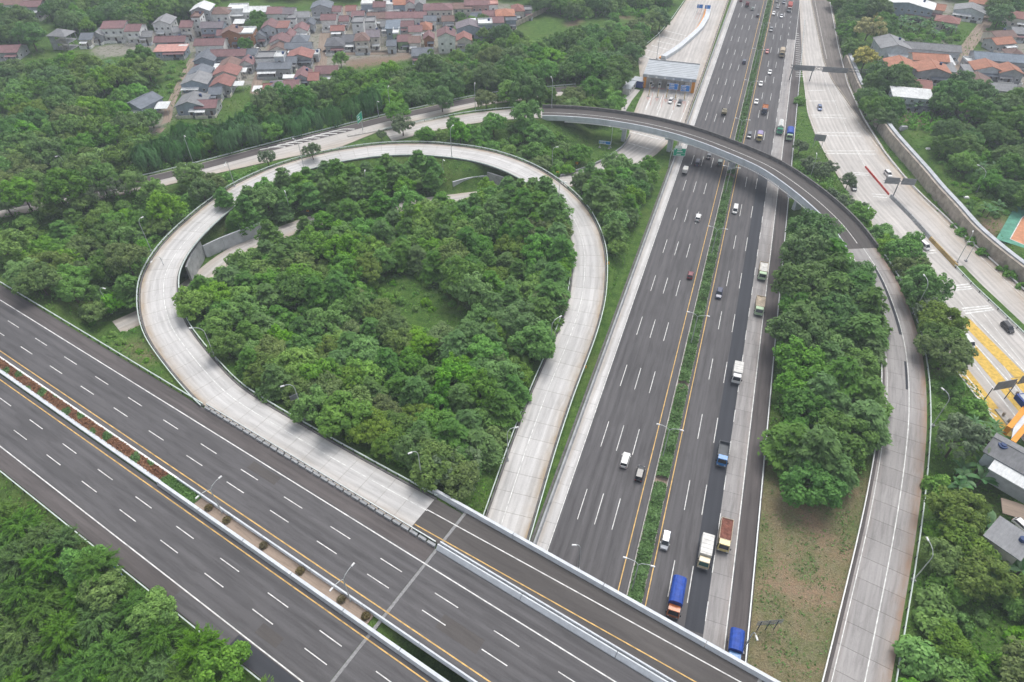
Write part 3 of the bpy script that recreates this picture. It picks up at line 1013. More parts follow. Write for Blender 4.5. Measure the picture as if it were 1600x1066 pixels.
# piers under the viaduct
for t, s0, s1, d in ((3, 15, 57, 'in the motorway median'), (-22, 15, 57, 'beside the ramp under the viaduct'), (29, 15, 57, 'beside the brown field')):
    pr = empty('viaduct_pier', vi(t, (s0 + s1) / 2, 0), -A_V + math.pi / 2, label='grey concrete pier of the viaduct ' + d, cat='pier', group='piers of the viaduct')
    b = MB(); b.box(-0.9, 0.9, -(s1 - s0) / 2, (s1 - s0) / 2, 4.9, 6.25); b.build('crossbeam', M['girder'], pr)
    for k in np.linspace(-(s1 - s0) / 2 + 3, (s1 - s0) / 2 - 3, 5):
        b = MB(); b.cyl((0, k, 2.3), (0, 0, 1), 0.75, 5.2, 12); b.build('column', M['girder'], pr, smooth=False)
# abutment wall at the joint
b = MB()
ab = empty('abutment', vi(-46.2, 36, 0), math.pi / 2 - A_V, label='concrete abutment under the viaduct joint', cat='abutment')
b.box(-0.6, 0.6, -22, 22.5, -0.5, 6.2); b.build('wall_face', M['wall_conc'], ab)

# ------------------------------------------------------------------ loop ramp
_cutL = int(np.argmin(np.abs(arclen(LOOP_OUT) - 1.0)))
_k0 = int(np.argmin(np.hypot(LOOP_OUT[:, 0] - vi(-54.2, 49)[0], LOOP_OUT[:, 1] - vi(-54.2, 49)[1])))
slab_road('loop_ramp', LOOP_OUT[_k0:], LOOP_IN[_k0:], M['slab'], 'pale concrete slabs of the loop ramp', seg=5.0, nx=6, edge=[1.0, 0.25, 0, 0, 0, 0, 0.25], thick=0.5)
lm = marking_group('loop_markings', 'white lane line of the loop ramp')
_wl = offset(LOOP_OUT, LOOP_W * 0.635)[_k0:]
solid_line(_wl, 0, 0.2, M['white_line'], lm, 0.02)
for q0, w0, lab in ((_k0 + 25, -0.55, 'outer guardrail round the loop ramp'), ):
    _kk = int(np.argmin(np.hypot(LOOP_OUT[:, 0] - at(318, 634, 8)[0], LOOP_OUT[:, 1] - at(318, 634, 8)[1])))
    sweep('kerb', offset(LOOP_OUT, -0.25)[_kk:], [(-0.2, -0.3), (-0.2, 0.18), (0.2, 0.18), (0.2, -0.3)], M['dark_parapet'], label='dark stained kerb on the outer edge of the loop ramp', cat='kerb')
    guardrail(LOOP_OUT[_kk:], -0.75, lab, M['rail_green'], step=3.0)
sweep('kerb', offset(LOOP_IN, 0.25)[_k0:], [(-0.2, -0.3), (-0.2, 0.18), (0.2, 0.18), (0.2, -0.3)], M['dark_parapet'], label='dark kerb on the inner edge of the loop ramp', cat='kerb')
guardrail(LOOP_IN[_k0:][::-1], -0.75, 'inner guardrail round the wood in the loop', M['rail_green'], step=3.0)

# ------------------------------------------------------------------ flyover ramp
sF = arclen(FLY_OUT)
def fidx(px, py, z):
    p = at(px, py, z); return int(np.argmin(np.hypot(FLY_OUT[:, 0] - p[0], FLY_OUT[:, 1] - p[1])))
i0, i1, i2 = 0, fidx(846, 168, 8), fidx(1365, 385, 6.2)
strip('flyover_approach', FLY_OUT[:i1 + 1], FLY_IN[:i1 + 1], M['concrete'], nx=4, thick=0.5, edge=[0.6, 0, 0, 0, 0.4], kind='structure', label='pale concrete approach of the flyover from the west')
strip('flyover_deck', FLY_OUT[i1:i2 + 1], FLY_IN[i1:i2 + 1], M['asphalt_deck'], nx=4, thick=0.45, kind='structure', label='dark curved flyover deck crossing the motorway')
slab_road('descending_ramp', FLY_OUT[i2:], FLY_IN[i2:], M['slab_old'], 'worn concrete slabs of the ramp coming down from the flyover', seg=5.0, nx=6, edge=[1.0, 0.3, 0, 0, 0, 0, 0.2], thick=0.5)
fm = marking_group('flyover_markings', 'white lane lines of the flyover and its ramp')
solid_line(offset(FLY_OUT, 4.75)[:i2], 0, 0.2, M['white_line'], fm, 0.02)
solid_line(offset(FLY_OUT, 3.9)[i2:], 0, 0.2, M['white_line'], fm, 0.02)
solid_line(offset(FLY_OUT, 8.85)[i2:], 0, 0.16, M['white_line'], fm, 0.02)
def fly_part(off, p0, p1):
    q0, q1 = at(*p0), at(*p1)
    Q = offset(FLY_OUT, off); s = arclen(Q)
    a, b2 = (s[int(np.argmin(np.hypot(Q[:, 0] - q[0], Q[:, 1] - q[1])))] for q in (q0, q1))
    return cut(Q, a, b2)


_pt = fly_part(4.3, (1371, 420, 5.5), (1411, 521, 3.8))
strip('repair_patch', offset(_pt, -0.55, 0.014), offset(_pt, 0.45, 0.014), M['asphalt_new'], kind='structure', label='long dark repair patch on the descending ramp')
_pt = fly_part(4.25, (1417, 567, 3.0), (1421, 612, 2.3))
strip('repair_patch', offset(_pt, -0.15, 0.014), offset(_pt, 0.40, 0.014), M['asphalt_new'], kind='structure', label='short dark repair strip on the descending ramp')
strip('gutter_strip', offset(FLY_OUT, 9.4, -0.02)[i2:], offset(FLY_OUT, 10.0, -0.02)[i2:], M['asphalt_brown'], kind='structure', label='dark asphalt gutter beside the descending ramp')
panelled_wall('flyover_parapet', FLY_OUT[i1:i2 + 1], -0.15, [(-0.3, -0.9), (-0.3, 1.15), (0.2, 1.15), (0.3, -0.9)], M['dark_parapet'], 'dark weathered parapet on the far side of the flyover', 'parapet', seg=12.0, part='parapet_panel')
panelled_wall('flyover_parapet', FLY_IN[i1:i2 + 1], 0.1, [(-0.25, -0.9), (-0.18, 1.0), (0.25, 1.0), (0.4, -0.9)], M['girder'], 'blue-grey parapet on the near side of the flyover', 'parapet', seg=12.0, part='parapet_panel')
for off_, lab in ((2.2, 'far steel girder under the flyover'), (4.7, 'middle steel girder under the flyover'), (7.6, 'near steel girder under the flyover')):
    sweep('girder', offset(FLY_OUT, off_)[i1 + 4:i2 - 6], [(-0.6, -2.0), (-0.35, -0.5), (0.35, -0.5), (0.6, -2.0)], M['girder'], label=lab, cat='girder', group='girders under the flyover')
sweep('walkway_pipe', offset(FLY_IN, 0.75)[i1 + 4:i2 - 6], [(-0.12, -1.25), (-0.12, -1.0), (0.12, -1.0), (0.12, -1.25)], M['white'], label='white pipe along the near side of the flyover', cat='pipe')
guardrail(FLY_OUT[:i1], -0.4, 'pale guardrail on the far side of the flyover approach', M['rail_green'], step=4.0)
guardrail(FLY_OUT[i2:], -0.6, 'pale green guardrail on the outer side of the descending ramp', M['rail_green'], step=4.0)
guardrail(FLY_IN[i2:][::-1], -0.9, 'white guardrail on dark posts beside the brown field', M['white'], step=2.6)
for (px, py, zt, d) in ((967, 223, 8.3, 'in the grass west of the toll road'), (1047, 238, 8.3, 'behind the green direction sign'), (1142, 272, 8.3, 'in the motorway median'), (1235, 330, 7.9, 'behind the grove east of the motorway')):
    g = ground_at(px, py)
    k = int(np.argmin(np.hypot(FLY_C[:, 0] - g[0], FLY_C[:, 1] - g[1])))
    nn = normals(FLY_C)[k]
    c = FLY_C[k]
    zg = gz(c[0], c[1])
    pr = empty('flyover_pier', (c[0], c[1], zg), math.atan2(nn[1], nn[0]), label='grey pier with a hammerhead beam ' + d, cat='pier', group='piers of the flyover')
    topz = c[2] - 0.5 - zg
    b = MB(); b.hexa([(-3.2, -0.8, topz - 2.6), (3.2, -0.8, topz - 2.6), (3.2, 0.8, topz - 2.6), (-3.2, 0.8, topz - 2.6)], [(-5.2, -0.8, topz - 1.55), (5.2, -0.8, topz - 1.55), (5.2, 0.8, topz - 1.55), (-5.2, 0.8, topz - 1.55)])
    b.box(-5.2, -4.0, -0.75, 0.75, topz - 1.56, topz - 0.1); b.box(4.0, 5.2, -0.75, 0.75, topz - 1.56, topz - 0.1)
    b.build('crossbeam', M['girder'], pr)
    b = MB(); b.box(-1.4, 1.4, -0.7, 0.7, -1, topz - 2.55, 0, (0.15, 0)); b.build('column', M['girder'], pr)

# ------------------------------------------------------------------ western road, toll roads, low road
strip('western_road', RA_OUT, RA_IN, M['concrete'], nx=5, thick=0.3, edge=[0, 0, 0, 0, 0.3, 0.6], kind='structure', label='pale concrete road running west below the drooping trees')
strip('western_road_shoulder', offset(RA_OUT, 0.3, 0.015), offset(RA_OUT, 5.2, 0.015), M['asphalt_brown'], kind='structure', label='dark asphalt shoulder of the western road')
guardrail(RA_OUT, -0.4, 'pale guardrail below the drooping trees', M['rail_green'], step=4.0)
strip('toll_road', T_R, T_L, M['concrete'], nx=8, thick=0.3, dz=0.012, edge=[0.7, 0.1, 0, 0, 0, 0, 0, 0.1, 0.5], kind='structure', label='pale concrete apron of the northern toll plaza')
strip('low_road', offset(LOW, -3.6), offset(LOW, 3.6), M['concrete'], nx=2, thick=0.3, dz=0.03, edge=[0.8, 0, 0.5], kind='structure', label='low concrete road passing under the loop ramp')
strip('eastern_toll_road', E_R, E_L, M['concrete'], nx=8, thick=0.3, dz=0.006, edge=[0.9, 0.3, 0, 0, 0, 0, 0, 0, 0.4], kind='structure', label='wide pale concrete toll road in the east')
_m0, _r0 = pair(_em, _er[:6], 60)
strip('unused_pavement', offset(_r0, 0.3), _m0, M['concrete_dark'], dz=0.02, kind='structure', label='dark weathered strip of unused concrete along the eastern road')
_mid = resample([at(x, y) for x, y in _em], 3, 2)
sweep('kerb', _mid, [(-0.2, 0), (-0.2, 0.3), (0.2, 0.3), (0.2, 0)], M['wall_warm'], label='brown stained kerb beside the unused concrete strip', cat='kerb')
em = marking_group('eastern_markings', 'white lines and rumble bars of the eastern toll road')
for x0, y0, x1, y1 in [(1262, 142, 1290, 141), (1264, 158, 1306, 158), (1267, 180, 1318, 180), (1269, 183, 1322, 185), (1277, 207, 1343, 208), (1279, 212, 1346, 213), (1289, 236, 1367, 236), (1291, 240, 1369, 241), (1333, 270, 1357, 271), (1336, 273, 1358, 274),
                       (1362, 303, 1384, 305), (1364, 307, 1386, 309), (1447, 392, 1462, 391), (1450, 396, 1463, 395), (1488, 447, 1514, 444), (1490, 450, 1517, 448), (1490, 454, 1519, 451), (1503, 482, 1545, 478), (1505, 486, 1550, 481), (1508, 490, 1553, 484)]:
    a, b2 = at(x0, y0), at(x1, y1)
    q = np.array([a, b2]); strip('rumble_bar', offset(q, -0.25, 0.022), offset(q, 0.25, 0.022), M['white_line'], em)
for pts in ([(1273, 0), (1285, 62), (1292, 92)], [(1255, 117), (1262, 175), (1274, 207), (1290, 240)], [(1283, 112), (1306, 165), (1340, 240), (1353, 262)], [(1300, 130), (1335, 185), (1370, 228)],
            [(1500, 470), (1560, 560), (1600, 620)], [(1537, 490), (1600, 570)], [(1560, 480), (1620, 560)], [(1390, 250), (1450, 320), (1530, 400), (1600, 465)]):
    solid_line(resample([at(x, y) for x, y in pts], 4, 2), 0, 0.16, M['white_line'], em, 0.024)
for k in range(22):       # ladder marking beside the exit
    y = 52 + k * 3.2
    x = 1243.5 + k * 0.15
    a, b2 = at(x - k * 0.18, y), at(x + 4.5 + k * 0.25, y + 1)
    q = np.array([a, b2]); strip('ladder_bar', offset(q, -0.22, 0.04), offset(q, 0.22, 0.04), M['white_line'], em)
guardrail(E_RIGHT[::-1], -0.2, 'pale guardrail between the eastern road and the retaining wall', M['white'], step=4.0)
strip('wall_verge', offset(E_RIGHT, -1.0, 0.06), offset(E_RIGHT, -0.05, 0.06), M['wall_warm'], kind='structure', label='stained verge strip beside the eastern guardrail')
T_RIGHT = resample([at(x, y) for x, y in _tr[:11]], 3, 1)
guardrail(T_RIGHT, 0.4, 'dark guardrail between the toll plaza and the motorway barrier', M['dark_metal'], step=4.0)
_tg = resample([at(x, y) for x, y in [(1107, -55), (1072, 0), (1050, 32), (1030, 55), (1012, 70), (996, 82)]], 3, 1)
guardrail(_tg[::-1], -0.5, 'white guardrail on the curved edge of the toll plaza', M['rail_green'], step=4.0)
_tg = resample([at(x, y) for x, y in [(983, 212), (972, 230), (944, 250), (913, 263), (874, 276)]], 2, 2)
panelled_wall('kerb_wall', _tg, -0.4, [(-0.25, -0.1), (-0.2, 0.8), (0.2, 0.8), (0.25, -0.1)], M['wall_conc'], 'curved pale kerb wall below the blue sign', 'wall', seg=4.0)
tm = marking_group('toll_markings', 'white and red lines of the northern toll plaza')
for x0, y0, x1, y1 in [(1034, 57, 1062, 64), (1026, 64, 1056, 71), (1018, 71, 1045, 78), (1010, 78, 1030, 84), (1003, 87, 1020, 92), (984, 206, 1032, 218), (983, 224, 1018, 234), (1040, 48, 1072, 56)]:
    q = np.array([at(x0, y0), at(x1, y1)]); strip('rumble_bar', offset(q, -0.3, 0.03), offset(q, 0.3, 0.03), M['white_line'], tm)
for x0, y0, x1, y1 in [(1022, 142, 1009, 172), (1040, 146, 1027, 180), (1060, 152, 1046, 186), (1076, 158, 1063, 190), (1017, 150, 1008, 172), (1035, 150, 1026, 172)]:
    solid_line(resample([at(x0, y0), at(x1, y1)], 4, 0), 0, 0.3, M['white_line'], tm, 0.03)
for x0, y0, x1, y1 in [(1098, 12, 1090, 32), (1095, 12, 1086, 30), (1020, 145, 1016, 165), (1037, 148, 1033, 168), (1056, 155, 1052, 172), (1072, 160, 1068, 176)]:
    solid_line(resample([at(x0, y0), at(x1, y1)], 4, 0), 0, 0.35, M['lane_pink'], tm, 0.034)
# chevrons on the western road
cm = marking_group('chevron_markings', 'white chevrons on the western road before the concrete island')
for k in range(9):
    x = 430 + k * 13.5; y = 232 - k * 3.5
    q = resample([at(x - 24, y + 2.2, ZA), at(x, y - 2.4, ZA), at(x + 16, y - 2.0, ZA)], 1.5, 0)
    strip('chevron', offset(q, -0.3, 0.03), offset(q, 0.3, 0.03), M['white_line'], cm)
_isl = resample([at(x, y, ZA) for x, y in [(543, 213), (575, 207), (620, 198), (660, 190), (700, 182)]], 3, 2)
panelled_wall('traffic_island', _isl, 0, [(-0.9, -0.1), (-0.8, 0.3), (0.8, 0.3), (0.9, -0.1)], M['kerb'], 'long concrete nose island splitting the western road', 'traffic island', seg=6.0, part='island_block')
# side yard by the toll office
_ya = np.array([at(x, y) for x, y in [(985, 138), (970, 152), (958, 160), (944, 172)]]); _yb = np.array([at(x, y) for x, y in [(1000, 141), (988, 156), (983, 164), (975, 178)]])
YARD = [tuple(p) for p in ppoly([(978, 118), (1002, 118), (1000, 145), (985, 165), (976, 182), (938, 176), (955, 158), (970, 140)])]
strip('office_yard', _ya, _yb, M['concrete'], dz=0.03, thick=0.25, kind='structure', label='pale concrete yard beside the toll office')
q = ppoly([(0, 762), (24, 765), (26, 795), (18, 830), (0, 845), (-60, 860), (-60, 740)], 1.2)
b = MB(); b.poly([(p[0], p[1], p[2] + 0.05) for p in q]); b.quad(*[(p[0], p[1], -0.5) for p in (q[0], q[1], q[2], q[3])]); yo = b.build('side_yard', M['concrete'], kind='structure', label='pale concrete yard at the foot of the embankment')

# walls ------------------------------------------------------------
def wall_run(name, pts, h, th, mat, label, seg=6.0, base=None, down=0.6, top_mat=None):
    Q = resample(pts, 2.0, 1)
    return panelled_wall(name, Q, 0, [(-th / 2, -down), (-th / 2, h), (th / 2, h), (th / 2, -down)], mat, label, 'wall', seg=seg)


_we = WALL_E.copy(); _we[:, 2] = 0
wall_run('retaining_wall', [tuple(p) for p in _we], ZE + 0.5, 0.8, M['wall_warm'], 'stained retaining wall above the eastern road', 6.0)
wall_run('garden_wall', [tuple(p) for p in offset(WALL_E, -1.5, 0.0)], 0.75, 1.5, M['wall_pale'], 'broad grey coping wall running along the top of the retaining wall', 5.0, down=0.8)
wall_run('retaining_wall', [at(x, y, 0) for x, y in [(301, 443), (308, 423), (321, 402)]], 6.0, 0.6, M['wall_conc'], 'pale retaining wall under the western bend of the loop', 5.0)
wall_run('retaining_wall', [at(x, y, 0) for x, y in [(323, 403), (345, 392), (382, 377), (412, 366)]], 4.4, 0.5, M['wall_pale'], 'smooth grey retaining wall beside the low road', 7.0)
wall_run('retaining_wall', [at(x, y, 0) for x, y in [(708, 296), (725, 291), (745, 287), (762, 286)]], 3.0, 0.5, M['wall_pale'], 'grey retaining wall at the northern end of the low road', 5.0)
wall_run('retaining_wall', [at(x, y, 0) for x, y in [(762, 287), (790, 296), (820, 308), (838, 320)]], 4.6, 0.6, M['wall_conc'], 'concrete wing wall under the northern bend of the loop', 5.0)
wall_run('low_wall', [at(x, y, 1) for x, y in [(800, 43), (820, 33), (845, 20), (858, 14)]], 2.0, 0.3, M['wall_warm'], 'long pale village boundary wall above the meadow', 4.0)
wall_run('low_wall', [at(x, y, ZE) for x, y in [(1534, 203), (1560, 207), (1600, 214), (1640, 220)]], 2.2, 0.3, M['wall_conc'], 'grey yard wall in front of the lattice mast', 4.0)
wall_run('low_wall', [at(x, y, 0) for x, y in [(560, 82), (600, 82), (632, 81)]], 1.0, 0.3, M['wall_warm'], 'low pale wall along the village lane above the pond', 4.0)
# village lanes
for pts, w, z, lab in [([(398, 150), (402, 128), (412, 100), (422, 80), (436, 55), (443, 45)], 4.5, 0, 'pale village lane lined with parked cars'),
                       ([(500, 118), (502, 95), (506, 70), (508, 52), (512, 46)], 5.5, 0, 'wide pale village lane ending above the red roofs'),
                       ([(302, 92), (292, 110), (280, 135), (268, 160), (263, 172), (262, 190), (245, 208)], 3.4, 0, 'brown dirt path down to the dark gabled house'),
                       ([(505, 80), (540, 84), (570, 84), (640, 83)], 3.5, 0, 'pale lane along the front of the village'),
                       ([(542, 45), (540, 25), (538, 10)], 4.0, 0, 'narrow brown lane between white houses'),
                       ([(1493, 118), (1500, 92), (1520, 62), (1545, 30), (1562, 8), (1575, -15)], 6.0, ZE, 'broad brown dirt street in the eastern village'),
                       ([(1565, 790), (1600, 800), (1640, 815)], 4.0, ZE, 'short paved drive beside the grey sheds')]:
    Q = resample([at(x, y, z) for x, y in pts], 3, 2)
    strip('village_lane', offset(Q, -w / 2, 0.10), offset(Q, w / 2, 0.10), M['dirt_road'], thick=0.2, kind='structure', label=lab)

# ------------------------------------------------------------------ plants
def leaf_mesh(name, C_, Nn, S, tint, mat, elong=1.7, axis=None, rng=None, bark=None):
    """one two-triangle leaf (a folded quad) per row: centre, facing, size"""
    n = len(C_)
    Nn = Nn / np.maximum(1e-6, np.linalg.norm(Nn, axis=1))[:, None]
    if axis is None:
        axis = rng.normal(size=(n, 3))
    a = axis - Nn * np.sum(axis * Nn, 1)[:, None]
    a /= np.maximum(1e-6, np.linalg.norm(a, axis=1))[:, None]
    b = np.cross(Nn, a)
    a = a * (S * elong * 0.5)[:, None]; b = b * (S * 0.5)[:, None]
    V = np.stack([C_ - a, C_ + b - a * 0.1, C_ + a - Nn * (S * 0.15)[:, None], C_ - b - a * 0.1], 1).reshape(-1, 3)
    me = bpy.data.meshes.new(name)
    me.vertices.add(4 * n); me.vertices.foreach_set('co', V.ravel())
    me.loops.add(4 * n); me.loops.foreach_set('vertex_index', np.arange(4 * n))
    me.polygons.add(n); me.polygons.foreach_set('loop_start', np.arange(0, 4 * n, 4)); me.polygons.foreach_set('loop_total', np.full(n, 4))
    me.update(calc_edges=True)
    at_ = me.attributes.new('tint', 'FLOAT', 'POINT'); at_.data.foreach_set('value', np.repeat(np.clip(tint, 0, 1), 4))
    me.materials.append(mat)
    return me


def unit(rng, n, up=-0.25):
    d = rng.normal(size=(n * 3, 3)); d /= np.linalg.norm(d, axis=1)[:, None]
    d = d[d[:, 2] > up][:n]
    while len(d) < n:
        d = np.r_[d, d][:n]
    return d


def crown_clumps(rng, centres, radii, per, leaf, flat=0.75, tint_k=None, upbias=0.55, jitter=0.35):
    Cs, Ns, Ss, Ts = [], [], [], []
    for k, (c, r) in enumerate(zip(centres, radii)):
        n = max(6, int(per * r * r))
        d = unit(rng, n, -0.35)
        rr = r * (0.70 + 0.38 * rng.random(n))
        p = c + d * rr[:, None] * np.array([1, 1, flat])
        Cs.append(p)
        Ns.append(d + np.array([0, 0, upbias]) + rng.normal(size=(n, 3)) * jitter)
        Ss.append(leaf * (0.6 + 0.8 * rng.random(n)))
        t = 0.5 if tint_k is None else tint_k[k]
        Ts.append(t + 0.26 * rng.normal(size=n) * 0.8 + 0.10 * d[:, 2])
    return np.concatenate(Cs), np.concatenate(Ns), np.concatenate(Ss), np.concatenate(Ts)


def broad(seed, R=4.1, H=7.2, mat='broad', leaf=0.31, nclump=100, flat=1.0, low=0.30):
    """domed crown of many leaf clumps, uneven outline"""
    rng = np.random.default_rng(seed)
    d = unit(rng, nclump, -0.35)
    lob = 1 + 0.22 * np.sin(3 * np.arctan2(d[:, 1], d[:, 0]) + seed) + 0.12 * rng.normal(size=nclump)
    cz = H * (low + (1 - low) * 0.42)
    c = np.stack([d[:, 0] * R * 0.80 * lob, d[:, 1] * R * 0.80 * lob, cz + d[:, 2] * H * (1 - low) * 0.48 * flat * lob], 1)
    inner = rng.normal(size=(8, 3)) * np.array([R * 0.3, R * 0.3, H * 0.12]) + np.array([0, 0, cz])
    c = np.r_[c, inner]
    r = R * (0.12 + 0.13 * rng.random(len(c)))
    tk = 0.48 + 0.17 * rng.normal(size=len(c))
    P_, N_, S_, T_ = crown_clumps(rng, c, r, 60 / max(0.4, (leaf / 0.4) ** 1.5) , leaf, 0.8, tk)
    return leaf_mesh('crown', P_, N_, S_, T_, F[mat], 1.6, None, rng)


def tiered(seed, R=4.0, H=8.4, mat='tiered', leaf=0.38):
    """flat branch layers getting narrower to the top"""
    rng = np.random.default_rng(seed)
    Cs, Ns, Ss, Ts, Ax = [], [], [], [], []
    nt_ = 7
    for k in range(nt_):
        f = k / (nt_ - 1)
        z = H * (0.26 + 0.70 * f)
        rad = R * (1.0 - 0.66 * f ** 1.8) * (0.85 + 0.3 * rng.random())
        nb = int(11 - 5 * f)
        a0 = rng.random() * 6.28
        for b in range(nb):
            a = a0 + b * 6.283 / nb + rng.normal() * 0.18
            ln = rad * (0.72 + 0.42 * rng.random())
            n = int(80 * ln / R * (1.1 - 0.2 * f)) + 14
            t = rng.random(n) ** 0.7
            w = (0.18 + 0.42 * np.sin(np.pi * np.clip(t, 0.05, 1))) * ln * 0.55
            side = rng.normal(size=n) * w * 0.8
            x = np.cos(a) * t * ln - np.sin(a) * side
            y = np.sin(a) * t * ln + np.cos(a) * side
            zz = z + 0.22 * ln * t - 0.22 * ln * t * t + rng.normal(size=n) * 0.13 - 0.10 * np.abs(side)
            Cs.append(np.stack([x, y, zz], 1))
            Ns.append(np.stack([0.25 * np.cos(a) + 0.3 * rng.normal(size=n), 0.25 * np.sin(a) + 0.3 * rng.normal(size=n), np.ones(n)], 1))
            Ax.append(np.stack([np.full(n, np.cos(a)) + 0.5 * rng.normal(size=n), np.full(n, np.sin(a)) + 0.5 * rng.normal(size=n), 0.15 * np.ones(n)], 1))
            Ss.append(leaf * (0.6 + 0.7 * rng.random(n)))
            Ts.append(np.full(n, 0.42 + 0.16 * rng.normal()) + 0.22 * (t - 0.4) + 0.14 * rng.normal(size=n))
    P_, N_, S_, T_, A_ = [np.concatenate(q) for q in (Cs, Ns, Ss, Ts, Ax)]
    return leaf_mesh('crown', P_, N_, S_, T_, F[mat], 2.0, A_, rng)


def feathery(seed, R=3.8, H=8.5, mat='feathery', leaf=0.17):
    """long upswept sprays of fine leaves"""
    rng = np.random.default_rng(seed)
    Cs, Ns, Ss, Ts, Ax = [], [], [], [], []
    for b in range(105):
        a = rng.random() * 6.283; el = 0.15 + 1.25 * rng.random()
        ln = R * (0.75 + 0.45 * rng.random())
        base = np.array([np.cos(a), np.sin(a), 0]) * R * 0.15 * rng.random() + np.array([0, 0, H * (0.30 + 0.32 * rng.random())])
        dv = np.array([np.cos(a) * np.cos(el), np.sin(a) * np.cos(el), np.sin(el) * 0.95])
        n = 58
        t = 0.25 + 0.75 * rng.random(n)
        droop = -0.28 * ln * t ** 2.2
        p = base + dv * (t * ln)[:, None]; p[:, 2] += droop
        p += rng.normal(size=(n, 3)) * 0.16 * (0.4 + t)[:, None]
        ax = np.tile(dv, (n, 1)) + rng.normal(size=(n, 3)) * 0.22; ax[:, 2] -= 0.5 * t
        Cs.append(p); Ax.append(ax)
        Ns.append(np.tile([0, 0, 1.0], (n, 1)) + rng.normal(size=(n, 3)) * 0.4 + dv * 0.3)
        Ss.append(leaf * (0.6 + 0.8 * rng.random(n)))
        Ts.append(0.45 + 0.14 * rng.normal() + 0.25 * (t - 0.5) + 0.12 * rng.normal(size=n))
    P_, N_, S_, T_, A_ = [np.concatenate(q) for q in (Cs, Ns, Ss, Ts, Ax)]
    return leaf_mesh('crown', P_, N_, S_, T_, F[mat], 4.2, A_, rng)


def willow(seed, R=3.9, H=9.5):
    rng = np.random.default_rng(seed)
    Cs, Ns, Ss, Ts, Ax = [], [], [], [], []
    for b in range(140):
        a = rng.random() * 6.283; r = R * np.sqrt(rng.random())
        top = H * (0.95 - 0.16 * (r / R) ** 2) + 0.55 * rng.normal() + 0.5 * np.sin(3 * a + seed)
        ln = H * (0.28 + 0.30 * rng.random())
        n = 34
        t = rng.random(n)
        out = 0.5 * np.sin(np.pi * np.clip(t, 0, 0.8))
        p = np.stack([np.cos(a) * (r + out) + 0.14 * rng.normal(size=n), np.sin(a) * (r + out) + 0.14 * rng.normal(size=n), top - t * ln], 1)
        Cs.append(p)
        Ax.append(np.stack([0.3 * np.cos(a) + 0.15 * rng.normal(size=n), 0.3 * np.sin(a) + 0.15 * rng.normal(size=n), -np.ones(n)], 1))
        Ns.append(np.stack([np.full(n, np.cos(a)), np.full(n, np.sin(a)), 0.6 * np.ones(n)], 1) + rng.normal(size=(n, 3)) * 0.35)
        Ss.append(0.26 * (0.6 + 0.8 * rng.random(n)))
        Ts.append(0.5 + 0.15 * rng.normal() - 0.15 * (t - 0.3) + 0.14 * rng.normal(size=n))
    P_, N_, S_, T_, A_ = [np.concatenate(q) for q in (Cs, Ns, Ss, Ts, Ax)]
    return leaf_mesh('crown', P_, N_, S_, T_, F['willow'], 3.4, A_, rng)


def umbrella(seed, R=7.0, H=9.0):
    rng = np.random.default_rng(seed)
    n = 120
    a = rng.random(n) * 6.283; r = R * np.sqrt(rng.random(n)) * (1 + 0.12 * np.sin(5 * a + seed))
    c = np.stack([np.cos(a) * r, np.sin(a) * r, H * (0.93 - 0.34 * (r / R) ** 2) + 0.25 * rng.normal(size=n)], 1)
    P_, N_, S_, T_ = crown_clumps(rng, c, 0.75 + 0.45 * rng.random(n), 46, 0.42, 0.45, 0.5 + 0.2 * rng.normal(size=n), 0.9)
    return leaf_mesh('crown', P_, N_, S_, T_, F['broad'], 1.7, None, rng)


def low_shrub(seed, R=1.9, H=2.2, mat='shrub', leaf=0.30, n=18):
    rng = np.random.default_rng(seed)
    d = unit(rng, n, 0.0)
    c = d * np.array([R * 0.75, R * 0.75, H * 0.6]) * (0.8 + 0.3 * rng.random(n))[:, None] + np.array([0, 0, H * 0.15])
    P_, N_, S_, T_ = crown_clumps(rng, c, R * (0.28 + 0.14 * rng.random(n)), 70 * (0.3 / leaf), leaf, 0.8, 0.5 + 0.2 * rng.normal(size=n))
    return leaf_mesh('foliage', P_, N_, S_, T_, F[mat], 1.7, None, rng)


def blades(name, base_dirs, ln, w, mat, droop=0.5, segs=5, rise=0.9):
    """large single leaves (banana, palm): returns a mesh per blade direction"""
    out = []
    for (a, el, l_, w_) in base_dirs:
        b = MB()
        prev = None
        for k in range(segs + 1):
            t = k / segs
            r = l_ * t * math.cos(el)
            z = l_ * t * math.sin(el) - droop * l_ * t * t
            ww = w_ * math.sin(math.pi * min(0.96, 0.10 + 0.86 * t)) ** 0.7
            cx, cy = math.cos(a) * r, math.sin(a) * r
            sx, sy = -math.sin(a) * ww / 2, math.cos(a) * ww / 2
            cur = ((cx - sx, cy - sy, z - 0.12 * ww), (cx, cy, z), (cx + sx, cy + sy, z - 0.12 * ww))
            if prev:
                b.quad(prev[0], prev[1], cur[1], cur[0]); b.quad(prev[1], prev[2], cur[2], cur[1])
            prev = cur
        me = b.mesh(name, F[mat])
        at_ = me.attributes.new('tint', 'FLOAT', 'POINT')
        at_.data.foreach_set('value', [0.25 + 0.6 * ((a * 3.7) % 1.0)] * len(me.vertices))
        out.append(me)
    return out


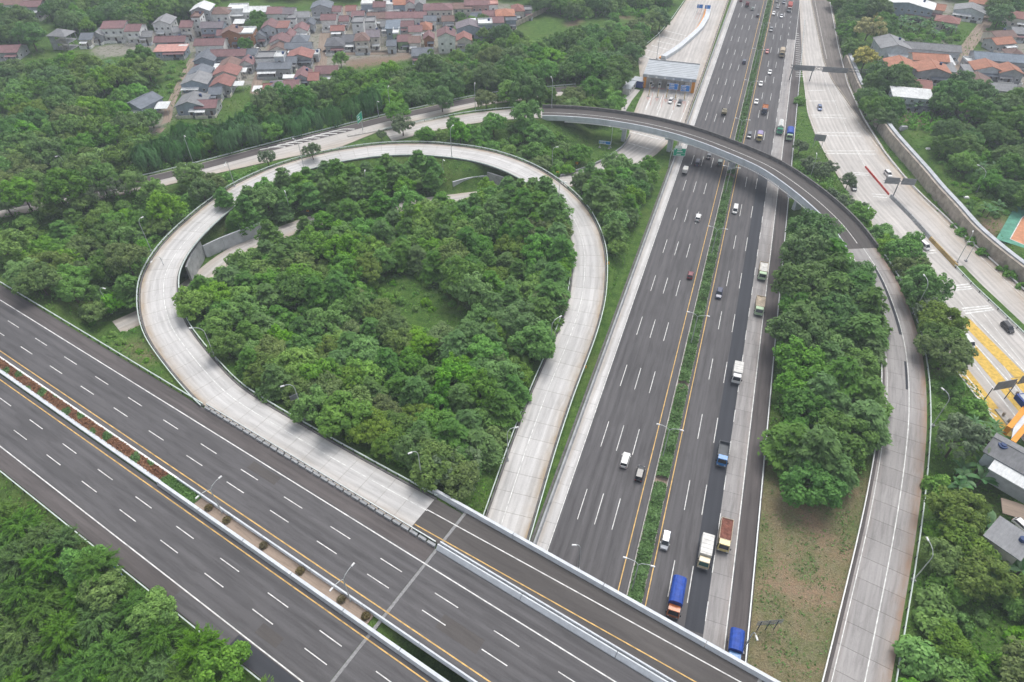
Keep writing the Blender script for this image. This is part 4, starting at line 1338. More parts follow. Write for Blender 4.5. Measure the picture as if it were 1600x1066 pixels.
def trunk_mesh(seed, H, r=0.22, limbs=5, lean=0.25):
    rng = random.Random(seed)
    b = MB()
    top = (rng.uniform(-lean, lean), rng.uniform(-lean, lean), H * 0.62)
    b.tube([(0, 0, -0.6), (top[0] * 0.3, top[1] * 0.3, H * 0.25), top], r, r * 0.55, 7)
    for k in range(limbs):
        a = k * 6.283 / limbs + rng.random()
        z = H * rng.uniform(0.30, 0.5)
        s = (top[0] * z / (H * .62), top[1] * z / (H * .62), z)
        e = (math.cos(a) * H * 0.22, math.sin(a) * H * 0.22, z + H * rng.uniform(0.15, 0.28))
        m_ = ((s[0] + e[0]) / 2, (s[1] + e[1]) / 2, (s[2] + e[2]) / 2 + 0.2)
        b.tube([s, m_, e], r * 0.45, r * 0.18, 5)
    return b.mesh('trunk', M['bark'])


KIND = {}
def reg(kind, cat, name, crowns, H, r=0.22, trunk=True):
    KIND[kind] = dict(cat=cat, name=name, crowns=crowns, trunks=[trunk_mesh(11 * k + len(kind), H, r) for k in range(2)] if trunk else None, H=H)


reg('broad', 'tree', 'broadleaf_tree', [broad(s) for s in (1, 2, 3, 4)], 7.2)
reg('tiered', 'tree', 'layered_tree', [tiered(s) for s in (5, 6, 7, 8)], 8.6)
reg('feathery', 'tree', 'feathery_tree', [feathery(s) for s in (9, 10, 11)], 8.5)
reg('leafy', 'tree', 'canopy_tree', [broad(s, 4.1, 7.0, 'leafy', 0.29, 110, 0.8) for s in (31, 32, 33)], 7.0)
reg('willow', 'tree', 'drooping_tree', [willow(s) for s in (12, 13, 14)], 9.5, 0.25)
reg('round', 'tree', 'dense_tree', [broad(s, 4.6, 8.4, 'round', 0.34, 110) for s in (15, 16, 17)], 8.4, 0.28)
reg('umbrella', 'tree', 'spreading_tree', [umbrella(18), umbrella(181)], 9.0, 0.4)
reg('yellow', 'tree', 'blossom_tree', [broad(19, 4.8, 10.0, 'yellow', 0.50, 60), broad(20, 4.8, 10.0, 'yellow', 0.5, 60)], 10, 0.3)
reg('grey', 'tree', 'greyish_tree', [broad(21, 3.4, 6.8, 'grey', 0.32, 70)], 6.8)
reg('shrub', 'shrub', 'leafy_shrub', [low_shrub(s) for s in (22, 23, 24)], 2.2, trunk=False)
reg('bush', 'bush', 'tall_bush', [low_shrub(s, 2.8, 4.0, 'shrub', 0.36, 30) for s in (25, 26, 27)], 4.0, trunk=False)

_bd = [(k * 0.79 + 0.2 * ((k * 37) % 5), 0.75 + 0.12 * ((k * 13) % 4), 2.7 + 0.3 * (k % 3), 0.75) for k in range(9)]
BAN = blades('leaf', _bd, 2.6, 0.75, 'banana', 0.55)
_b = MB(); _b.tube([(0, 0, -0.3), (0.05, 0, 1.2), (0.0, 0.05, 2.3)], 0.2, 0.12, 7); BAN_ST = _b.mesh('stem', M['bark'])
_pd = [(k * 0.52, 0.35 + 0.22 * (k % 3), 3.2, 0.55) for k in range(12)]
PAL = blades('frond', _pd, 3.2, 0.5, 'banana', 0.5, 6)
_b = MB(); _b.tube([(0, 0, -0.3), (0.2, 0.1, 3.0), (0.15, 0.0, 5.6)], 0.2, 0.13, 7); PAL_ST = _b.mesh('trunk', M['bark'])


def banana(p, s, rz, label, group):
    r = empty('banana_plant', p, rz, label, 'banana plant', group, sc=s)
    inst('stem', BAN_ST, r)
    for me in BAN: inst('leaf', me, r, (0, 0, 2.2))


def palm(p, s, rz, label, group):
    r = empty('palm_tree', p, rz, label, 'palm', group, sc=s)
    inst('trunk', PAL_ST, r)
    for me in PAL: inst('frond', me, r, (0.15, 0, 5.5))


SIZE_W = [(0.88, 'small'), (1.0, 'smallish'), (1.12, 'medium'), (1.26, 'large'), (9, 'very large')]
KW = {'broad': 'bright green broadleaf tree', 'tiered': 'dark tree with layered branches', 'feathery': 'feathery long-sprayed tree',
      'willow': 'drooping green tree', 'leafy': 'yellowish green canopy tree', 'round': 'dense dark round tree', 'umbrella': 'umbrella-shaped tree', 'yellow': 'tree covered in yellow-green blossom',
      'grey': 'greyish thin-leaved tree', 'shrub': 'low leafy shrub', 'bush': 'tall leafy bush'}
BLOCKS = []        # keep plants off roads
for Q, w in ((LOOP_C, 6.6), (FLY_C, 6.2), ((RA_OUT + RA_IN) / 2, 8.0), (LOW, 4.5)):
    BLOCKS.append((thin(Q, 6), w))
BLOCKS += [(HW[[0, -1]], 24.0), (thin((T_L + T_R) / 2, 8), 0), (thin((E_L + E_R) / 2, 8), 0), (np.array([vi(-330, 31), vi(250, 31)]), 19.0), (np.array([vi(-112, 50), vi(250, 50)]), 9)]
ROADPOLY = [[tuple(p) for p in T_L] + [tuple(p) for p in T_R[::-1]], [tuple(p) for p in E_L] + [tuple(p) for p in E_R[::-1]], YARD]
HOUSE_SPOTS = []


def blocked(X, Y, margin):
    bad = np.zeros(X.shape, bool)
    for Q, w in BLOCKS:
        if w <= 0: continue
        d, _ = seg_dist(X, Y, Q); bad |= d < w + margin
    for p in ROADPOLY:
        bad |= in_poly(X, Y, p)
        cx = np.array(p + [p[0]])[::4]
        d, _ = seg_dist(X, Y, cx); bad |= d < margin
    return bad


def poisson(poly, spacing, rng, holes=(), margin=1.2):
    xs_ = [p[0] for p in poly]; ys_ = [p[1] for p in poly]
    n = int((max(xs_) - min(xs_)) * (max(ys_) - min(ys_)) / spacing ** 2 * 6)
    n = min(max(n, 50), 9000)
    X = rng.uniform(min(xs_), max(xs_), n); Y = rng.uniform(min(ys_), max(ys_), n)
    ok = in_poly(X, Y, poly)
    for h in holes: ok &= ~in_poly(X, Y, h)
    X, Y = X[ok], Y[ok]
    ok = ~blocked(X, Y, margin)
    X, Y = X[ok], Y[ok]
    kept = []
    cell = {}
    for x, y in zip(X, Y):
        cx, cy = int(x // spacing), int(y // spacing)
        good = True
        for i in (-1, 0, 1):
            for j in (-1, 0, 1):
                for q in cell.get((cx + i, cy + j), ()):
                    if (q[0] - x) ** 2 + (q[1] - y) ** 2 < spacing ** 2: good = False; break
        if good:
            cell.setdefault((cx, cy), []).append((x, y)); kept.append((x, y))
    return kept


COUNT = {}
UNDER = []
PLANTED = []


def plant(kind, p, s, rng, place, group):
    k = KIND[kind]
    COUNT[kind] = COUNT.get(kind, 0) + 1
    word = [w for lim, w in SIZE_W if s < lim][0]
    lab = word + ' ' + KW[kind] + ' ' + place
    while len(lab.split()) > 16: lab = ' '.join(lab.split()[1:])
    rz = rng.random() * 6.283
    sz = s * rng.uniform(0.88, 1.15)
    if k['trunks'] is None:
        o = inst(k['name'], k['crowns'][rng.integers(len(k['crowns']))], None, p, rz, (s, s, sz))
        tag(o, lab, k['cat'], group)
    else:
        o = empty(k['name'], p, rz, lab, k['cat'], group)
        o.scale = (s, s, sz)
        inst('trunk', k['trunks'][rng.integers(2)], o)
        inst('crown', k['crowns'][rng.integers(len(k['crowns']))], o)
    return o


def zone(name, pts, zmid, spacing, kinds, group, marks, smin=0.75, smax=1.2, holes=(), margin=1.6, seed=1, w=None):
    """wood outlined by its crowns in the survey; marks = [(px, py, phrase)]"""
    rng = np.random.default_rng(seed)
    poly = ppoly(pts, zmid)
    hp = [ppoly(h, zmid) for h in holes]
    if spacing > 4.1: smin *= 1.15; smax *= 1.2; spacing *= 0.97
    spots = poisson(poly, spacing, rng, hp, margin)
    if HOUSE_SPOTS:
        hs_ = np.array(HOUSE_SPOTS)
        spots = [s for s in spots if np.min(np.hypot(hs_[:, 0] - s[0], hs_[:, 1] - s[1]) - hs_[:, 2]) > 1.8]
    if not spots: return
    Z = height(np.array([s[0] for s in spots]), np.array([s[1] for s in spots]))
    if spacing > 4.1 and zmid > 1.5: UNDER.append((poly, hp, margin))
    mk_ = [(at(x, y, zmid), ph) for x, y, ph in marks]
    names = list(kinds); wt = np.array([kinds[k] for k in names], float); wt /= wt.sum()
    for (x, y), z in zip(spots, Z):
        kd = names[rng.choice(len(names), p=wt)]
        ph = min(mk_, key=lambda q: (q[0][0] - x) ** 2 + (q[0][1] - y) ** 2)[1]
        plant(kd, (x, y, z - 0.15), rng.uniform(smin, smax), rng, ph, group)



# ------------------------------------------------------------------ houses
def roof_mat(name, c, ribs=3.2):
    m, nt, bs = nodes(name)
    tc = nt.nodes.new('ShaderNodeTexCoord').outputs['Object']
    n = noise(nt, tc, 0.5, 5, 0.65); n2 = noise(nt, mapping(nt, tc, (2.5, 0.4, 1)), 1.0, 4, 0.7)
    cc = mix(nt, 1.0, c, ramp(nt, n, [(0.3, 0.72), (0.7, 1.12)]), 'MULTIPLY')
    cc = mix(nt, 1.0, cc, ramp(nt, n2, [(0.3, 0.80), (0.6, 1.06)]), 'MULTIPLY')
    r = mth(nt, 'MULTIPLY_ADD', obj_rand(nt), 0.25); r.node.inputs[2].default_value = 0.87
    cb = nt.nodes.new('ShaderNodeCombineColor')
    for k in range(3): nt.links.new(r, cb.inputs[k])
    nt.links.new(mix(nt, 1.0, cc, cb.outputs[0], 'MULTIPLY'), bs.inputs['Base Color'])
    bs.inputs['Roughness'].default_value = 0.8
    w = nt.nodes.new('ShaderNodeTexWave'); w.inputs['Scale'].default_value = ribs
    w.bands_direction = 'DIAGONAL'
    nt.links.new(tc, w.inputs['Vector'])
    bump(nt, bs, w.outputs[0], 0.35, 0.05)
    return m


ROOF = {k: roof_mat('roof_' + k, c) for k, c in [
    ('maroon', (0.22, 0.118, 0.122)), ('brown', (0.20, 0.125, 0.105)), ('red', (0.30, 0.135, 0.115)), ('orange', (0.40, 0.175, 0.11)), ('slate', (0.155, 0.175, 0.205)),
    ('grey', (0.24, 0.245, 0.255)), ('purple', (0.19, 0.165, 0.185)), ('white', (0.72, 0.74, 0.74)), ('blue', (0.20, 0.245, 0.30)), ('pink', (0.52, 0.27, 0.23)), ('darkgrey', (0.13, 0.135, 0.15))]}
RW = {'maroon': 'maroon', 'brown': 'brown', 'red': 'red', 'orange': 'orange', 'slate': 'slate-grey', 'grey': 'grey', 'purple': 'purplish grey', 'white': 'white', 'blue': 'blue-grey', 'pink': 'faded pink', 'darkgrey': 'dark grey'}
WALL = {k: plain('house_wall_' + k, c, 0.85, 0.16, 0.7) for k, c in [
    ('white', (0.82, 0.82, 0.81)), ('grey', (0.42, 0.43, 0.45)), ('blue', (0.34, 0.40, 0.48)), ('cream', (0.66, 0.62, 0.56)), ('orange', (0.40, 0.20, 0.11)), ('green', (0.36, 0.50, 0.28)), ('pink', (0.52, 0.36, 0.33)), ('pale', (0.56, 0.60, 0.64))]}


def window_mesh(w=1.2, h=1.2):
    b = MB()
    b.box(-w / 2, w / 2, -0.05, 0.02, -h / 2, h / 2, 0)
    b.box(-w / 2 + 0.1, -0.04, -0.07, -0.04, -h / 2 + 0.1, h / 2 - 0.1, 1)
    b.box(0.04, w / 2 - 0.1, -0.07, -0.04, -h / 2 + 0.1, h / 2 - 0.1, 1)
    return b.mesh('window', [M['white'], M['window_glass']])


WIN = window_mesh()
_b = MB(); _b.box(-0.5, 0.5, -0.06, 0.02, 0, 2.1); DOOR = _b.mesh('door', M['bark'])
DISH = MB(); DISH.cyl((0, 0, 0.5), (0, 0, 1), 0.6, 1.1, 10); TANK = DISH.mesh('water_tank', plain('blue_tank', (0.03, 0.06, 0.16), 0.5))


def make_roof(b, w, d, h, kind, rise, eave=0.55, th=0.18):
    x0, x1, y0, y1 = -w / 2 - eave, w / 2 + eave, -d / 2 - eave, d / 2 + eave
    if kind == 'gx':            # ridge along x
        r = h + rise; e = h - 0.15
        for s in (-1, 1):
            ye = s * (d / 2 + eave)
            b.hexa([(x0, ye, e), (x1, ye, e), (x1, 0, r), (x0, 0, r)] if s < 0 else [(x1, ye, e), (x0, ye, e), (x0, 0, r), (x1, 0, r)],
                   [(x0, ye, e + th), (x1, ye, e + th), (x1, 0, r + th), (x0, 0, r + th)] if s < 0 else [(x1, ye, e + th), (x0, ye, e + th), (x0, 0, r + th), (x1, 0, r + th)])
    elif kind == 'gy':
        r = h + rise; e = h - 0.15
        for s in (-1, 1):
            xe = s * (w / 2 + eave)
            q = [(xe, y1, e), (xe, y0, e), (0, y0, r), (0, y1, r)] if s < 0 else [(xe, y0, e), (xe, y1, e), (0, y1, r), (0, y0, r)]
            b.hexa(q, [(p[0], p[1], p[2] + th) for p in q])
    elif kind == 'hip':
        e = h - 0.1; r = h + rise
        if w >= d: rx, ry = (w - d) / 2 + 0.2, 0.0
        else: rx, ry = 0.0, (d - w) / 2 + 0.2
        A, B_, C_, D_ = (x0, y0, e), (x1, y0, e), (x1, y1, e), (x0, y1, e)
        R1, R2 = (-rx, -ry, r), (rx, ry, r)
        if w >= d:
            b.quad(A, B_, R2, R1); b.quad(C_, D_, R1, R2); b.poly([B_, C_, R2]); b.poly([D_, A, R1])
        else:
            b.quad(B_, C_, R2, R1); b.quad(D_, A, R1, R2); b.poly([A, B_, R1]); b.poly([C_, D_, R2])
        b.box(x0, x1, y0, y1, e - th, e - 0.003)
    elif kind == 'shed':
        e = h; r = h + rise
        q = [(x0, y0, e), (x1, y0, e), (x1, y1, r), (x0, y1, r)]
        b.hexa(q, [(p[0], p[1], p[2] + th) for p in q])
    elif kind == 'flat':
        b.box(-w / 2 - 0.1, w / 2 + 0.1, -d / 2 - 0.1, d / 2 + 0.1, h, h + 0.12)


HOUSES = []


def house(px, py, wpx, d, h, kind, rc, wc, yaw=4.0, zb=0.0, rise=None, win=True, name='house', desc=None, extra=None):
    """px, py: survey point of the middle of the roof"""
    rise = rise if rise is not None else {'gx': 1.6, 'gy': 1.9, 'hip': 1.9, 'shed': 0.7, 'flat': 0.0}[kind]
    p = at(px, py, zb + h + rise * 0.55)
    w = wpx / scale_at(p) / max(0.6, math.cos(math.radians(yaw)))
    w = max(2.0, w * 1.08); d = d * 1.2; h = h * 1.08
    z0 = gz(p[0], p[1])
    if abs(z0 - zb) > 0.4: z0 = zb
    root = empty(name, (p[0], p[1], z0), math.radians(yaw))
    H_ = h
    b = MB()
    if kind in ('gx', 'gy', 'shed', 'flat', 'hip'):
        b.box(-w / 2, w / 2, -d / 2, d / 2, -1.0, H_ - (0.02 if kind == 'flat' else 0.12))
    if kind == 'gy':
        for s in (-1, 1):
            y = s * (d / 2 - 0.01)
            tri = [(-w / 2, y, H_ - 0.12), (w / 2, y, H_ - 0.12), (0, y, H_ + rise - 0.08)]
            b.poly(tri if s < 0 else tri[::-1])
    if kind == 'gx':
        for s in (-1, 1):
            x = s * (w / 2 - 0.01)
            tri = [(x, d / 2, H_ - 0.12), (x, -d / 2, H_ - 0.12), (x, 0, H_ + rise - 0.08)]
            b.poly(tri if s < 0 else tri[::-1])
    if kind == 'shed':
        q = [(-w / 2, d / 2 - .01, H_ - .12), (w / 2, d / 2 - .01, H_ - .12), (w / 2, d / 2 - .01, H_ + rise - .05), (-w / 2, d / 2 - .01, H_ + rise - .05)]
        b.poly(q[::-1])
        for s in (-1, 1):
            x = s * (w / 2 - .01); b.poly([(x, -d / 2, H_ - .12), (x, d / 2, H_ - .12), (x, d / 2, H_ + rise - .05)])
    b.build('wall', WALL[wc], root)
    r = MB(); make_roof(r, w, d, H_, kind, rise)
    if kind == 'flat':       # parapet
        for q in ((-w / 2 - .12, w / 2 + .12, -d / 2 - .12, -d / 2 + .1), (-w / 2 - .12, w / 2 + .12, d / 2 - .1, d / 2 + .12), (-w / 2 - .12, -w / 2 + .1, -d / 2 + .1, d / 2 - .1), (w / 2 - .1, w / 2 + .12, -d / 2 + .1, d / 2 - .1)):
            r.box(*q, H_ + 0.12, H_ + 0.75)
    r.build('roof', ROOF[rc], root)
    if kind in ('gx', 'gy', 'hip'):
        c = MB()
        if kind == 'gx' : c.box(-w / 2 - .5, w / 2 + .5, -0.14, 0.14, H_ + rise + 0.10, H_ + rise + 0.26)
        elif kind == 'gy': c.box(-0.14, 0.14, -d / 2 - .5, d / 2 + .5, H_ + rise + 0.10, H_ + rise + 0.26)
        else:
            L_ = abs(w - d) / 2 + 0.3
            if w >= d: c.box(-L_, L_, -0.14, 0.14, H_ + rise - 0.06, H_ + rise + 0.1)
            else: c.box(-0.14, 0.14, -L_, L_, H_ + rise - 0.06, H_ + rise + 0.1)
        c.build('ridge_cap', ROOF[rc], root)
    rr = random.Random(int(px * 7 + py * 13))
    if win and h > 2.6:
        fl = max(1, int(h // 2.9))
        nw = max(1, int(w // 2.9))
        for f in range(fl):
            for k in range(nw):
                x = (k + 0.5) * w / nw - w / 2
                if f == 0 and k == nw // 2:
                    inst('door', DOOR, root, (x, -d / 2, 0))
                    continue
                inst('window', WIN, root, (x, -d / 2, 1.55 + f * 3.0))
        if d > 5:
            sd = 1 if p[0] < 0 else -1        # side that is seen
            for k in range(int(d // 4)):
                inst('window', WIN, root, (sd * w / 2, (k + 0.5) * d / int(d // 4) - d / 2, 1.55 + (fl - 1) * 3.0), sd * math.pi / 2)
    if extra == 'canopy':
        c = MB(); c.hexa([(-w * .4, -d / 2 - 2.6, H_ * 0.72 - .5), (w * .4, -d / 2 - 2.6, H_ * .72 - .5), (w * .4, -d / 2 - 0.1, H_ * .72), (-w * .4, -d / 2 - 0.1, H_ * .72)],
                         [(-w * .4, -d / 2 - 2.6, H_ * 0.72 - .4), (w * .4, -d / 2 - 2.6, H_ * .72 - .4), (w * .4, -d / 2 - 0.1, H_ * .72 + .1), (-w * .4, -d / 2 - 0.1, H_ * .72 + .1)])
        c.build('canopy', ROOF['white'], root)
        for sx in (-1, 1):
            c = MB(); c.box(sx * w * .38 - .08, sx * w * .38 + .08, -d / 2 - 2.5, -d / 2 - 2.34, 0, H_ * .72 - .5); c.build('canopy_post', M['steel'], root)
    if extra == 'balcony':
        c = MB(); c.box(-w * .42, w * .42, -d / 2 - 1.4, -d / 2 - 0.02, 2.9, 3.1); c.build('balcony_floor', WALL['white'], root)
        c = MB(); c.box(-w * .42, w * .42, -d / 2 - 1.4, -d / 2 - 1.3, 3.1, 3.95); c.build('balcony_rail', WALL['white'], root)
        for sx in (-1, 1):
            c = MB(); c.box(sx * w * .40 - .12, sx * w * .40 + .12, -d / 2 - 1.36, -d / 2 - 1.12, 0, 2.9); c.build('column', WALL['white'], root)
    if rr.random() < 0.25 and h > 2.8 and kind != 'hip':
        inst('water_tank', TANK, root, (w * 0.28, d * 0.2, H_ + (rise * 0.5 if kind != 'flat' else 0.1)))
    if h < 7 and w > 4.5 and name == 'house':
        pc = ['white', 'grey', 'maroon', 'slate', 'white'][rr.randrange(5)] if extra is None else None
        x0, x1 = (-w * .5, w * rr.uniform(-.05, .3)) if rr.random() < .5 else (w * rr.uniform(-.3, .05), w * .5)
        if pc:
            c = MB(); q = [(x0, -d / 2 - 2.4, 2.45), (x1, -d / 2 - 2.4, 2.45), (x1, -d / 2 - .03, 2.85), (x0, -d / 2 - .03, 2.85)]
            c.hexa(q, [(x, y, z + .1) for x, y, z in q]); c.build('porch_roof', ROOF[pc], root)
            for x in (x0 + .15, x1 - .15):
                c = MB(); c.box(x - .07, x + .07, -d / 2 - 2.3, -d / 2 - 2.16, 0, 2.45); c.build('porch_post', WALL['white'], root)
        c = MB(); yw_ = -d / 2 - 3.1
        c.box(-w / 2, w * .12, yw_, yw_ + .15, -.3, 1.25); c.box(w * .34, w / 2, yw_, yw_ + .15, -.3, 1.25)
        for s_ in (-1, 1): c.box(s_ * w / 2 - .08, s_ * w / 2 + .07, yw_ + .16, -d / 2 - .02, -.3, 1.25)
        c.build('yard_wall', WALL[['white', 'grey', 'cream', 'pale'][rr.randrange(4)]], root)
        c = MB(); c.box(w * .13, w * .33, yw_ + .03, yw_ + .08, 0, 1.2); c.build('gate', M['dark_metal'], root)
        c = MB(); c.box(-w / 2 + .1, w / 2 - .1, yw_ + .2, -d / 2 - .05, -.2, .14); c.build('yard_floor', M['wall_warm'], root)
    st = 'two-storey ' if h > 5.2 else ('tall ' if h > 7.5 else '')
    form = {'gx': 'long pitched roof', 'gy': 'gable facing the motorway', 'hip': 'hipped roof', 'shed': 'sloping roof', 'flat': 'flat roof terrace'}[kind]
    d_ = desc or '%s%s house with %s %s' % (st, {'cream': 'cream', 'pale': 'pale blue-grey', 'blue': 'blue-grey'}.get(wc, wc), RW[rc], form)
    HOUSES.append([root, p, d_, w, max(w, d) * 0.5 + 1.0])
    HOUSE_SPOTS.append((p[0], p[1], max(w, d) * 0.55 + 0.8))
    root['category'] = 'house' if name == 'house' else name.replace('_', ' ')
    return root


def canopy(px, py, wpx, d, h, zb=0.0, yaw=4.0, rc='white', desc='white sheet canopy'):
    p = at(px, py, zb + h + 0.2)
    w = wpx / scale_at(p)
    root = empty('canopy_roof', (p[0], p[1], zb), math.radians(yaw))
    b = MB(); q = [(-w / 2, -d / 2, h), (w / 2, -d / 2, h), (w / 2, d / 2, h + 0.6), (-w / 2, d / 2, h + 0.6)]
    b.hexa(q, [(x, y, z + 0.1) for x, y, z in q]); b.build('roof', ROOF[rc], root)
    for sx in (-1, 1):
        for sy in (-1, 1):
            c = MB(); c.box(sx * (w / 2 - .3) - .07, sx * (w / 2 - .3) + .07, sy * (d / 2 - .3) - .07, sy * (d / 2 - .3) + .07, -0.2, h + (0.08 if sy < 0 else 0.5)); c.build('post', M['steel'], root)
    root['category'] = 'canopy'
    HOUSES.append([root, p, desc, w, w / 2]); HOUSE_SPOTS.append((p[0], p[1], w * 0.5))


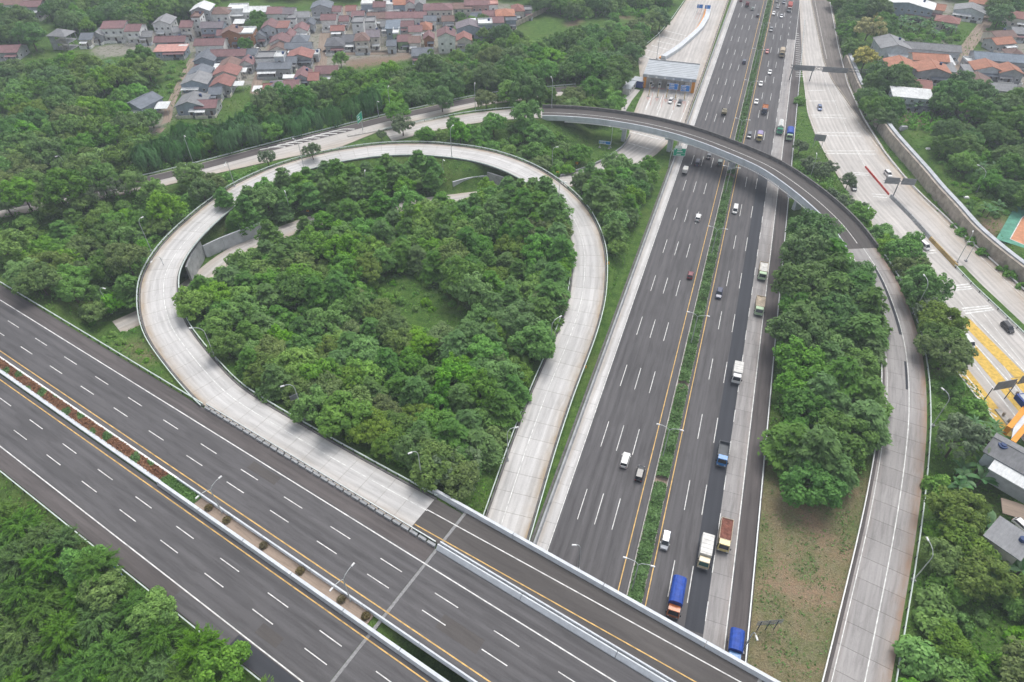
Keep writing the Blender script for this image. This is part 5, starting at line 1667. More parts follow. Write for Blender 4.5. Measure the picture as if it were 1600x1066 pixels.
V = 'village'
NW = [  # px, py, wpx, depth, h, kind, roof, wall, extra
    (12, 2, 46, 9, 6.4, 'gx', 'brown', 'white', 'balcony'), (52, 5, 26, 9, 6.2, 'gx', 'maroon', 'grey', 'canopy'), (17, 74, 28, 9, 3.6, 'gx', 'maroon', 'grey', None),
    (138, 55, 16, 8, 3.4, 'gx', 'slate', 'cream', None), (157, 48, 14, 9, 3.6, 'gy', 'grey', 'grey', None), (181, 37, 30, 10, 6.2, 'gx', 'maroon', 'white', 'balcony'), (211, 42, 19, 9, 5.9, 'gx', 'maroon', 'white', 'balcony'),
    (256, 31, 24, 9, 6.2, 'gy', 'grey', 'white', None), (267, 60, 42, 6, 3.2, 'gx', 'maroon', 'grey', None), (268, 76, 42, 6, 3.0, 'shed', 'pink', 'blue', None), (294, 36, 16, 9, 5.6, 'gx', 'maroon', 'cream', 'balcony'),
    (309, 26, 12, 7, 8.4, 'flat', 'brown', 'white', 'balcony'), (316, 11, 26, 9, 8.8, 'gy', 'white', 'grey', None), (343, 15, 30, 9, 6.6, 'hip', 'brown', 'white', None), (372, 13, 26, 8, 6.6, 'flat', 'white', 'white', 'canopy'),
    (402, 14, 34, 7, 6.2, 'gx', 'white', 'white', 'balcony'), (431, 15, 20, 10, 6.6, 'gx', 'maroon', 'white', None), (451, 16, 17, 9, 6.4, 'gx', 'purple', 'white', 'balcony'), (333, 38, 30, 7, 5.6, 'gx', 'purple', 'blue', None),
    (362, 47, 24, 7, 6.4, 'gy', 'brown', 'orange', None), (386, 50, 22, 8, 6.0, 'flat', 'white', 'orange', None), (329, 64, 40, 8, 4.4, 'gx', 'maroon', 'white', None), (358, 81, 48, 7, 4.0, 'gx', 'maroon', 'grey', None),
    (322, 87, 28, 9, 3.8, 'gy', 'slate', 'blue', None), (358, 98, 26, 8, 3.6, 'gy', 'brown', 'grey', None), (354, 109, 34, 8, 3.8, 'gy', 'red', 'cream', None), (347, 126, 28, 8, 3.6, 'gy', 'red', 'grey', None),
    (312, 110, 30, 8, 3.6, 'gy', 'slate', 'grey', None), (307, 122, 36, 9, 3.8, 'gy', 'grey', 'blue', None), (300, 155, 38, 9, 3.8, 'gy', 'grey', 'blue', None), (324, 160, 28, 7, 3.2, 'gx', 'maroon', 'grey', None),
    (422, 38, 20, 8, 6.2, 'gy', 'maroon', 'pale', None), (443, 40, 14, 7, 6.6, 'shed', 'red', 'pale', None), (438, 60, 26, 8, 4.4, 'gy', 'maroon', 'white', None), (436, 72, 24, 6, 3.4, 'gy', 'brown', 'cream', None),
    (469, 58, 22, 7, 3.8, 'hip', 'slate', 'cream', None), (467, 70, 36, 6, 3.8, 'gx', 'slate', 'grey', None), (469, 83, 34, 8, 3.6, 'gy', 'red', 'grey', None), (492, 84, 12, 5, 3.0, 'flat', 'white', 'grey', None),
    (418, 88, 30, 7, 4.6, 'flat', 'grey', 'white', None), (438, 88, 13, 6, 5.8, 'flat', 'white', 'pale', None), (429, 104, 46, 5, 3.4, 'shed', 'slate', 'grey', None), (457, 28, 13, 7, 5.8, 'flat', 'grey', 'white', 'balcony'),
    (471, 22, 22, 7, 5.4, 'gx', 'grey', 'white', None), (470, 42, 20, 7, 3.6, 'gy', 'maroon', 'white', None), (503, 7, 28, 9, 6.4, 'gy', 'slate', 'grey', None), (514, 26, 20, 7, 5.2, 'gx', 'maroon', 'white', None),
    (527, 13, 11, 7, 5.4, 'gx', 'maroon', 'white', None), (493, 12, 8, 7, 5.0, 'flat', 'pink', 'white', None), (524, 63, 26, 9, 3.8, 'hip', 'darkgrey', 'grey', None), (546, 58, 18, 9, 3.8, 'gx', 'darkgrey', 'grey', 'canopy'),
    (528, 43, 18, 5, 3.2, 'gx', 'red', 'white', None), (549, 12, 13, 7, 4.8, 'gx', 'red', 'white', None), (560, 21, 16, 7, 5.6, 'gx', 'maroon', 'white', None), (560, 34, 16, 8, 8.2, 'flat', 'grey', 'white', None), (579, 33, 14, 7, 6.4, 'flat', 'grey', 'white', None),
    (575, 5, 18, 7, 5.0, 'flat', 'white', 'blue', None), (593, 6, 16, 7, 4.6, 'gx', 'maroon', 'grey', None), (607, 6, 14, 7, 4.8, 'flat', 'white', 'white', None), (624, 2, 16, 8, 4.8, 'gx', 'orange', 'blue', None), (641, 2, 15, 8, 4.4, 'gy', 'maroon', 'white', None),
    (656, 3, 14, 8, 4.8, 'gy', 'grey', 'grey', None), (588, 23, 24, 7, 4.2, 'gx', 'brown', 'cream', None), (606, 22, 20, 9, 4.0, 'gx', 'maroon', 'cream', None), (632, 22, 32, 8, 4.0, 'gx', 'maroon', 'white', 'balcony'), (657, 22, 16, 8, 4.2, 'gx', 'maroon', 'white', None),
    (684, 9, 40, 9, 6.2, 'hip', 'maroon', 'cream', 'balcony'), (614, 40, 18, 9, 6.6, 'shed', 'blue', 'blue', None), (649, 43, 18, 8, 3.8, 'gx', 'maroon', 'white', None), (665, 39, 16, 8, 3.8, 'hip', 'orange', 'cream', None),
    (566, 56, 20, 8, 5.8, 'hip', 'brown', 'cream', 'balcony'), (583, 51, 18, 9, 5.8, 'gx', 'purple', 'cream', None), (632, 58, 18, 8, 4.2, 'gx', 'maroon', 'green', None), (648, 60, 15, 8, 4.2, 'gx', 'brown', 'cream', None), (619, 50, 8, 8, 6.2, 'flat', 'white', 'green', None),
    (660, 79, 28, 9, 3.6, 'gx', 'slate', 'grey', None), (697, 51, 24, 8, 7.4, 'gy', 'maroon', 'white', None), (722, 8, 26, 8, 5.4, 'gx', 'brown', 'cream', None), (745, 3, 34, 8, 6.4, 'gx', 'maroon', 'pink', 'balcony'), (770, 6, 14, 7, 6.2, 'flat', 'pink', 'white', None),
    (733, 38, 36, 8, 5.0, 'gy', 'purple', 'blue', None), (758, 36, 20, 7, 6.4, 'flat', 'white', 'blue', None), (725, 57, 20, 7, 4.0, 'gy', 'red', 'cream', None), (789, 18, 26, 9, 6.0, 'hip', 'orange', 'cream', None), (809, 11, 16, 8, 5.0, 'hip', 'red', 'cream', None),
    (823, 15, 14, 6, 4.0, 'flat', 'grey', 'grey', None), (435, 130, 28, 8, 3.6, 'hip', 'purple', 'cream', None), (420, 134, 12, 5, 3.0, 'gx', 'red', 'cream', None), (456, 129, 20, 8, 3.4, 'gx', 'maroon', 'cream', 'canopy'), (473, 114, 20, 8, 3.4, 'gy', 'maroon', 'pale', None),
    (491, 117, 13, 8, 3.4, 'gx', 'red', 'cream', None),
    (392, 80, 18, 6, 3.6, 'gx', 'slate', 'pale', None), (386, 94, 18, 6, 3.2, 'gy', 'maroon', 'white', None), (283, 45, 18, 6, 3.4, 'gx', 'grey', 'pale', None), (350, 50, 16, 6, 4.2, 'gx', 'maroon', 'pale', None), (408, 52, 14, 6, 3.6, 'gy', 'slate', 'pale', None),
    (452, 52, 14, 6, 3.8, 'gy', 'maroon', 'white', None), (455, 92, 16, 6, 3.2, 'gx', 'slate', 'grey', None), (604, 36, 14, 6, 3.8, 'gx', 'grey', 'pale', None), (636, 36, 18, 6, 3.6, 'gx', 'maroon', 'white', None), (672, 28, 16, 6, 4.0, 'gx', 'slate', 'white', None),
    (700, 28, 16, 6, 3.8, 'gx', 'brown', 'pale', None), (764, 20, 18, 6, 4.6, 'gx', 'maroon', 'pale', None), (745, 24, 16, 6, 3.8, 'gx', 'slate', 'white', None), (670, 55, 14, 6, 3.8, 'gy', 'maroon', 'orange', None), (338, 140, 16, 6, 3.0, 'gx', 'slate', 'grey', None),
    (612, 66, 12, 6, 3.6, 'gx', 'slate', 'pale', None), (484, 34, 12, 6, 3.4, 'gy', 'slate', 'pale', None), (538, 28, 12, 6, 3.6, 'gx', 'maroon', 'white', None), (230, 52, 16, 6, 3.2, 'gx', 'grey', 'cream', None), (798, 26, 14, 7, 4.6, 'gx', 'slate', 'blue', None), (776, 30, 18, 7, 5.0, 'gx', 'maroon', 'pale', None), (511, 107, 30, 8, 3.8, 'gx', 'maroon', 'cream', None)]
for (px, py, w_, d_, h_, k_, rc, wc, ex) in NW:
    house(px, py, w_, d_, h_, k_, rc, wc, 4.0, 0.0, extra=ex)
house(222, 156, 30, 10, 3.8, 'gy', 'slate', 'blue', -22, 0.0, desc='lone dark gabled house at the lower end of the dirt path')
for px, py, w_, d_, h_, ds in [(374, 34, 17, 6, 3.0, 'white carport roof below the white terrace'), (341, 104, 14, 5, 3.4, 'small white canopy among the slate roofs'), (380, 110, 11, 4, 2.8, 'white porch roof beside the lane'), (372, 131, 18, 4, 2.8, 'pair of white porch roofs at the lower lane'),
                           (297, 118, 10, 5, 2.8, 'small white awning at the dirt path'), (254, 165, 20, 6, 2.8, 'white canopy beside the lone dark gabled house'), (402, 139, 14, 5, 2.8, 'white sheet roof half hidden below the village'), (408, 96, 12, 4, 3.0, 'white awning at the grey boxy house'),
                           (455, 80, 10, 4, 3.0, 'cream awning beside the slate roof'), (452, 120, 20, 3, 3.0, 'curved white strip roof above the cottages'), (285, 74, 14, 5, 3.4, 'white end of the faded pink roof'), (738, 32, 12, 4, 6.0, 'white roof strip on the pale blue-grey house')]:
    canopy(px, py, w_, d_, h_, desc=ds)
# unfinished house with an open concrete frame
p = at(95, 52, 7.0)
uf = empty('unfinished_house', (p[0], p[1], 0), math.radians(-8))
uf['category'] = 'house'
b = MB(); make_roof(b, 9.5, 8.0, 7.0, 'hip', 2.2); b.build('roof', ROOF['grey'], uf)
for zf in (0.0, 3.3, 6.5):
    b = MB(); b.box(-4.7, 4.7, -4, 4, zf - 0.1, zf + 0.15); b.build('floor_slab', M['wall_conc'], uf)
for ix in range(4):
    for iy in (-1, 1):
        b = MB(); b.box(-4.6 + ix * 3.07 - .15, -4.6 + ix * 3.07 + .15, iy * 3.8 - .15, iy * 3.8 + .15, 0.15, 6.8); b.build('column', M['wall_conc'], uf)
b = MB(); b.box(-4.6, -1.6, -3.7, -3.5, 0.2, 6.3); b.build('wall', WALL['grey'], uf)
for k in range(6):
    b = MB(); b.box(0.4 + k * .8, 0.5 + k * .8, -4.5, -4.4, 0, 6.8); b.build('scaffold_pole', M['scaffold'], uf)
for k in range(4):
    b = MB(); b.box(0.3, 4.7, -4.56, -4.5, 1.4 + 1.5 * k, 1.5 + 1.5 * k); b.build('scaffold_rail', M['scaffold'], uf)
uf['label'] = 'unfinished two-storey house with bare columns and scaffold'
HOUSE_SPOTS.append((p[0], p[1], 7))

NE = [(1420, 3, 60, 11, 6.0, 'gy', 'white', 'blue', -30), (1452, 8, 36, 8, 4.4, 'gx', 'orange', 'cream', -30), (1482, 28, 26, 8, 3.8, 'hip', 'red', 'cream', -30), (1517, 12, 34, 9, 4.0, 'gy', 'grey', 'pale', -30), (1534, 0, 24, 8, 4.4, 'hip', 'orange', 'cream', -30),
      (1594, 22, 32, 9, 4.4, 'hip', 'red', 'cream', -30), (1395, 66, 40, 12, 5.0, 'gy', 'grey', 'pale', -8), (1455, 72, 72, 7, 4.2, 'gx', 'grey', 'pale', -14), (1408, 98, 38, 9, 4.0, 'gy', 'orange', 'grey', -12), (1452, 88, 46, 7, 4.6, 'gx', 'orange', 'cream', -10),
      (1457, 104, 42, 9, 4.4, 'gy', 'orange', 'grey', -12), (1441, 130, 20, 9, 3.6, 'gx', 'red', 'grey', -14), (1424, 147, 50, 7, 5.4, 'shed', 'white', 'pale', -14), (1516, 95, 16, 5, 3.0, 'flat', 'white', 'grey', -8),
      (1570, 88, 80, 9, 4.4, 'gx', 'blue', 'grey', -14), (1543, 102, 38, 8, 3.8, 'gy', 'orange', 'pale', -12), (1578, 107, 30, 7, 3.8, 'gy', 'orange', 'grey', -12), (1528, 124, 34, 9, 3.8, 'gy', 'brown', 'cream', -20), (1566, 134, 32, 7, 3.2, 'gx', 'grey', 'grey', -14),
      (1564, 52, 32, 8, 4.2, 'gx', 'brown', 'cream', 10), (1563, 62, 30, 7, 3.4, 'gx', 'orange', 'grey', 12), (1586, 80, 22, 7, 3.8, 'hip', 'brown', 'cream', -10), (1592, 46, 20, 8, 3.4, 'gx', 'grey', 'grey', -10), (1512, 163, 20, 6, 3.2, 'gx', 'pink', 'cream', -14),
      (1512, 108, 12, 6, 3.0, 'shed', 'grey', 'grey', -8), (1483, 106, 12, 8, 3.2, 'shed', 'grey', 'grey', -12), (1480, 95, 12, 8, 3.4, 'shed', 'white', 'grey', -12)]
for (px, py, w_, d_, h_, k_, rc, wc, yw) in NE:
    house(px, py, w_, d_, h_, k_, rc, wc, yw, ZE, win=True)
house(1592, 712, 46, 5.5, 3.4, 'gx', 'grey', 'pale', -48, ZE, desc='long shed with curved grey roof beside the orange portal', name='shed', win=False)
house(1588, 743, 38, 3.2, 2.6, 'shed', 'white', 'grey', -48, ZE, desc='narrow white roofed annex along the grey shed', name='shed', win=False)
house(1577, 842, 27, 4.4, 2.6, 'shed', 'grey', 'cream', -52, ZE, desc='slanted grey lean-to roof behind the big banana plants', name='shed', win=False)


def house_labels():
    P_ = np.array([h[1][:2] for h in HOUSES])
    used = {}
    for i, (root, p, d, w, r) in enumerate(HOUSES):
        root['group'] = 'houses of the north-western village' if p[0] < 20 else 'houses of the eastern village'
        if root.name.startswith('shed') or root.name.startswith('canopy_roof') or 'lone' in d:
            root['label'] = d; used[d] = 1
            if root.name.startswith('canopy_roof'): root['group'] = 'white canopies of the village'
            if root.name.startswith('shed'): root['group'] = 'sheds by the toll portal'
            continue
        dd = np.hypot(P_[:, 0] - p[0], P_[:, 1] - p[1]); order = np.argsort(dd)
        done = False
        for j in order[1:9]:
            q = HOUSES[j][1]
            dx, dy = p[0] - q[0], p[1] - q[1]
            rel = ('beyond' if dy > 0 else 'in front of') if abs(dy) > abs(dx) else 'beside'
            other = HOUSES[j][2]
            short = other.replace('two-storey ', '').replace('tall ', '').replace(' facing the motorway', '')
            me = d
            lab = me + ', ' + rel + ' ' + ('an ' if short[0] in 'aeio' else 'a ') + ' '.join(short.split()[:5])
            lab = ' '.join(lab.split()[:16])
            if lab.endswith(' with') : lab = lab[:-5]
            if lab not in used:
                used[lab] = 1; root['label'] = lab; done = True; break
        if not done: root['label'] = d + ' in the crowded village row'


house_labels()

# ------------------------------------------------------------------ vehicles
def loft(b, secs, m=0):
    """secs: list of (x, [(y, z) half outline from bottom centre outward to top centre])"""
    rings = []
    for x, half in secs:
        ring = [(x, y, z) for y, z in half] + [(x, -y, z) for y, z in reversed(half)]
        rings.append(ring)
    n = len(rings[0]); i0 = len(b.v)
    for r in rings: b.v += r
    for k in range(len(rings) - 1):
        for j in range(n):
            a = i0 + k * n + j; c = i0 + k * n + (j + 1) % n
            b.f.append((a, c, c + n, a + n)); b.m.append(m)
    b.f.append(tuple(i0 + j for j in reversed(range(n)))); b.m.append(m)
    b.f.append(tuple(i0 + (len(rings) - 1) * n + j for j in range(n))); b.m.append(m)


def wheel_mesh(r=0.33, w=0.22):
    b = MB()
    b.cyl((0, 0, 0), (0, 1, 0), r, w, 14, 0)
    b.cyl((0, 0, 0), (0, 1, 0), r * 0.62, w + 0.02, 10, 1)
    return b.mesh('wheel', [M['tyre'], M['rim']])


WHEEL, WHEEL_BIG = wheel_mesh(), wheel_mesh(0.5, 0.34)


def car_parts(L=4.4, W=1.75, Hb=0.95, Ht=1.55, x_hood=1.15, x_wtop=0.35, x_rtop=-1.5, x_rear=-2.05, kind='suv'):
    h = W / 2
    def half(w, zb, zt, cham=0.12):
        return [(w * 0.5, zb), (w - 0.06, zb), (w, zb + 0.16), (w, zt - cham), (w - cham, zt), (w * 0.4, zt + 0.02)]
    b = MB()
    loft(b, [(-L / 2, half(h * .86, .34, Hb - .12)), (-L / 2 + .12, half(h * .95, .24, Hb - .02)), (-L / 2 + .6, half(h, .2, Hb)), (0, half(h, .2, Hb)), (x_hood, half(h, .2, Hb - .02)),
             (L / 2 - .55, half(h * .97, .2, Hb - .10)), (L / 2 - .12, half(h * .88, .24, Hb - .22)), (L / 2, half(h * .78, .32, Hb - .34))])
    # pillars and shoulders of the cabin
    g = 0.80
    c = MB()
    base = [(x_rear, -h * .93, Hb - .03), (x_hood, -h * .90, Hb - .03), (x_hood, h * .90, Hb - .03), (x_rear, h * .93, Hb - .03)]
    top = [(x_rtop, -h * g * .96, Ht - .04), (x_wtop, -h * g * .94, Ht - .04), (x_wtop, h * g * .94, Ht - .04), (x_rtop, h * g * .96, Ht - .04)]
    c.hexa(base, top)
    body = MB(); body.v = b.v + c.v; body.f = b.f + [tuple(i + len(b.v) for i in f) for f in c.f]; body.m = b.m + c.m
    r = MB(); r.box(x_rtop - .06, x_wtop + .06, -h * g, h * g, Ht - .045, Ht, 0, (0.08, 0.08))
    def panel(q, out, shrink=0.08):
        P_ = [Vector(p) for p in q]; cc = sum(P_, Vector()) / 4
        n = (P_[1] - P_[0]).cross(P_[3] - P_[0]).normalized()
        if n.dot(Vector(out)) < 0: n = -n
        P_ = [p + (cc - p) * shrink + n * 0.012 for p in P_]
        m_ = MB(); m_.hexa([tuple(p - n * 0.02) for p in P_], [tuple(p) for p in P_]); return m_
    ws = panel([base[1], base[2], top[2], top[1]], (1, 0, 1))
    rw = panel([base[3], base[0], top[0], top[3]], (-1, 0, 1))
    s1 = panel([base[0], base[1], top[1], top[0]], (0, -1, 0), 0.10)
    s2 = panel([base[2], base[3], top[3], top[2]], (0, 1, 0), 0.10)
    hl = MB(); hl.box(L / 2 - .20, L / 2 - .02, -.16, .16, Hb - .46, Hb - .30)
    tl = MB(); tl.box(-L / 2 - .01, -L / 2 + .14, -.12, .12, Hb - .38, Hb - .10)
    mi = MB(); mi.box(-.08, .08, -.1, .1, Hb - .02, Hb + .14)
    pl = PAINT['white']
    ra = MB()
    return dict(body=body.mesh('body', pl), roof=r.mesh('roof', pl), windscreen=ws.mesh('windscreen', M['glass']), rear_window=rw.mesh('rear_window', M['glass']),
                side=[s1.mesh('side_window', M['glass']), s2.mesh('side_window', M['glass'])], head=hl.mesh('headlight', M['lamp_clear']), tail=tl.mesh('tail_light', M['lamp_red']),
                mirror=mi.mesh('mirror', pl), L=L, W=W, wb=L * 0.30)


CARS = {
    'suv': car_parts(4.5, 1.82, 1.02, 1.74, 1.20, 0.45, -1.85, -2.12),
    'mpv': car_parts(4.4, 1.75, 0.98, 1.68, 1.45, 0.70, -1.85, -2.10),
    'sedan': car_parts(4.6, 1.80, 0.92, 1.46, 1.05, 0.25, -1.05, -1.75),
    'van': car_parts(4.7, 1.78, 1.05, 1.92, 1.95, 1.25, -2.15, -2.28),
    'hatch': car_parts(3.8, 1.68, 0.95, 1.52, 1.05, 0.35, -1.35, -1.78),
}


def car(kind, colour, px, py, label, head, z=0.0, cat='car', sc=0.95, group='cars on the motorway'):
    c = CARS[kind]
    p = at(px, py, z + 0.8)
    root = empty('car' if cat == 'car' else cat.replace(' ', '_'), (p[0], p[1], z + 0.03), head, label, cat, group, sc=sc)
    pm = {0: PAINT[colour]}
    inst('body', c['body'], root, mats=pm)
    inst('roof', c['roof'], root, mats=pm)
    inst('windscreen', c['windscreen'], root); inst('rear_window', c['rear_window'], root)
    for s in c['side']: inst('side_window', s, root)
    for sy in (-1, 1):
        inst('headlight', c['head'], root, (0, sy * c['W'] * .32, 0))
        inst('tail_light', c['tail'], root, (0, sy * c['W'] * .36, 0))
        inst('mirror', c['mirror'], root, (1.0 if kind != 'van' else 1.6, sy * (c['W'] / 2 + .08), 0), mats=pm)
        for sx in (-1, 1):
            inst('wheel', WHEEL, root, (sx * c['wb'], sy * (c['W'] / 2 - .12), 0.33))
    return root


def truck(px, py, label, head, cab='white', body='box', L=7.0, W=2.3, H=2.4, bm=None, z=0.0, cat='truck', group='trucks on the motorway', load=None, glassm=None, Hc=2.5):
    p = at(px, py, z + 1.4)
    root = empty('truck', (p[0], p[1], z + 0.03), head, label, cat, group)
    L *= 0.80; W *= 0.97; H *= 0.92
    xf = L / 2; cl = 1.6; h = W / 2 * 0.93
    b = MB()
    b.hexa([(xf - cl, -h, .55), (xf, -h, .55), (xf, h, .55), (xf - cl, h, .55)], [(xf - cl, -h, 1.45), (xf, -h, 1.45), (xf, h, 1.45), (xf - cl, h, 1.45)])
    b.hexa([(xf - cl, -h, 1.45), (xf - .01, -h, 1.45), (xf - .01, h, 1.45), (xf - cl, h, 1.45)], [(xf - cl, -h * .92, Hc), (xf - .42, -h * .90, Hc), (xf - .42, h * .90, Hc), (xf - cl, h * .92, Hc)])
    b.build('cab', PAINT[cab], root)
    g = MB(); g.hexa([(xf - .04, -h * .86, 1.52), (xf + .012, -h * .86, 1.52), (xf + .012, h * .86, 1.52), (xf - .04, h * .86, 1.52)],
                     [(xf - .42, -h * .80, Hc - .16), (xf - .345, -h * .80, Hc - .16), (xf - .345, h * .80, Hc - .16), (xf - .42, h * .80, Hc - .16)])
    g.build('windscreen', glassm or M['glass'], root)
    for sy in (-1, 1):
        g = MB(); y0, y1 = sy * h * .99, sy * h * .945
        q = [(xf - 1.35, y0, 1.5), (xf - .35, y0, 1.5), (xf - .55, y1, Hc - .25), (xf - 1.35, y1, Hc - .25)]
        g.hexa([(x, y - sy * .03, zz) for x, y, zz in q], [(x, y + sy * .015, zz) for x, y, zz in q]); g.build('side_window', M['glass'], root)
        g = MB(); g.box(xf - .02, xf + .05, sy * h * .72 - .16, sy * h * .72 + .16, .78, .98); g.build('headlight', M['lamp_clear'], root)
        g = MB(); g.box(xf - .25, xf - .12, sy * (h + .2) - .09, sy * (h + .2) + .09, 1.5, 2.0); g.build('mirror', M['black'], root)
    g = MB(); g.box(xf - .02, xf + .14, -h, h, .42, .68); g.build('bumper', M['dark_metal'], root)
    g = MB(); g.box(-L / 2, xf - .4, -.45, .45, .55, .85); g.build('chassis', M['black'], root)
    x0, x1 = -L / 2, xf - cl - .15; w = W / 2; zb = 1.0
    bm = bm or M['truck_white']
    if body == 'box':
        g = MB(); g.box(x0, x1, -w, w, zb, zb + H, 0, (.03, .03)); g.build('cargo_box', bm, root)
        for k in range(5):
            xx = x0 + (x1 - x0) * (k + .5) / 5
            r = MB(); r.box(xx - .05, xx + .05, -w * .95, w * .95, zb + H, zb + H + .05); r.build('roof_rib', bm, root)
    elif body == 'tarp':
        g = MB(); g.box(x0, x1, -w, w, zb, zb + H * .55); g.build('cargo_bed', M['tarp_tan'] if load is None else load, root)
        g = MB()
        loft(g, [(x0 - .05 + (x1 - x0 + .1) * k / 6, [(w * .5, zb + H * .4), (w + .05, zb + H * .4), (w + .05, zb + H * .82), (w * .75, zb + H * (1.0 + .02 * (k % 2))), (w * .3, zb + H * (1.06 + .02 * (k % 2)))]) for k in range(7)])
        g.build('tarpaulin', bm, root)
    elif body == 'tipper':
        t = .1
        for q in ((x0, x1, -w, -w + t), (x0, x1, w - t, w), (x0, x0 + t, -w + t, w - t), (x1 - t, x1, -w + t, w - t)):
            g = MB(); g.box(*q, zb, zb + H); g.build('side_board', bm, root)
        g = MB(); g.box(x0 + t, x1 - t, -w + t, w - t, zb, zb + .12); g.build('bed_floor', load or bm, root)
        for k in range(7):
            xx = x0 + (x1 - x0) * (k + .5) / 7
            for sy in (-1, 1):
                r = MB(); r.box(xx - .06, xx + .06, min(sy * w, sy * (w + .07)), max(sy * w, sy * (w + .07)), zb, zb + H); r.build('side_rib', bm, root)
        if load is not None:
            g = MB()
            n = 8
            for i in range(n):
                for j in range(4):
                    def zz(a, c): return zb + H * .78 + .22 * math.sin(a * 1.3) * math.cos(c * 1.7) + .1
                    xa, xb = x0 + t + (x1 - x0 - 2 * t) * i / n, x0 + t + (x1 - x0 - 2 * t) * (i + 1) / n
                    ya, yb = -w + t + (2 * w - 2 * t) * j / 4, -w + t + (2 * w - 2 * t) * (j + 1) / 4
                    g.quad((xa, ya, zz(i, j)), (xb, ya, zz(i + 1, j)), (xb, yb, zz(i + 1, j + 1)), (xa, yb, zz(i, j + 1)))
            g.build('load', load, root)
    elif body == 'tank':
        g = MB(); g.cyl(((x0 + x1) / 2, 0, zb + w * .98), (1, 0, 0), w * .98, x1 - x0, 16); g.build('tank', bm, root, smooth=False)
        for k in range(3):
            g = MB(); g.cyl((x0 + (x1 - x0) * (k + .7) / 3.4, 0, zb + w * 1.97), (0, 0, 1), .28, .18, 10); g.build('manhole', M['steel'], root)
        g = MB(); g.box(x0 + .3, x1 - .3, -.35, .35, zb + w * 1.93, zb + w * 1.99); g.build('catwalk', M['steel'], root)
    axles = [L / 2 - 1.0, -L / 2 + 1.2] + ([-L / 2 + 2.4] if L > 7.5 else [])
    for xa in axles:
        for sy in (-1, 1):
            inst('wheel', WHEEL_BIG, root, (xa, sy * (W / 2 - .2), .5))
    return root


UP = math.pi / 2 - A_H                  # heading away along the motorway
DOWN = UP + math.pi
cg, tg = 'cars heading away on the motorway', 'trucks on the motorway'
car('suv', 'white', 977, 718, 'white sport utility car beside the black one on the motorway', UP, group=cg)
car('suv', 'black', 1000, 739, 'black car next to the yellow line, beside the white one', UP, group=cg)
car('hatch', 'maroon', 1079, 429, 'dark red hatchback alone beside the yellow line', UP, group=cg)
car('suv', 'white', 1091, 339, 'white car with dark rear on the lane line south of the flyover', UP, group=cg)
truck(1083 - 12, 265, 'small white box pickup just south of the flyover', UP, 'white', 'box', 5.0, 1.9, 1.4, M['truck_white'], group=tg, Hc=2.0)
car('van', 'dark_blue', 1090, 254, 'dark van in the shade beside the white box pickup', UP, group=cg)
car('sedan', 'grey', 1108, 243, 'dark sedan half under the flyover beside the dark van', UP, group=cg)
car('suv', 'green_grey', 1125, 253, 'dark greenish car under the flyover near the yellow line', UP, group=cg)
truck(1132, 174, 'small khaki pickup truck north of the flyover', UP, 'khaki', 'tipper', 4.8, 2.0, 0.9, PAINT['khaki'], group=tg, load=PAINT['khaki'], Hc=2.0)
car('suv', 'dark_blue', 1163, 96, 'dark blue car beside the yellow line at the toll plaza level', UP, group=cg)
car('hatch', 'black', 1184, 24, 'small black car near the far median', UP, group=cg)
car('sedan', 'green_grey', 1176, 13, 'grey-green sedan at the far end of the motorway', UP, group=cg)
truck(1168, 6, 'small maroon truck at the far end of the motorway', UP, 'maroon', 'box', 5.5, 2.1, 1.6, PAINT['maroon'], group=tg, Hc=2.0)
car('hatch', 'maroon', 1158, 0, 'dark maroon car at the very top of the frame', UP, group=cg)
cg2 = 'cars coming down the motorway'
car('mpv', 'silver', 1040, 844, 'silver people carrier close to the median hedge', DOWN, group=cg2)
car('suv', 'dark_blue', 1124, 458, 'dark car alone beside the yellow line near the double lamp', DOWN, group=cg2)
car('van', 'white', 1149, 327, 'white minibus south of the flyover beside the hedge', DOWN, group=cg2)
car('mpv', 'grey', 1171, 211, 'dark grey car beside the yellow-green truck north of the flyover', DOWN, group=cg2)
car('sedan', 'white', 1182, 158, 'white sedan next to the orange loaded truck', DOWN, group=cg2)
car('sedan', 'white', 1189, 130, 'middle one of three white cars in a loose row', DOWN, group=cg2)
car('sedan', 'white', 1203, 112, 'farthest of three white cars in a loose row', DOWN, group=cg2)
car('hatch', 'red', 1199, 80, 'small red car beside the tan truck', DOWN, group=cg2)
car('suv', 'grey', 1205, 46, 'grey car alone below the white sedan', DOWN, group=cg2)
car('sedan', 'white', 1209, 20, 'white sedan beside the hedge near the red container truck', DOWN, group=cg2)
car('hatch', 'silver', 1221, 25, 'silver hatchback in front of the red container truck', DOWN, group=cg2)
car('sedan', 'grey', 1215, 10, 'dark sedan behind the far white sedan', DOWN, group=cg2)
car('suv', 'dark_blue', 1225, 3, 'dark blue car beside the red container', DOWN, group=cg2)
car('hatch', 'black', 1214, 1, 'black hatchback at the top beside the hedge', DOWN, group=cg2)
truck(1192, 424, 'cream tipper with pale green cab, first of the pair beyond the grove', DOWN, 'pale_green', 'tipper', 8.4, 2.5, 1.7, M['tarp_tan'], group=tg, load=M['truck_white'])
truck(1187, 478, 'cream tipper with pale green cab, following lamp side of the pair', DOWN, 'pale_green', 'tipper', 8.4, 2.5, 1.6, M['tarp_tan'], group=tg, load=M['tarp_tan'])['label'] = 'cream tipper with pale green cab, second and nearer of the pair'
truck(1152, 583, 'white truck with ribbed white load bed on the dark lane', DOWN, 'white', 'box', 7.4, 2.3, 2.0, M['truck_white'], group=tg)
truck(1130, 708, 'truck with bright blue cab and empty grey bed', DOWN, 'bright_blue', 'tipper', 7.8, 2.4, 1.0, M['dark_metal'], group=tg, load=None)
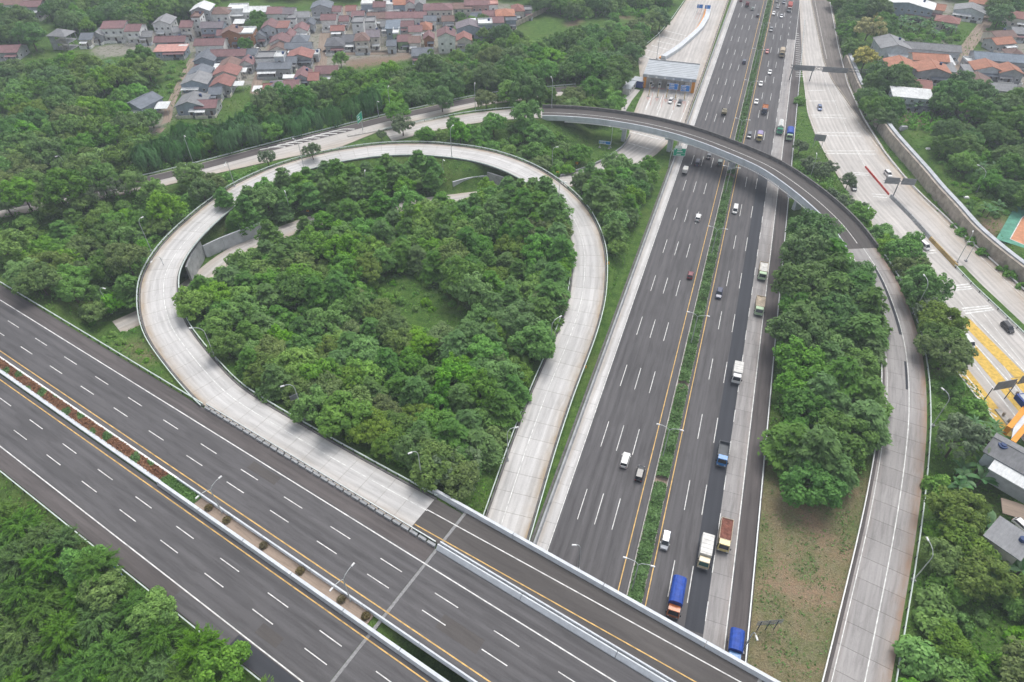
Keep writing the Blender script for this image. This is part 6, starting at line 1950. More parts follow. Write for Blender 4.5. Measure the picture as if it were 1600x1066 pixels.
truck(1133, 836, 'yellow cab truck with long rusty brown load bed', DOWN, 'yellow', 'tipper', 8.6, 2.5, 1.5, M['tarp_tan'], group=tg, load=M['rust'])
truck(1102, 863, 'truck with cream cab and plain white cargo box', DOWN, 'cream', 'box', 8.2, 2.4, 2.3, M['truck_white'], group=tg, glassm=M['cab_glass_teal'])
truck(1056, 935, 'orange cab truck covered with a deep blue tarpaulin', DOWN, 'orange', 'tarp', 8.8, 2.5, 2.7, M['tarp_blue'], group=tg)
truck(1148, 1013, 'bright blue covered truck half hidden by the viaduct parapet', DOWN, 'bright_blue', 'tarp', 7.0, 2.4, 2.4, M['tarp_blue'], group=tg)
truck(1219, 200, 'white tank truck with green cab on the concrete lane', DOWN, 'green', 'tank', 10.0, 2.6, 2.4, M['truck_white'], group=tg, glassm=M['cab_glass_teal'])
truck(1234, 210, 'parked truck with blue box and pale green cab on the shoulder', DOWN, 'pale_green', 'tarp', 9.0, 2.5, 2.3, M['tarp_blue'], group=tg)
truck(1187, 213, 'yellow truck with violet cover north of the flyover', DOWN, 'yellow', 'tarp', 6.4, 2.2, 1.8, PAINT['violet'], group=tg)
truck(1195, 171, 'dark cab truck carrying an orange load', DOWN, 'dark_blue', 'tipper', 7.2, 2.3, 1.6, M['load_orange'], group=tg, load=M['load_orange'])
truck(1222, 83, 'tan covered truck beside the end of the concrete lane', DOWN, 'tan', 'tarp', 8.0, 2.4, 2.4, M['tarp_tan'], group=tg)
truck(1234, 12, 'truck with red container and white cab at the far end', DOWN, 'white', 'box', 11.5, 2.5, 2.7, M['container_red'], group=tg)

TA = math.atan2(at(1100, 90)[1] - at(1040, 200)[1], at(1100, 90)[0] - at(1040, 200)[0])
TDN = TA + math.pi
car('sedan', 'white', 1019, 133, 'white car with dark bonnet leaving the westernmost toll lane', TDN, group='cars at the northern toll plaza')
car('mpv', 'white', 1048, 157, 'white car in front of the blue toll signs', TDN, group='cars at the northern toll plaza')
car('suv', 'grey', 1062, 161, 'dark grey car in front of the blue toll signs', TDN, group='cars at the northern toll plaza')
EA = math.atan2(at(1600, 600)[1] - at(1480, 470)[1], at(1600, 600)[0] - at(1480, 470)[0])
EA2 = math.atan2(at(1300, 220)[1] - at(1275, 120)[1], at(1300, 220)[0] - at(1275, 120)[0])
car('mpv', 'blue', 1281, 168, 'blue car alone on the upper eastern toll road', EA2, group='cars on the eastern toll road')
car('mpv', 'white', 1388, 271, 'white car beside the red plastic barriers', EA2 + .25, group='cars on the eastern toll road')
car('mpv', 'grey', 1334, 292, 'greenish dark car half hidden by the bright tree', EA2 + .1, group='cars on the eastern toll road')
car('van', 'white', 1444, 383, 'white minivan beside the ochre barriers', EA + .1, group='cars on the eastern toll road')
car('mpv', 'black', 1575, 511, 'black people carrier on the wide toll apron', EA, group='cars on the eastern toll road')
car('van', 'white', 1513, 534, 'white van on the yellow painted lane', EA - .05, group='cars on the eastern toll road')
car('hatch', 'white', 1598, 821, 'white car parked beside the slanted grey roof', EA + .3, z=ZE + .1, group='cars parked in the villages')
for k, (px, py, kd, co, lab, zz, hd) in enumerate([(403, 77, 'mpv', 'white', 'white car parked in the narrow village lane', 0, 1.5), (405, 70, 'hatch', 'grey', 'grey car parked behind the white one in the lane', 0, 1.5), (498, 78, 'hatch', 'black', 'black car parked beside the wide village lane', 0, 1.5),
                                          (600, 45, 'mpv', 'black', 'black car under the eaves beside the blue-grey house', 0, 0.2), (638, 72, 'hatch', 'silver', 'silver car in the porch of the green house', 0, 1.4), (60, 27, 'hatch', 'silver', 'silver car in the yard of the corner block', 0, 0.5), (486, 49, 'hatch', 'grey', 'grey car at the lane junction', 0, 0.3),
                                          (543, 78, 'hatch', 'white', 'white car in front of the dark grey roofed house', 0, 0.1), (1003, 20, 'hatch', 'white', 'white car at the bare soil patch by the wood', 0, 0.1), (1543, 57, 'mpv', 'black', 'black car beside the dirt street', ZE, 0.1)]):
    car(kd, co, px, py, lab, hd, z=zz + .1, group='cars parked in the villages')

# ------------------------------------------------------------------ street lamps
def lamp(base, head, h, label, z=None, group='single street lamps', r=0.13, col=None):
    """base, head: survey points of foot and lamp head"""
    g = ground_at(*base) if z is None else at(base[0], base[1], z)
    zh = g[2] + h
    hp = at(head[0], head[1], zh)
    dx, dy = hp[0] - g[0], hp[1] - g[1]
    ln = math.hypot(dx, dy)
    if ln > 4.5: dx, dy = dx * 4.5 / ln, dy * 4.5 / ln; ln = 4.5
    if ln < 1.2: dx, dy = dx * 1.2 / max(ln, .01), dy * 1.2 / max(ln, .01); ln = 1.2
    root = empty('street_lamp', g, 0, label, 'street lamp', group)
    m = col or M['steel']
    b = MB(); b.box(-.35, .35, -.35, .35, -0.3, .35); b.build('base', M['wall_conc'], root)
    b = MB(); b.tube([(0, 0, .35), (0, 0, h * .5), (0, 0, h - 1.6)], r, r * .62, 8); b.build('pole', m, root)
    b = MB(); b.tube([(0, 0, h - 1.6), (dx * .06, dy * .06, h - .8), (dx * .28, dy * .28, h - .1), (dx * .6, dy * .6, h + .12), (dx * .85, dy * .85, h + .06)], r * .62, r * .5, 7); b.build('arm', m, root)
    a = math.atan2(dy, dx)
    b = MB(); b.box(-.15, .75, -.17, .17, -.08, .10, 0, (.08, .05)); o = b.build('lamp_head', M['white'], root)
    o.location = (dx * .82, dy * .82, h + .05); o.rotation_euler = (0, 0, a)
    return root


def double_lamp(g, h, ang, label, group, arm=2.3):
    root = empty('double_street_lamp', g, ang, label, 'street lamp', group)
    b = MB(); b.tube([(0, 0, -.2), (0, 0, h * .5), (0, 0, h - 1.0)], .13, .09, 8); b.build('pole', M['steel'], root)
    for s in (-1, 1):
        b = MB(); b.tube([(0, 0, h - 1.0), (0, s * .25 * arm, h - .35), (0, s * .7 * arm, h - .02), (0, s * arm, h)], .07, .055, 6); b.build('arm', M['steel'], root)
        b = MB(); b.box(-.16, .16, -.15, .65, -.07, .09, 0, (.05, .08)); o = b.build('lamp_head', M['white'], root)
        o.location = (0, s * arm, h); o.rotation_euler = (0, 0, 0 if s > 0 else math.pi)
    return root


for base, head, h, z, lab in [
    ((476, 655), (440, 604), 11.5, None, 'street lamp with a small sign arm inside the loop, beside the viaduct'), ((661, 759), (641, 708), 11.5, None, 'street lamp at the southern tip of the loop wood'),
    ((793, 720), (808, 668), 11, None, 'lowest street lamp on the eastern arm of the loop'), ((860, 552), (877, 494), 11, None, 'middle street lamp on the eastern arm of the loop'), ((339, 565), (296, 513), 11, None, 'street lamp at the south-western inner bend of the loop'),
    ((269, 445), (235, 411), 11, None, 'street lamp arching over the western bend of the loop'), ((237, 393), (222, 340), 11, None, 'street lamp in the grass outside the western bend'), ((177, 493), (163, 451), 10, None, 'street lamp in the corner between embankment and loop'),
    ((116, 287), (91, 244), 11, None, 'street lamp by the hidden end of the western road'), ((367, 292), (350, 262), 10, None, 'street lamp leaning over the loop above the dark tree'), ((475, 263), (458, 217), 10.5, None, 'street lamp beside the isolated round tree'),
    ((302, 255), (289, 213), 11, None, 'street lamp in front of the western drooping trees'), ((457, 344), (445, 299), 10, None, 'western street lamp on the low road inside the loop'), ((576, 310), (570, 267), 10, None, 'middle street lamp on the low road inside the loop'),
    ((694, 286), (693, 250), 9.5, None, 'eastern street lamp on the low road inside the loop'), ((706, 246), (708, 196), 11, None, 'street lamp at the top of the loop'), ((862, 270), (871, 230), 10, None, 'street lamp in the grass above the yellow sign'),
    ((872, 327), (884, 285), 10, None, 'street lamp on the inner north-eastern bend of the loop'), ((954, 231), (957, 197), 9, None, 'street lamp beside the blue sign under the flyover'), ((592, 184), (589, 158), 7, None, 'short lamp beside the green sign'),
    ((611, 179), (607, 135), 11, None, 'tall lamp above the concrete island'), ((743, 175), (742, 130), 11, None, 'tall lamp on the flyover approach'), ((775, 172), (774, 150), 6, None, 'short lamp on the flyover approach'), ((862, 168), (861, 120), 11, 8.2, 'lamp at the start of the flyover parapet'),
    ((1026, 92), (1029, 52), 11, 0, 'lamp beside the white divider of the toll plaza'), ((976, 170), (978, 128), 10, 0, 'lamp beside the toll office yard'), ((1427, 490), (1443, 429), 10.5, None, 'upper arched lamp beside the descending ramp'), ((1457, 665), (1472, 607), 10, None, 'middle arched lamp beside the descending ramp'),
    ((1427, 907), (1448, 840), 10, None, 'lower arched lamp beside the descending ramp'), ((1495, 410), (1520, 363), 10.5, 0, 'lamp in the median of the eastern toll road'), ((1264, 282), (1276, 240), 9.5, None, 'lamp on the far side of the flyover beside the thin trees'),
    ((1346, 354), (1357, 326), 8, None, 'lamp where the flyover enters the grove'), ((1159, 1020), (1182, 996), 9, None, 'lamp rising beyond the viaduct parapet beside the brown field'), ((903, 890), (902, 852), 9, None, 'lamp rising beyond the viaduct parapet over the motorway'),
    ((1526, 300), (1505, 245), 8, None, 'lamp post on the slope above the retaining wall'), ((1509, 408), (1513, 378), 7, 0, 'thin pole on the verge below the retaining wall')]:
    lamp(base, head, h, lab, z)
for k, uu in enumerate((66, 99.4, 139.5, 182.0, 222, 262, 302, 342, 382)):
    c = hw(uu, 1.1 if uu < 120 else 1.6, 0.2)
    double_lamp(c, 10.5, UP - 0.0, ['nearest double lamp of the motorway median', 'second double lamp of the motorway median, by the white truck', 'third double lamp of the motorway median, by the dark car', 'double lamp of the median just south of the flyover',
                                    'double lamp of the median just north of the flyover', 'double lamp of the median level with the tank truck', 'double lamp of the median level with the toll booths', 'double lamp of the median level with the exit gantry', 'farthest double lamp of the motorway median'][k],
                'double lamps of the motorway median', 2.3)
for tt, lab in ((-53.9, 'double lamp in the dry planter near the joint'), (-87.5, 'double lamp in the planter beside the green bed')):
    c = vi(tt, 31.9, ZV + 0.3)
    double_lamp(c, 8.5, math.pi / 2 - A_V, lab, 'double lamps of the viaduct planter', 2.4)


# ------------------------------------------------------------------ signs
def line_mesh(words, size):
    """a line of sign lettering too small to be read in the photograph: one raised stroke block per letter"""
    b = MB(); x = 0.0
    for n in words:
        for k in range(n):
            h = size * (0.5 if k else 0.36)
            b.box(x, x + size * .40, -.012, .012, -size * .36, h); x += size * .52
        x += size * .45
    return b.mesh('lettering', M['white'])


def board(root, w, h, z, mat, lines=(), frame=True, x=0.0, y=0.0, tilt=0.0, back=None):
    """board in the local xz plane facing -y, centre (x, y, z)"""
    b = MB(); b.box(-w / 2, w / 2, -.04, .04, -h / 2, h / 2); o = b.build('board', mat, root)
    o.location = (x, y, z); o.rotation_euler = (tilt, 0, 0)
    if frame:
        for q in ((-w / 2, w / 2, h / 2 - .12, h / 2), (-w / 2, w / 2, -h / 2, -h / 2 + .12), (-w / 2, -w / 2 + .12, -h / 2 + .12, h / 2 - .12), (w / 2 - .12, w / 2, -h / 2 + .12, h / 2 - .12)):
            b = MB(); b.box(q[0], q[1], -.055, -.042, q[2], q[3]); f = b.build('border', M['white'], o)
    for (t, s, tx, tz) in lines:
        me = line_mesh(t, s * .8)
        f = inst('lettering', me, o, (tx, -.06, tz)); f.rotation_euler = (0, 0, 0)
    return o


def sign_root(base, ang, label, z=None, name='road_sign', cat='road sign', group=None):
    g = ground_at(*base) if z is None else at(base[0], base[1], z)
    return empty(name, g, ang, label, cat, group)


def post(root, x, z0, z1, r=0.1, y=0.08, m=None):
    b = MB(); b.tube([(x, y, z0), (x, y, z1)], r, r, 8); b.build('post', m or M['steel'], root)


s = sign_root((1045, 262), math.radians(-6), 'green direction sign with white lettering beside the motorway under the flyover')
b = MB(); b.tube([(0, .25, -.2), (0, .25, 4.5), (0.2, .25, 7.0)], .2, .16, 8); b.build('post', M['steel'], s)
b = MB(); b.tube([(0, .25, 6.6), (4.6, .25, 6.6)], .10, .10, 6); b.build('arm', M['steel'], s)
bo = board(s, 4.5, 3.0, 6.4, M['sign_green'], [((6,), .62, -.95, .98), ((8,), .62, -.95, .25), ((8,), .50, -.95, -1.0)], x=2.9)
b = MB(); b.box(-1.15, 2.0, -.055, -.042, -.42, -.34); b.build('rule', M['white'], bo)
b = MB(); b.poly([(-1.85, -.05, .75), (-1.65, -.05, .75), (-1.65, -.05, 1.1), (-1.48, -.05, 1.1), (-1.75, -.05, 1.4), (-2.02, -.05, 1.1), (-1.85, -.05, 1.1)]); b.build('arrow', M['white'], bo)
board(s, 2.4, .9, 8.35, M['white'], x=2.3, frame=False)
s = sign_root((944, 232), math.radians(-16), 'low blue sign on two legs in the grass under the flyover')
for x in (-1.8, 1.8):
    post(s, x, -.2, 2.2)
    b = MB(); b.box(x - .4, x + .4, -.3, .4, -.2, .25); b.build('footing', M['wall_conc'], s)
board(s, 4.6, 1.35, 2.4, M['sign_blue'], [((7, 3), .5, -1.9, .28), ((6, 5), .5, -1.9, -.30)])
for (px, py, lab) in ((1050, 150, 'blue information sign on the toll island, the western one of two'), (1068, 153, 'blue information sign on the toll island, the eastern one of two')):
    s = sign_root((px, py), math.radians(-12), lab, 0, group='blue signs in front of the northern toll booths')
    post(s, -1.5, 0, 3.4); post(s, 1.5, 0, 3.4)
    board(s, 3.9, 2.7, 4.2, M['sign_blue'], [((7,), .6, -1.5, .75), ((9,), .55, -1.6, .05), ((2, 6), .55, -1.6, -.68)])
for (px, py, lab) in ((1092, 20, 'far blue sign at the divider head, the western one'), (1104, 21, 'far blue sign at the divider head, the eastern one')):
    s = sign_root((px, py), math.radians(-12), lab, 0, group='far blue signs at the toll divider')
    post(s, -1.2, 0, 2.6); post(s, 1.2, 0, 2.6)
    board(s, 3.3, 2.1, 3.4, M['sign_blue'], [((3,), .6, -1.0, .4), ((2, 1), .55, -1.0, -.4)])
s = sign_root((568, 205), math.radians(78), 'green direction sign seen nearly edge-on at the concrete island')
b = MB(); b.tube([(0, .2, -.2), (0, .2, 7.2)], .16, .13, 8); b.build('post', M['steel'], s)
board(s, 5.0, 3.2, 6.2, M['sign_green'], [((7,), .6, -1.8, .6), ((8,), .6, -1.8, -.4)], x=-1.6)
s = sign_root((1276, 232), math.radians(165), 'grey back of a road sign on the grass wedge')
post(s, -1.5, -.2, 3.6); post(s, 1.5, -.2, 3.6)
board(s, 4.2, 2.6, 4.4, M['grey_panel'], frame=False)
s = sign_root((1394, 310), math.radians(172), 'wide double sign seen from behind above the eastern toll road', 0)
b = MB(); b.tube([(0, 0, 0), (0, 0, 7.2)], .22, .18, 8); b.build('post', M['grey_panel'], s)
b = MB(); b.tube([(-5.2, 0, 6.6), (5.2, 0, 6.6)], .12, .12, 6); b.build('beam', M['grey_panel'], s)
board(s, 4.6, 2.4, 6.7, M['grey_panel'], x=-3.0, frame=False); board(s, 4.6, 2.4, 6.7, M['grey_panel'], x=2.4, frame=False)
# exit gantry
gr = empty('exit_gantry', at(1284, 128, 0), math.atan2(at(1334, 118)[1] - at(1240, 112)[1], at(1334, 118)[0] - at(1240, 112)[0]), 'dark steel gantry spanning the eastern exit', 'gantry')
for x in (-14.5, -5.5, 17.5):
    b = MB(); b.tube([(x, 0, 0), (x, 0, 6.4)], .22, .2, 8); b.build('post', M['dark_metal'], gr)
for dz, dy in ((5.4, -.6), (6.6, -.6), (5.4, .6), (6.6, .6)):
    b = MB(); b.tube([(-15.5, dy, dz), (18.5, dy, dz)], .10, .10, 6); b.build('chord', M['dark_metal'], gr)
for k in range(17):
    x = -15.5 + k * 2
    b = MB(); b.tube([(x, -.6, 5.4), (x + 2, -.6, 6.6)], .06, .06, 5); b.tube([(x, .6, 6.6), (x + 2, .6, 5.4)], .06, .06, 5); b.tube([(x, -.6, 6.6), (x + 1, .6, 6.6)], .06, .06, 5); b.build('brace', M['dark_metal'], gr)
board(gr, 9.0, 2.2, 5.9, M['grey_panel'], x=-9.5, y=-.75, frame=False); board(gr, 11.0, 2.2, 5.9, M['grey_panel'], x=4, y=-.75, frame=False)
s = sign_root((171, 878), math.radians(-35), 'blue and white sign rising beside the embankment guardrail', ZV)
s.location = vi(-92, 13.2, ZV - 1.0)
post(s, 0, -2, 3.0); board(s, 1.7, 1.5, 3.2, M['sign_blue'], frame=True); board(s, 1.7, .8, 1.9, M['white'], frame=False)
s = sign_root((1196, 985), math.radians(5), 'bare dark sign frame standing in the brown field')
for x in (-1.6, 0, 1.6): post(s, x, -.2, 3.8, .09, m=M['dark_metal'])
for zz in (2.6, 3.2, 3.8):
    b = MB(); b.tube([(-2.4, 0, zz), (2.4, 0, zz)], .09, .09, 6); b.build('cross_rail', M['dark_metal'], s)
s = sign_root((466, 640), math.radians(35), 'grey back of a small sign hanging from the lamp inside the loop')
post(s, 0, -.2, 4.0, .08); board(s, 1.9, 1.4, 4.2, M['grey_panel'], frame=False)
for px, py, lab in ((913, 581, 'yellow warning sign on the grass beside the lower loop'), (949, 419, 'yellow warning sign at the eastern bend of the loop'), (901, 262, 'tall yellow warning sign in the grass below the flyover'), (871, 277, 'small yellow chevron at the end of the kerb wall'), (482, 336, 'small yellow sign on the low road inside the loop')):
    s = sign_root((px, py), math.radians(0), lab, group='yellow warning signs')
    post(s, 0, -.2, 1.9, .05)
    board(s, .9, .9, 1.8, M['sign_yellow'], frame=False)
    b = MB(); b.poly([(-.3, -.06, 1.55), (-.1, -.06, 1.55), (.2, -.06, 1.8), (-.1, -.06, 2.05), (-.3, -.06, 2.05), (0, -.06, 1.8)]); b.build('chevron', M['black'], s)

# ------------------------------------------------------------------ northern toll plaza
def frame_between(a, b_):
    return math.atan2(b_[1] - a[1], b_[0] - a[0])


ra, rb = at(1008, 118, 6.2), at(1090, 124, 6.2)
ca, cb = at(1005, 117, 6.0), at(1088, 126, 6.0)         # front edge of the canopy
back = at(1052, 95.5, 6.6)
ang = frame_between(ca, cb)
mid = ((ca[0] + cb[0]) / 2, (ca[1] + cb[1]) / 2)
Wc = math.hypot(cb[0] - ca[0], cb[1] - ca[1])
n_ = (-math.sin(ang), math.cos(ang))
Dc = (back[0] - mid[0]) * n_[0] + (back[1] - mid[1]) * n_[1]
Dc = max(10.0, min(26, Dc))
tp = empty('toll_canopy', (mid[0], mid[1], 0), ang, 'grey flat canopy on orange columns over the northern toll booths', 'toll canopy')
b = MB(); b.box(-Wc / 2, Wc / 2, 0, Dc, 5.7, 6.2); b.build('roof', M['roof_metal'], tp)
for x0_, x1_, y0_, y1_ in ((-Wc / 2, Wc / 2, -.25, -.01), (-Wc / 2, Wc / 2, Dc + .01, Dc + .25)):
    b = MB(); b.box(x0_, x1_, y0_, y1_, 5.2, 6.5); b.build('fascia', M['grey_panel'] if y0_ > 0 else M['roof_metal'], tp)
for k in range(6):
    x = -Wc / 2 + (k + .6) * Wc / 6.2
    b = MB(); b.box(x - .45, x + .45, -.33, -.26, 5.3, 6.0); b.build('lane_light', M['white'], tp)
for k in range(9):
    b = MB(); y = Dc * (k + .5) / 9; b.box(-Wc / 2 + .2, Wc / 2 - .2, y - .06, y + .06, 6.2, 6.28); b.build('roof_rib', M['roof_metal'], tp)
for x in (-Wc / 2 + .9, Wc / 2 - .9):
    for y in (1.2, Dc - 2.5):
        b = MB(); b.box(x - .7, x + .7, y - .7, y + .7, 0, 5.7); b.build('column', M['orange'], tp)
M['nose'] = plain('faded_pink_paint', (0.46, 0.33, 0.30), 0.8, 0.25, 2.0)
NL = 5
for k in range(NL):
    x = -Wc / 2 + (k + 1) * Wc / (NL + 1)
    isl = empty('toll_island', (mid[0] + math.cos(ang) * x, mid[1] + math.sin(ang) * x, 0), ang + math.radians(3), ['westernmost', 'second', 'middle', 'fourth', 'easternmost'][k] + ' toll island with booth under the northern canopy', 'toll island', 'toll islands of the northern plaza')
    b = MB(); b.box(-.8, .8, -9, Dc - 1, 0.0, .28, 0, (.15, .3)); b.build('kerb', M['kerb'], isl)
    b = MB(); b.box(-.65, .65, 2, 4.4, .28, 2.8); b.build('booth', M['white'], isl)
    for yy, sy in ((1.95, 0), (4.4, 0)):
        b = MB(); b.box(-.5, .5, yy, yy + .05, 1.4, 2.3); b.build('booth_window', M['window_glass'], isl)
    for j in range(4):
        b = MB(); b.cyl((0, -8.2 + j * 1.9, .7), (0, 0, 1), .18, .85, 8); b.build('bollard', M['ochre_plastic'], isl)
    b = MB(); b.box(-.12, .12, -.9, -.7, .28, 2.4); b.build('payment_post', M['ochre_plastic'], isl)
    b = MB(); b.tube([(0, -1.2, 1.1), (2.6, -1.2, 1.15)], .05, .05, 6); b.build('boom', M['red_plastic'], isl)
    b = MB(); b.poly([(-1.0, -9.4, .04), (1.0, -9.4, .04), (.1, -13, .04), (-.1, -13, .04)]); b.build('island_nose', M['nose'], isl)
# white divider roof of the plaza (long covered wall)
dv = resample([at(x, y, 0) for x, y in [(1036, 93), (1058, 79), (1078, 62), (1094, 47), (1104, 30), (1107, 16)]], 2.5, 3)
panelled_wall('divider_wall', dv, 0, [(-1.3, 0), (-1.3, 1.7), (1.3, 1.7), (1.3, 0)], M['parapet'], 'long broad white divider sweeping away from the toll canopy', 'divider', seg=8)
panelled_wall('divider_kerb', dv, -1.8, [(-.45, 0), (-.45, .7), (.45, .7), (.45, 0)], M['orange'], 'ochre lower strip along the white toll divider', 'divider', seg=8)
for px, py, w_, d_, h_, mt, lab in ((985, 131, 3.2, 12, 2.8, 'truck_white', 'long grey-white container office beside the toll plaza'), (999, 124, 5, 4.5, 3.0, 'blue_clad', 'dark glazed control kiosk beside the toll canopy')):
    p = at(px, py, h_)
    o_ = empty('site_office', (p[0], p[1], 0), frame_between(at(978, 140), at(996, 118)) - math.pi / 2, lab, 'office')
    b = MB(); b.box(-w_ / 2, w_ / 2, -d_ / 2, d_ / 2, 0, h_); b.build('wall', M[mt], o_)
    b = MB(); b.box(-w_ / 2 - .3, w_ / 2 + .3, -d_ / 2 - .3, d_ / 2 + .3, h_, h_ + .15); b.build('roof', M['roof_metal'], o_)
    for k in range(4):
        inst('window', WIN, o_, (w_ / 2, -d_ / 2 + (k + .5) * d_ / 4, 1.6), math.pi / 2)
    HOUSE_SPOTS.append((p[0], p[1], 5))
p = at(1006, 204, 0)
b = MB(); b.box(-.7, .7, -.4, .4, 0, .6, 0, (.1, .1)); o = b.build('planter_box', M['wall_warm'], None, label='small dark planter box on the apron under the flyover', cat='planter'); o.location = p

# ------------------------------------------------------------------ barriers on the eastern road
WB = MB(); WB.hexa([(-.9, -.3, 0), (.9, -.3, 0), (.9, .3, 0), (-.9, .3, 0)], [(-.85, -.1, .95), (.85, -.1, .95), (.85, .1, .95), (-.85, .1, .95)])
WBM = WB.mesh('water_barrier', M['red_plastic'])
_a, _b2 = at(1353, 263), at(1387, 303)
nb = 13
for k in range(nb):
    f = k / (nb - 1)
    o = inst('plastic_barrier', WBM, None, (_a[0] + (_b2[0] - _a[0]) * f, _a[1] + (_b2[1] - _a[1]) * f, 0.03), math.atan2(_b2[1] - _a[1], _b2[0] - _a[0]), (0.8, 0.75, 0.65))
    tag(o, 'red plastic road barrier standing in the row on the eastern toll road', 'road barrier', 'red plastic barriers on the eastern toll road')
jb = MB()
prof = JERSEY
q = resample([at(x, y) for x, y in [(1391, 308), (1420, 337), (1453, 374)]], 2, 2)
panelled_wall('median_wall', q, 0, [(-.45, 0), (-.2, 1.15), (.2, 1.15), (.45, 0)], M['wall_conc'], 'line of grey concrete barriers splitting the eastern road', 'road barrier', seg=3.2, gap=.15, part='barrier_block')
ob = MB(); ob.hexa([(-1.0, -.45, 0), (1.0, -.45, 0), (1.0, .45, 0), (-1.0, .45, 0)], [(-.95, -.2, 1.1), (.95, -.2, 1.1), (.95, .2, 1.1), (-.95, .2, 1.1)])
OBM = ob.mesh('ochre_barrier', M['ochre_plastic'])
_a, _b2 = at(1455, 377), at(1491, 415)
for k in range(11):
    f = k / 10
    o = inst('ochre_barrier', OBM, None, (_a[0] + (_b2[0] - _a[0]) * f, _a[1] + (_b2[1] - _a[1]) * f, 0.03), math.atan2(_b2[1] - _a[1], _b2[0] - _a[0]))
    tag(o, 'faded ochre concrete barrier in the row beside the white minivan', 'road barrier', 'ochre barriers on the eastern toll road')
q = resample([at(x, y) for x, y in [(1492, 416), (1520, 446), (1550, 474), (1600, 522), (1680, 600)]], 3, 2)
guardrail(q, 0.3, 'white-green guardrail of the grass median on the eastern road', M['rail_green'], step=4)
strip('grass_median', offset(q, -2.6, .10), offset(q, 0.0, .10), go.data.materials[0], kind='structure', label='narrow grass median of the eastern road')
# yellow lanes of the south-eastern plaza
yl = marking_group('yellow_lanes', 'broad yellow lane surfaces before the south-eastern toll booths')
for (x0, y0, x1, y1, w_) in [(1507, 500, 1596, 590, 3.4), (1498, 520, 1612, 655, 3.2), (1494, 566, 1584, 682, 3.2), (1588, 590, 1660, 668, 3.4)]:
    q = resample([at(x0, y0), at(x1, y1)], 4, 0)
    strip('yellow_lane', offset(q, -w_ / 2, .03), offset(q, w_ / 2, .03), M['yellow_lane'], yl)
for (x0, y0, x1, y1) in [(1500, 512, 1600, 622), (1504, 545, 1590, 655), (1516, 490, 1610, 590), (1478, 558, 1560, 664), (1486, 558, 1540, 625)]:
    solid_line(resample([at(x0, y0), at(x1, y1)], 4, 0), 0, .35, M['white_line'], yl, .036)
for k in range(8):
    a, b_ = at(1492 + k * 6.5, 574 + k * 9.0), at(1500 + k * 8.2, 578 + k * 10.5)
    q = np.array([a, b_]); strip('hatch_bar', offset(q, -.2, .04), offset(q, .2, .04), M['white_line'], yl)
EA_ = EA
for (x0, y0, x1, y1, lab) in [(1558, 640, 1592, 682, 'first kerbed toll island of the south-eastern plaza'), (1580, 608, 1620, 655, 'second kerbed toll island of the south-eastern plaza')]:
    q = resample([at(x0, y0), at(x1, y1)], 2, 0)
    isl = empty('toll_island', tuple(q[0]), 0, lab, 'toll island', 'toll islands of the south-eastern plaza')
    sweep('kerb', q - q[0], [(-.8, 0), (-.7, .3), (.7, .3), (.8, 0)], M['kerb'], isl)
    for j in range(1, len(q) - 1, 1):
        d_ = q[j] - q[0]
        b = MB(); b.cyl((d_[0], d_[1], .75), (0, 0, 1), .3, .9, 8); b.build('bollard', M['wall_warm'], isl)
for (px, py, ln, lab) in ((1553, 622, 6.5, 'grey lane sign on tall legs, the western one at the yellow lanes'), (1590, 612, 6.5, 'grey lane sign on tall legs, the eastern one at the yellow lanes')):
    s = empty('lane_sign', at(px, py + 4, 0), math.radians(12), lab, 'lane sign', 'lane signs over the yellow lanes')
    for x in (-3.2, 3.0): 
        b = MB(); b.tube([(x, 0, 0), (x, 0, 5.2)], .11, .1, 6); b.build('post', M['dark_metal'], s)
    board(s, 5.4, 2.9, 5.6, M['grey_panel'], frame=False)
# portal of the south-eastern plaza: blue clad canopy with orange legs
pc = at(1600, 660, 6.5)
pc = at(1581, 665, 6.5)
pt = empty('toll_portal', (pc[0] + 8.0 + 3.5 * math.cos(EA + math.pi / 2) - 4.5 * math.cos(EA), pc[1] + 3.5 * math.sin(EA + math.pi / 2) - 4.5 * math.sin(EA), 0), EA - math.pi / 2, 'blue clad toll canopy at the end of the yellow lanes', 'toll canopy')
b = MB(); b.box(-14, 5.2, -4.5, 5.5, 6.0, 7.5); b.build('roof', M['blue_clad'], pt)
b = MB(); b.box(-13.6, 4.8, -4.1, 5.1, 7.51, 7.6); b.build('roof_sheet', M['roof_metal'], pt)
of = empty('orange_portal', at(1577, 668, 0.0), 0, 'pair of slanted orange frames with a white roof strip at the frame edge', 'portal')
o0 = Vector(of.location)
pe = []
for (x0, y0, x1, y1) in ((1577, 668, 1600, 640), (1583, 690, 1604, 665)):
    p0, p1 = Vector(at(x0, y0, 6.6)), Vector(at(x1, y1, 6.6))
    d_ = (p1 - p0).normalized(); s_ = Vector((-d_.y, d_.x, 0)) * .55; e_ = p0 + d_ * 18
    q = [p0 - s_, p0 + s_, e_ + s_, e_ - s_]
    b = MB(); b.hexa([tuple(v - o0 + Vector((0, 0, -.9))) for v in q], [tuple(v - o0 + Vector((0, 0, .1))) for v in q]); b.build('beam', M['orange'], of)
    g0 = p0 - d_ * 1.2; g0.z = 0
    q0 = [g0 - s_ * .9 - d_ * .5, g0 + s_ * .9 - d_ * .5, g0 + s_ * .9 + d_ * .9, g0 - s_ * .9 + d_ * .9]
    q1 = [v + d_ * 1.8 + Vector((0, 0, 5.68)) for v in q0]
    b = MB(); b.hexa([tuple(v - o0) for v in q0], [tuple(v - o0) for v in q1]); b.build('leg', M['orange'], of)
    pe.append((p0 + d_ * 1.0, e_, s_))
(a0, a1, s0_), (b0, b1, s1_) = pe
sg = 1 if (b0 - a0).dot(s0_) > 0 else -1
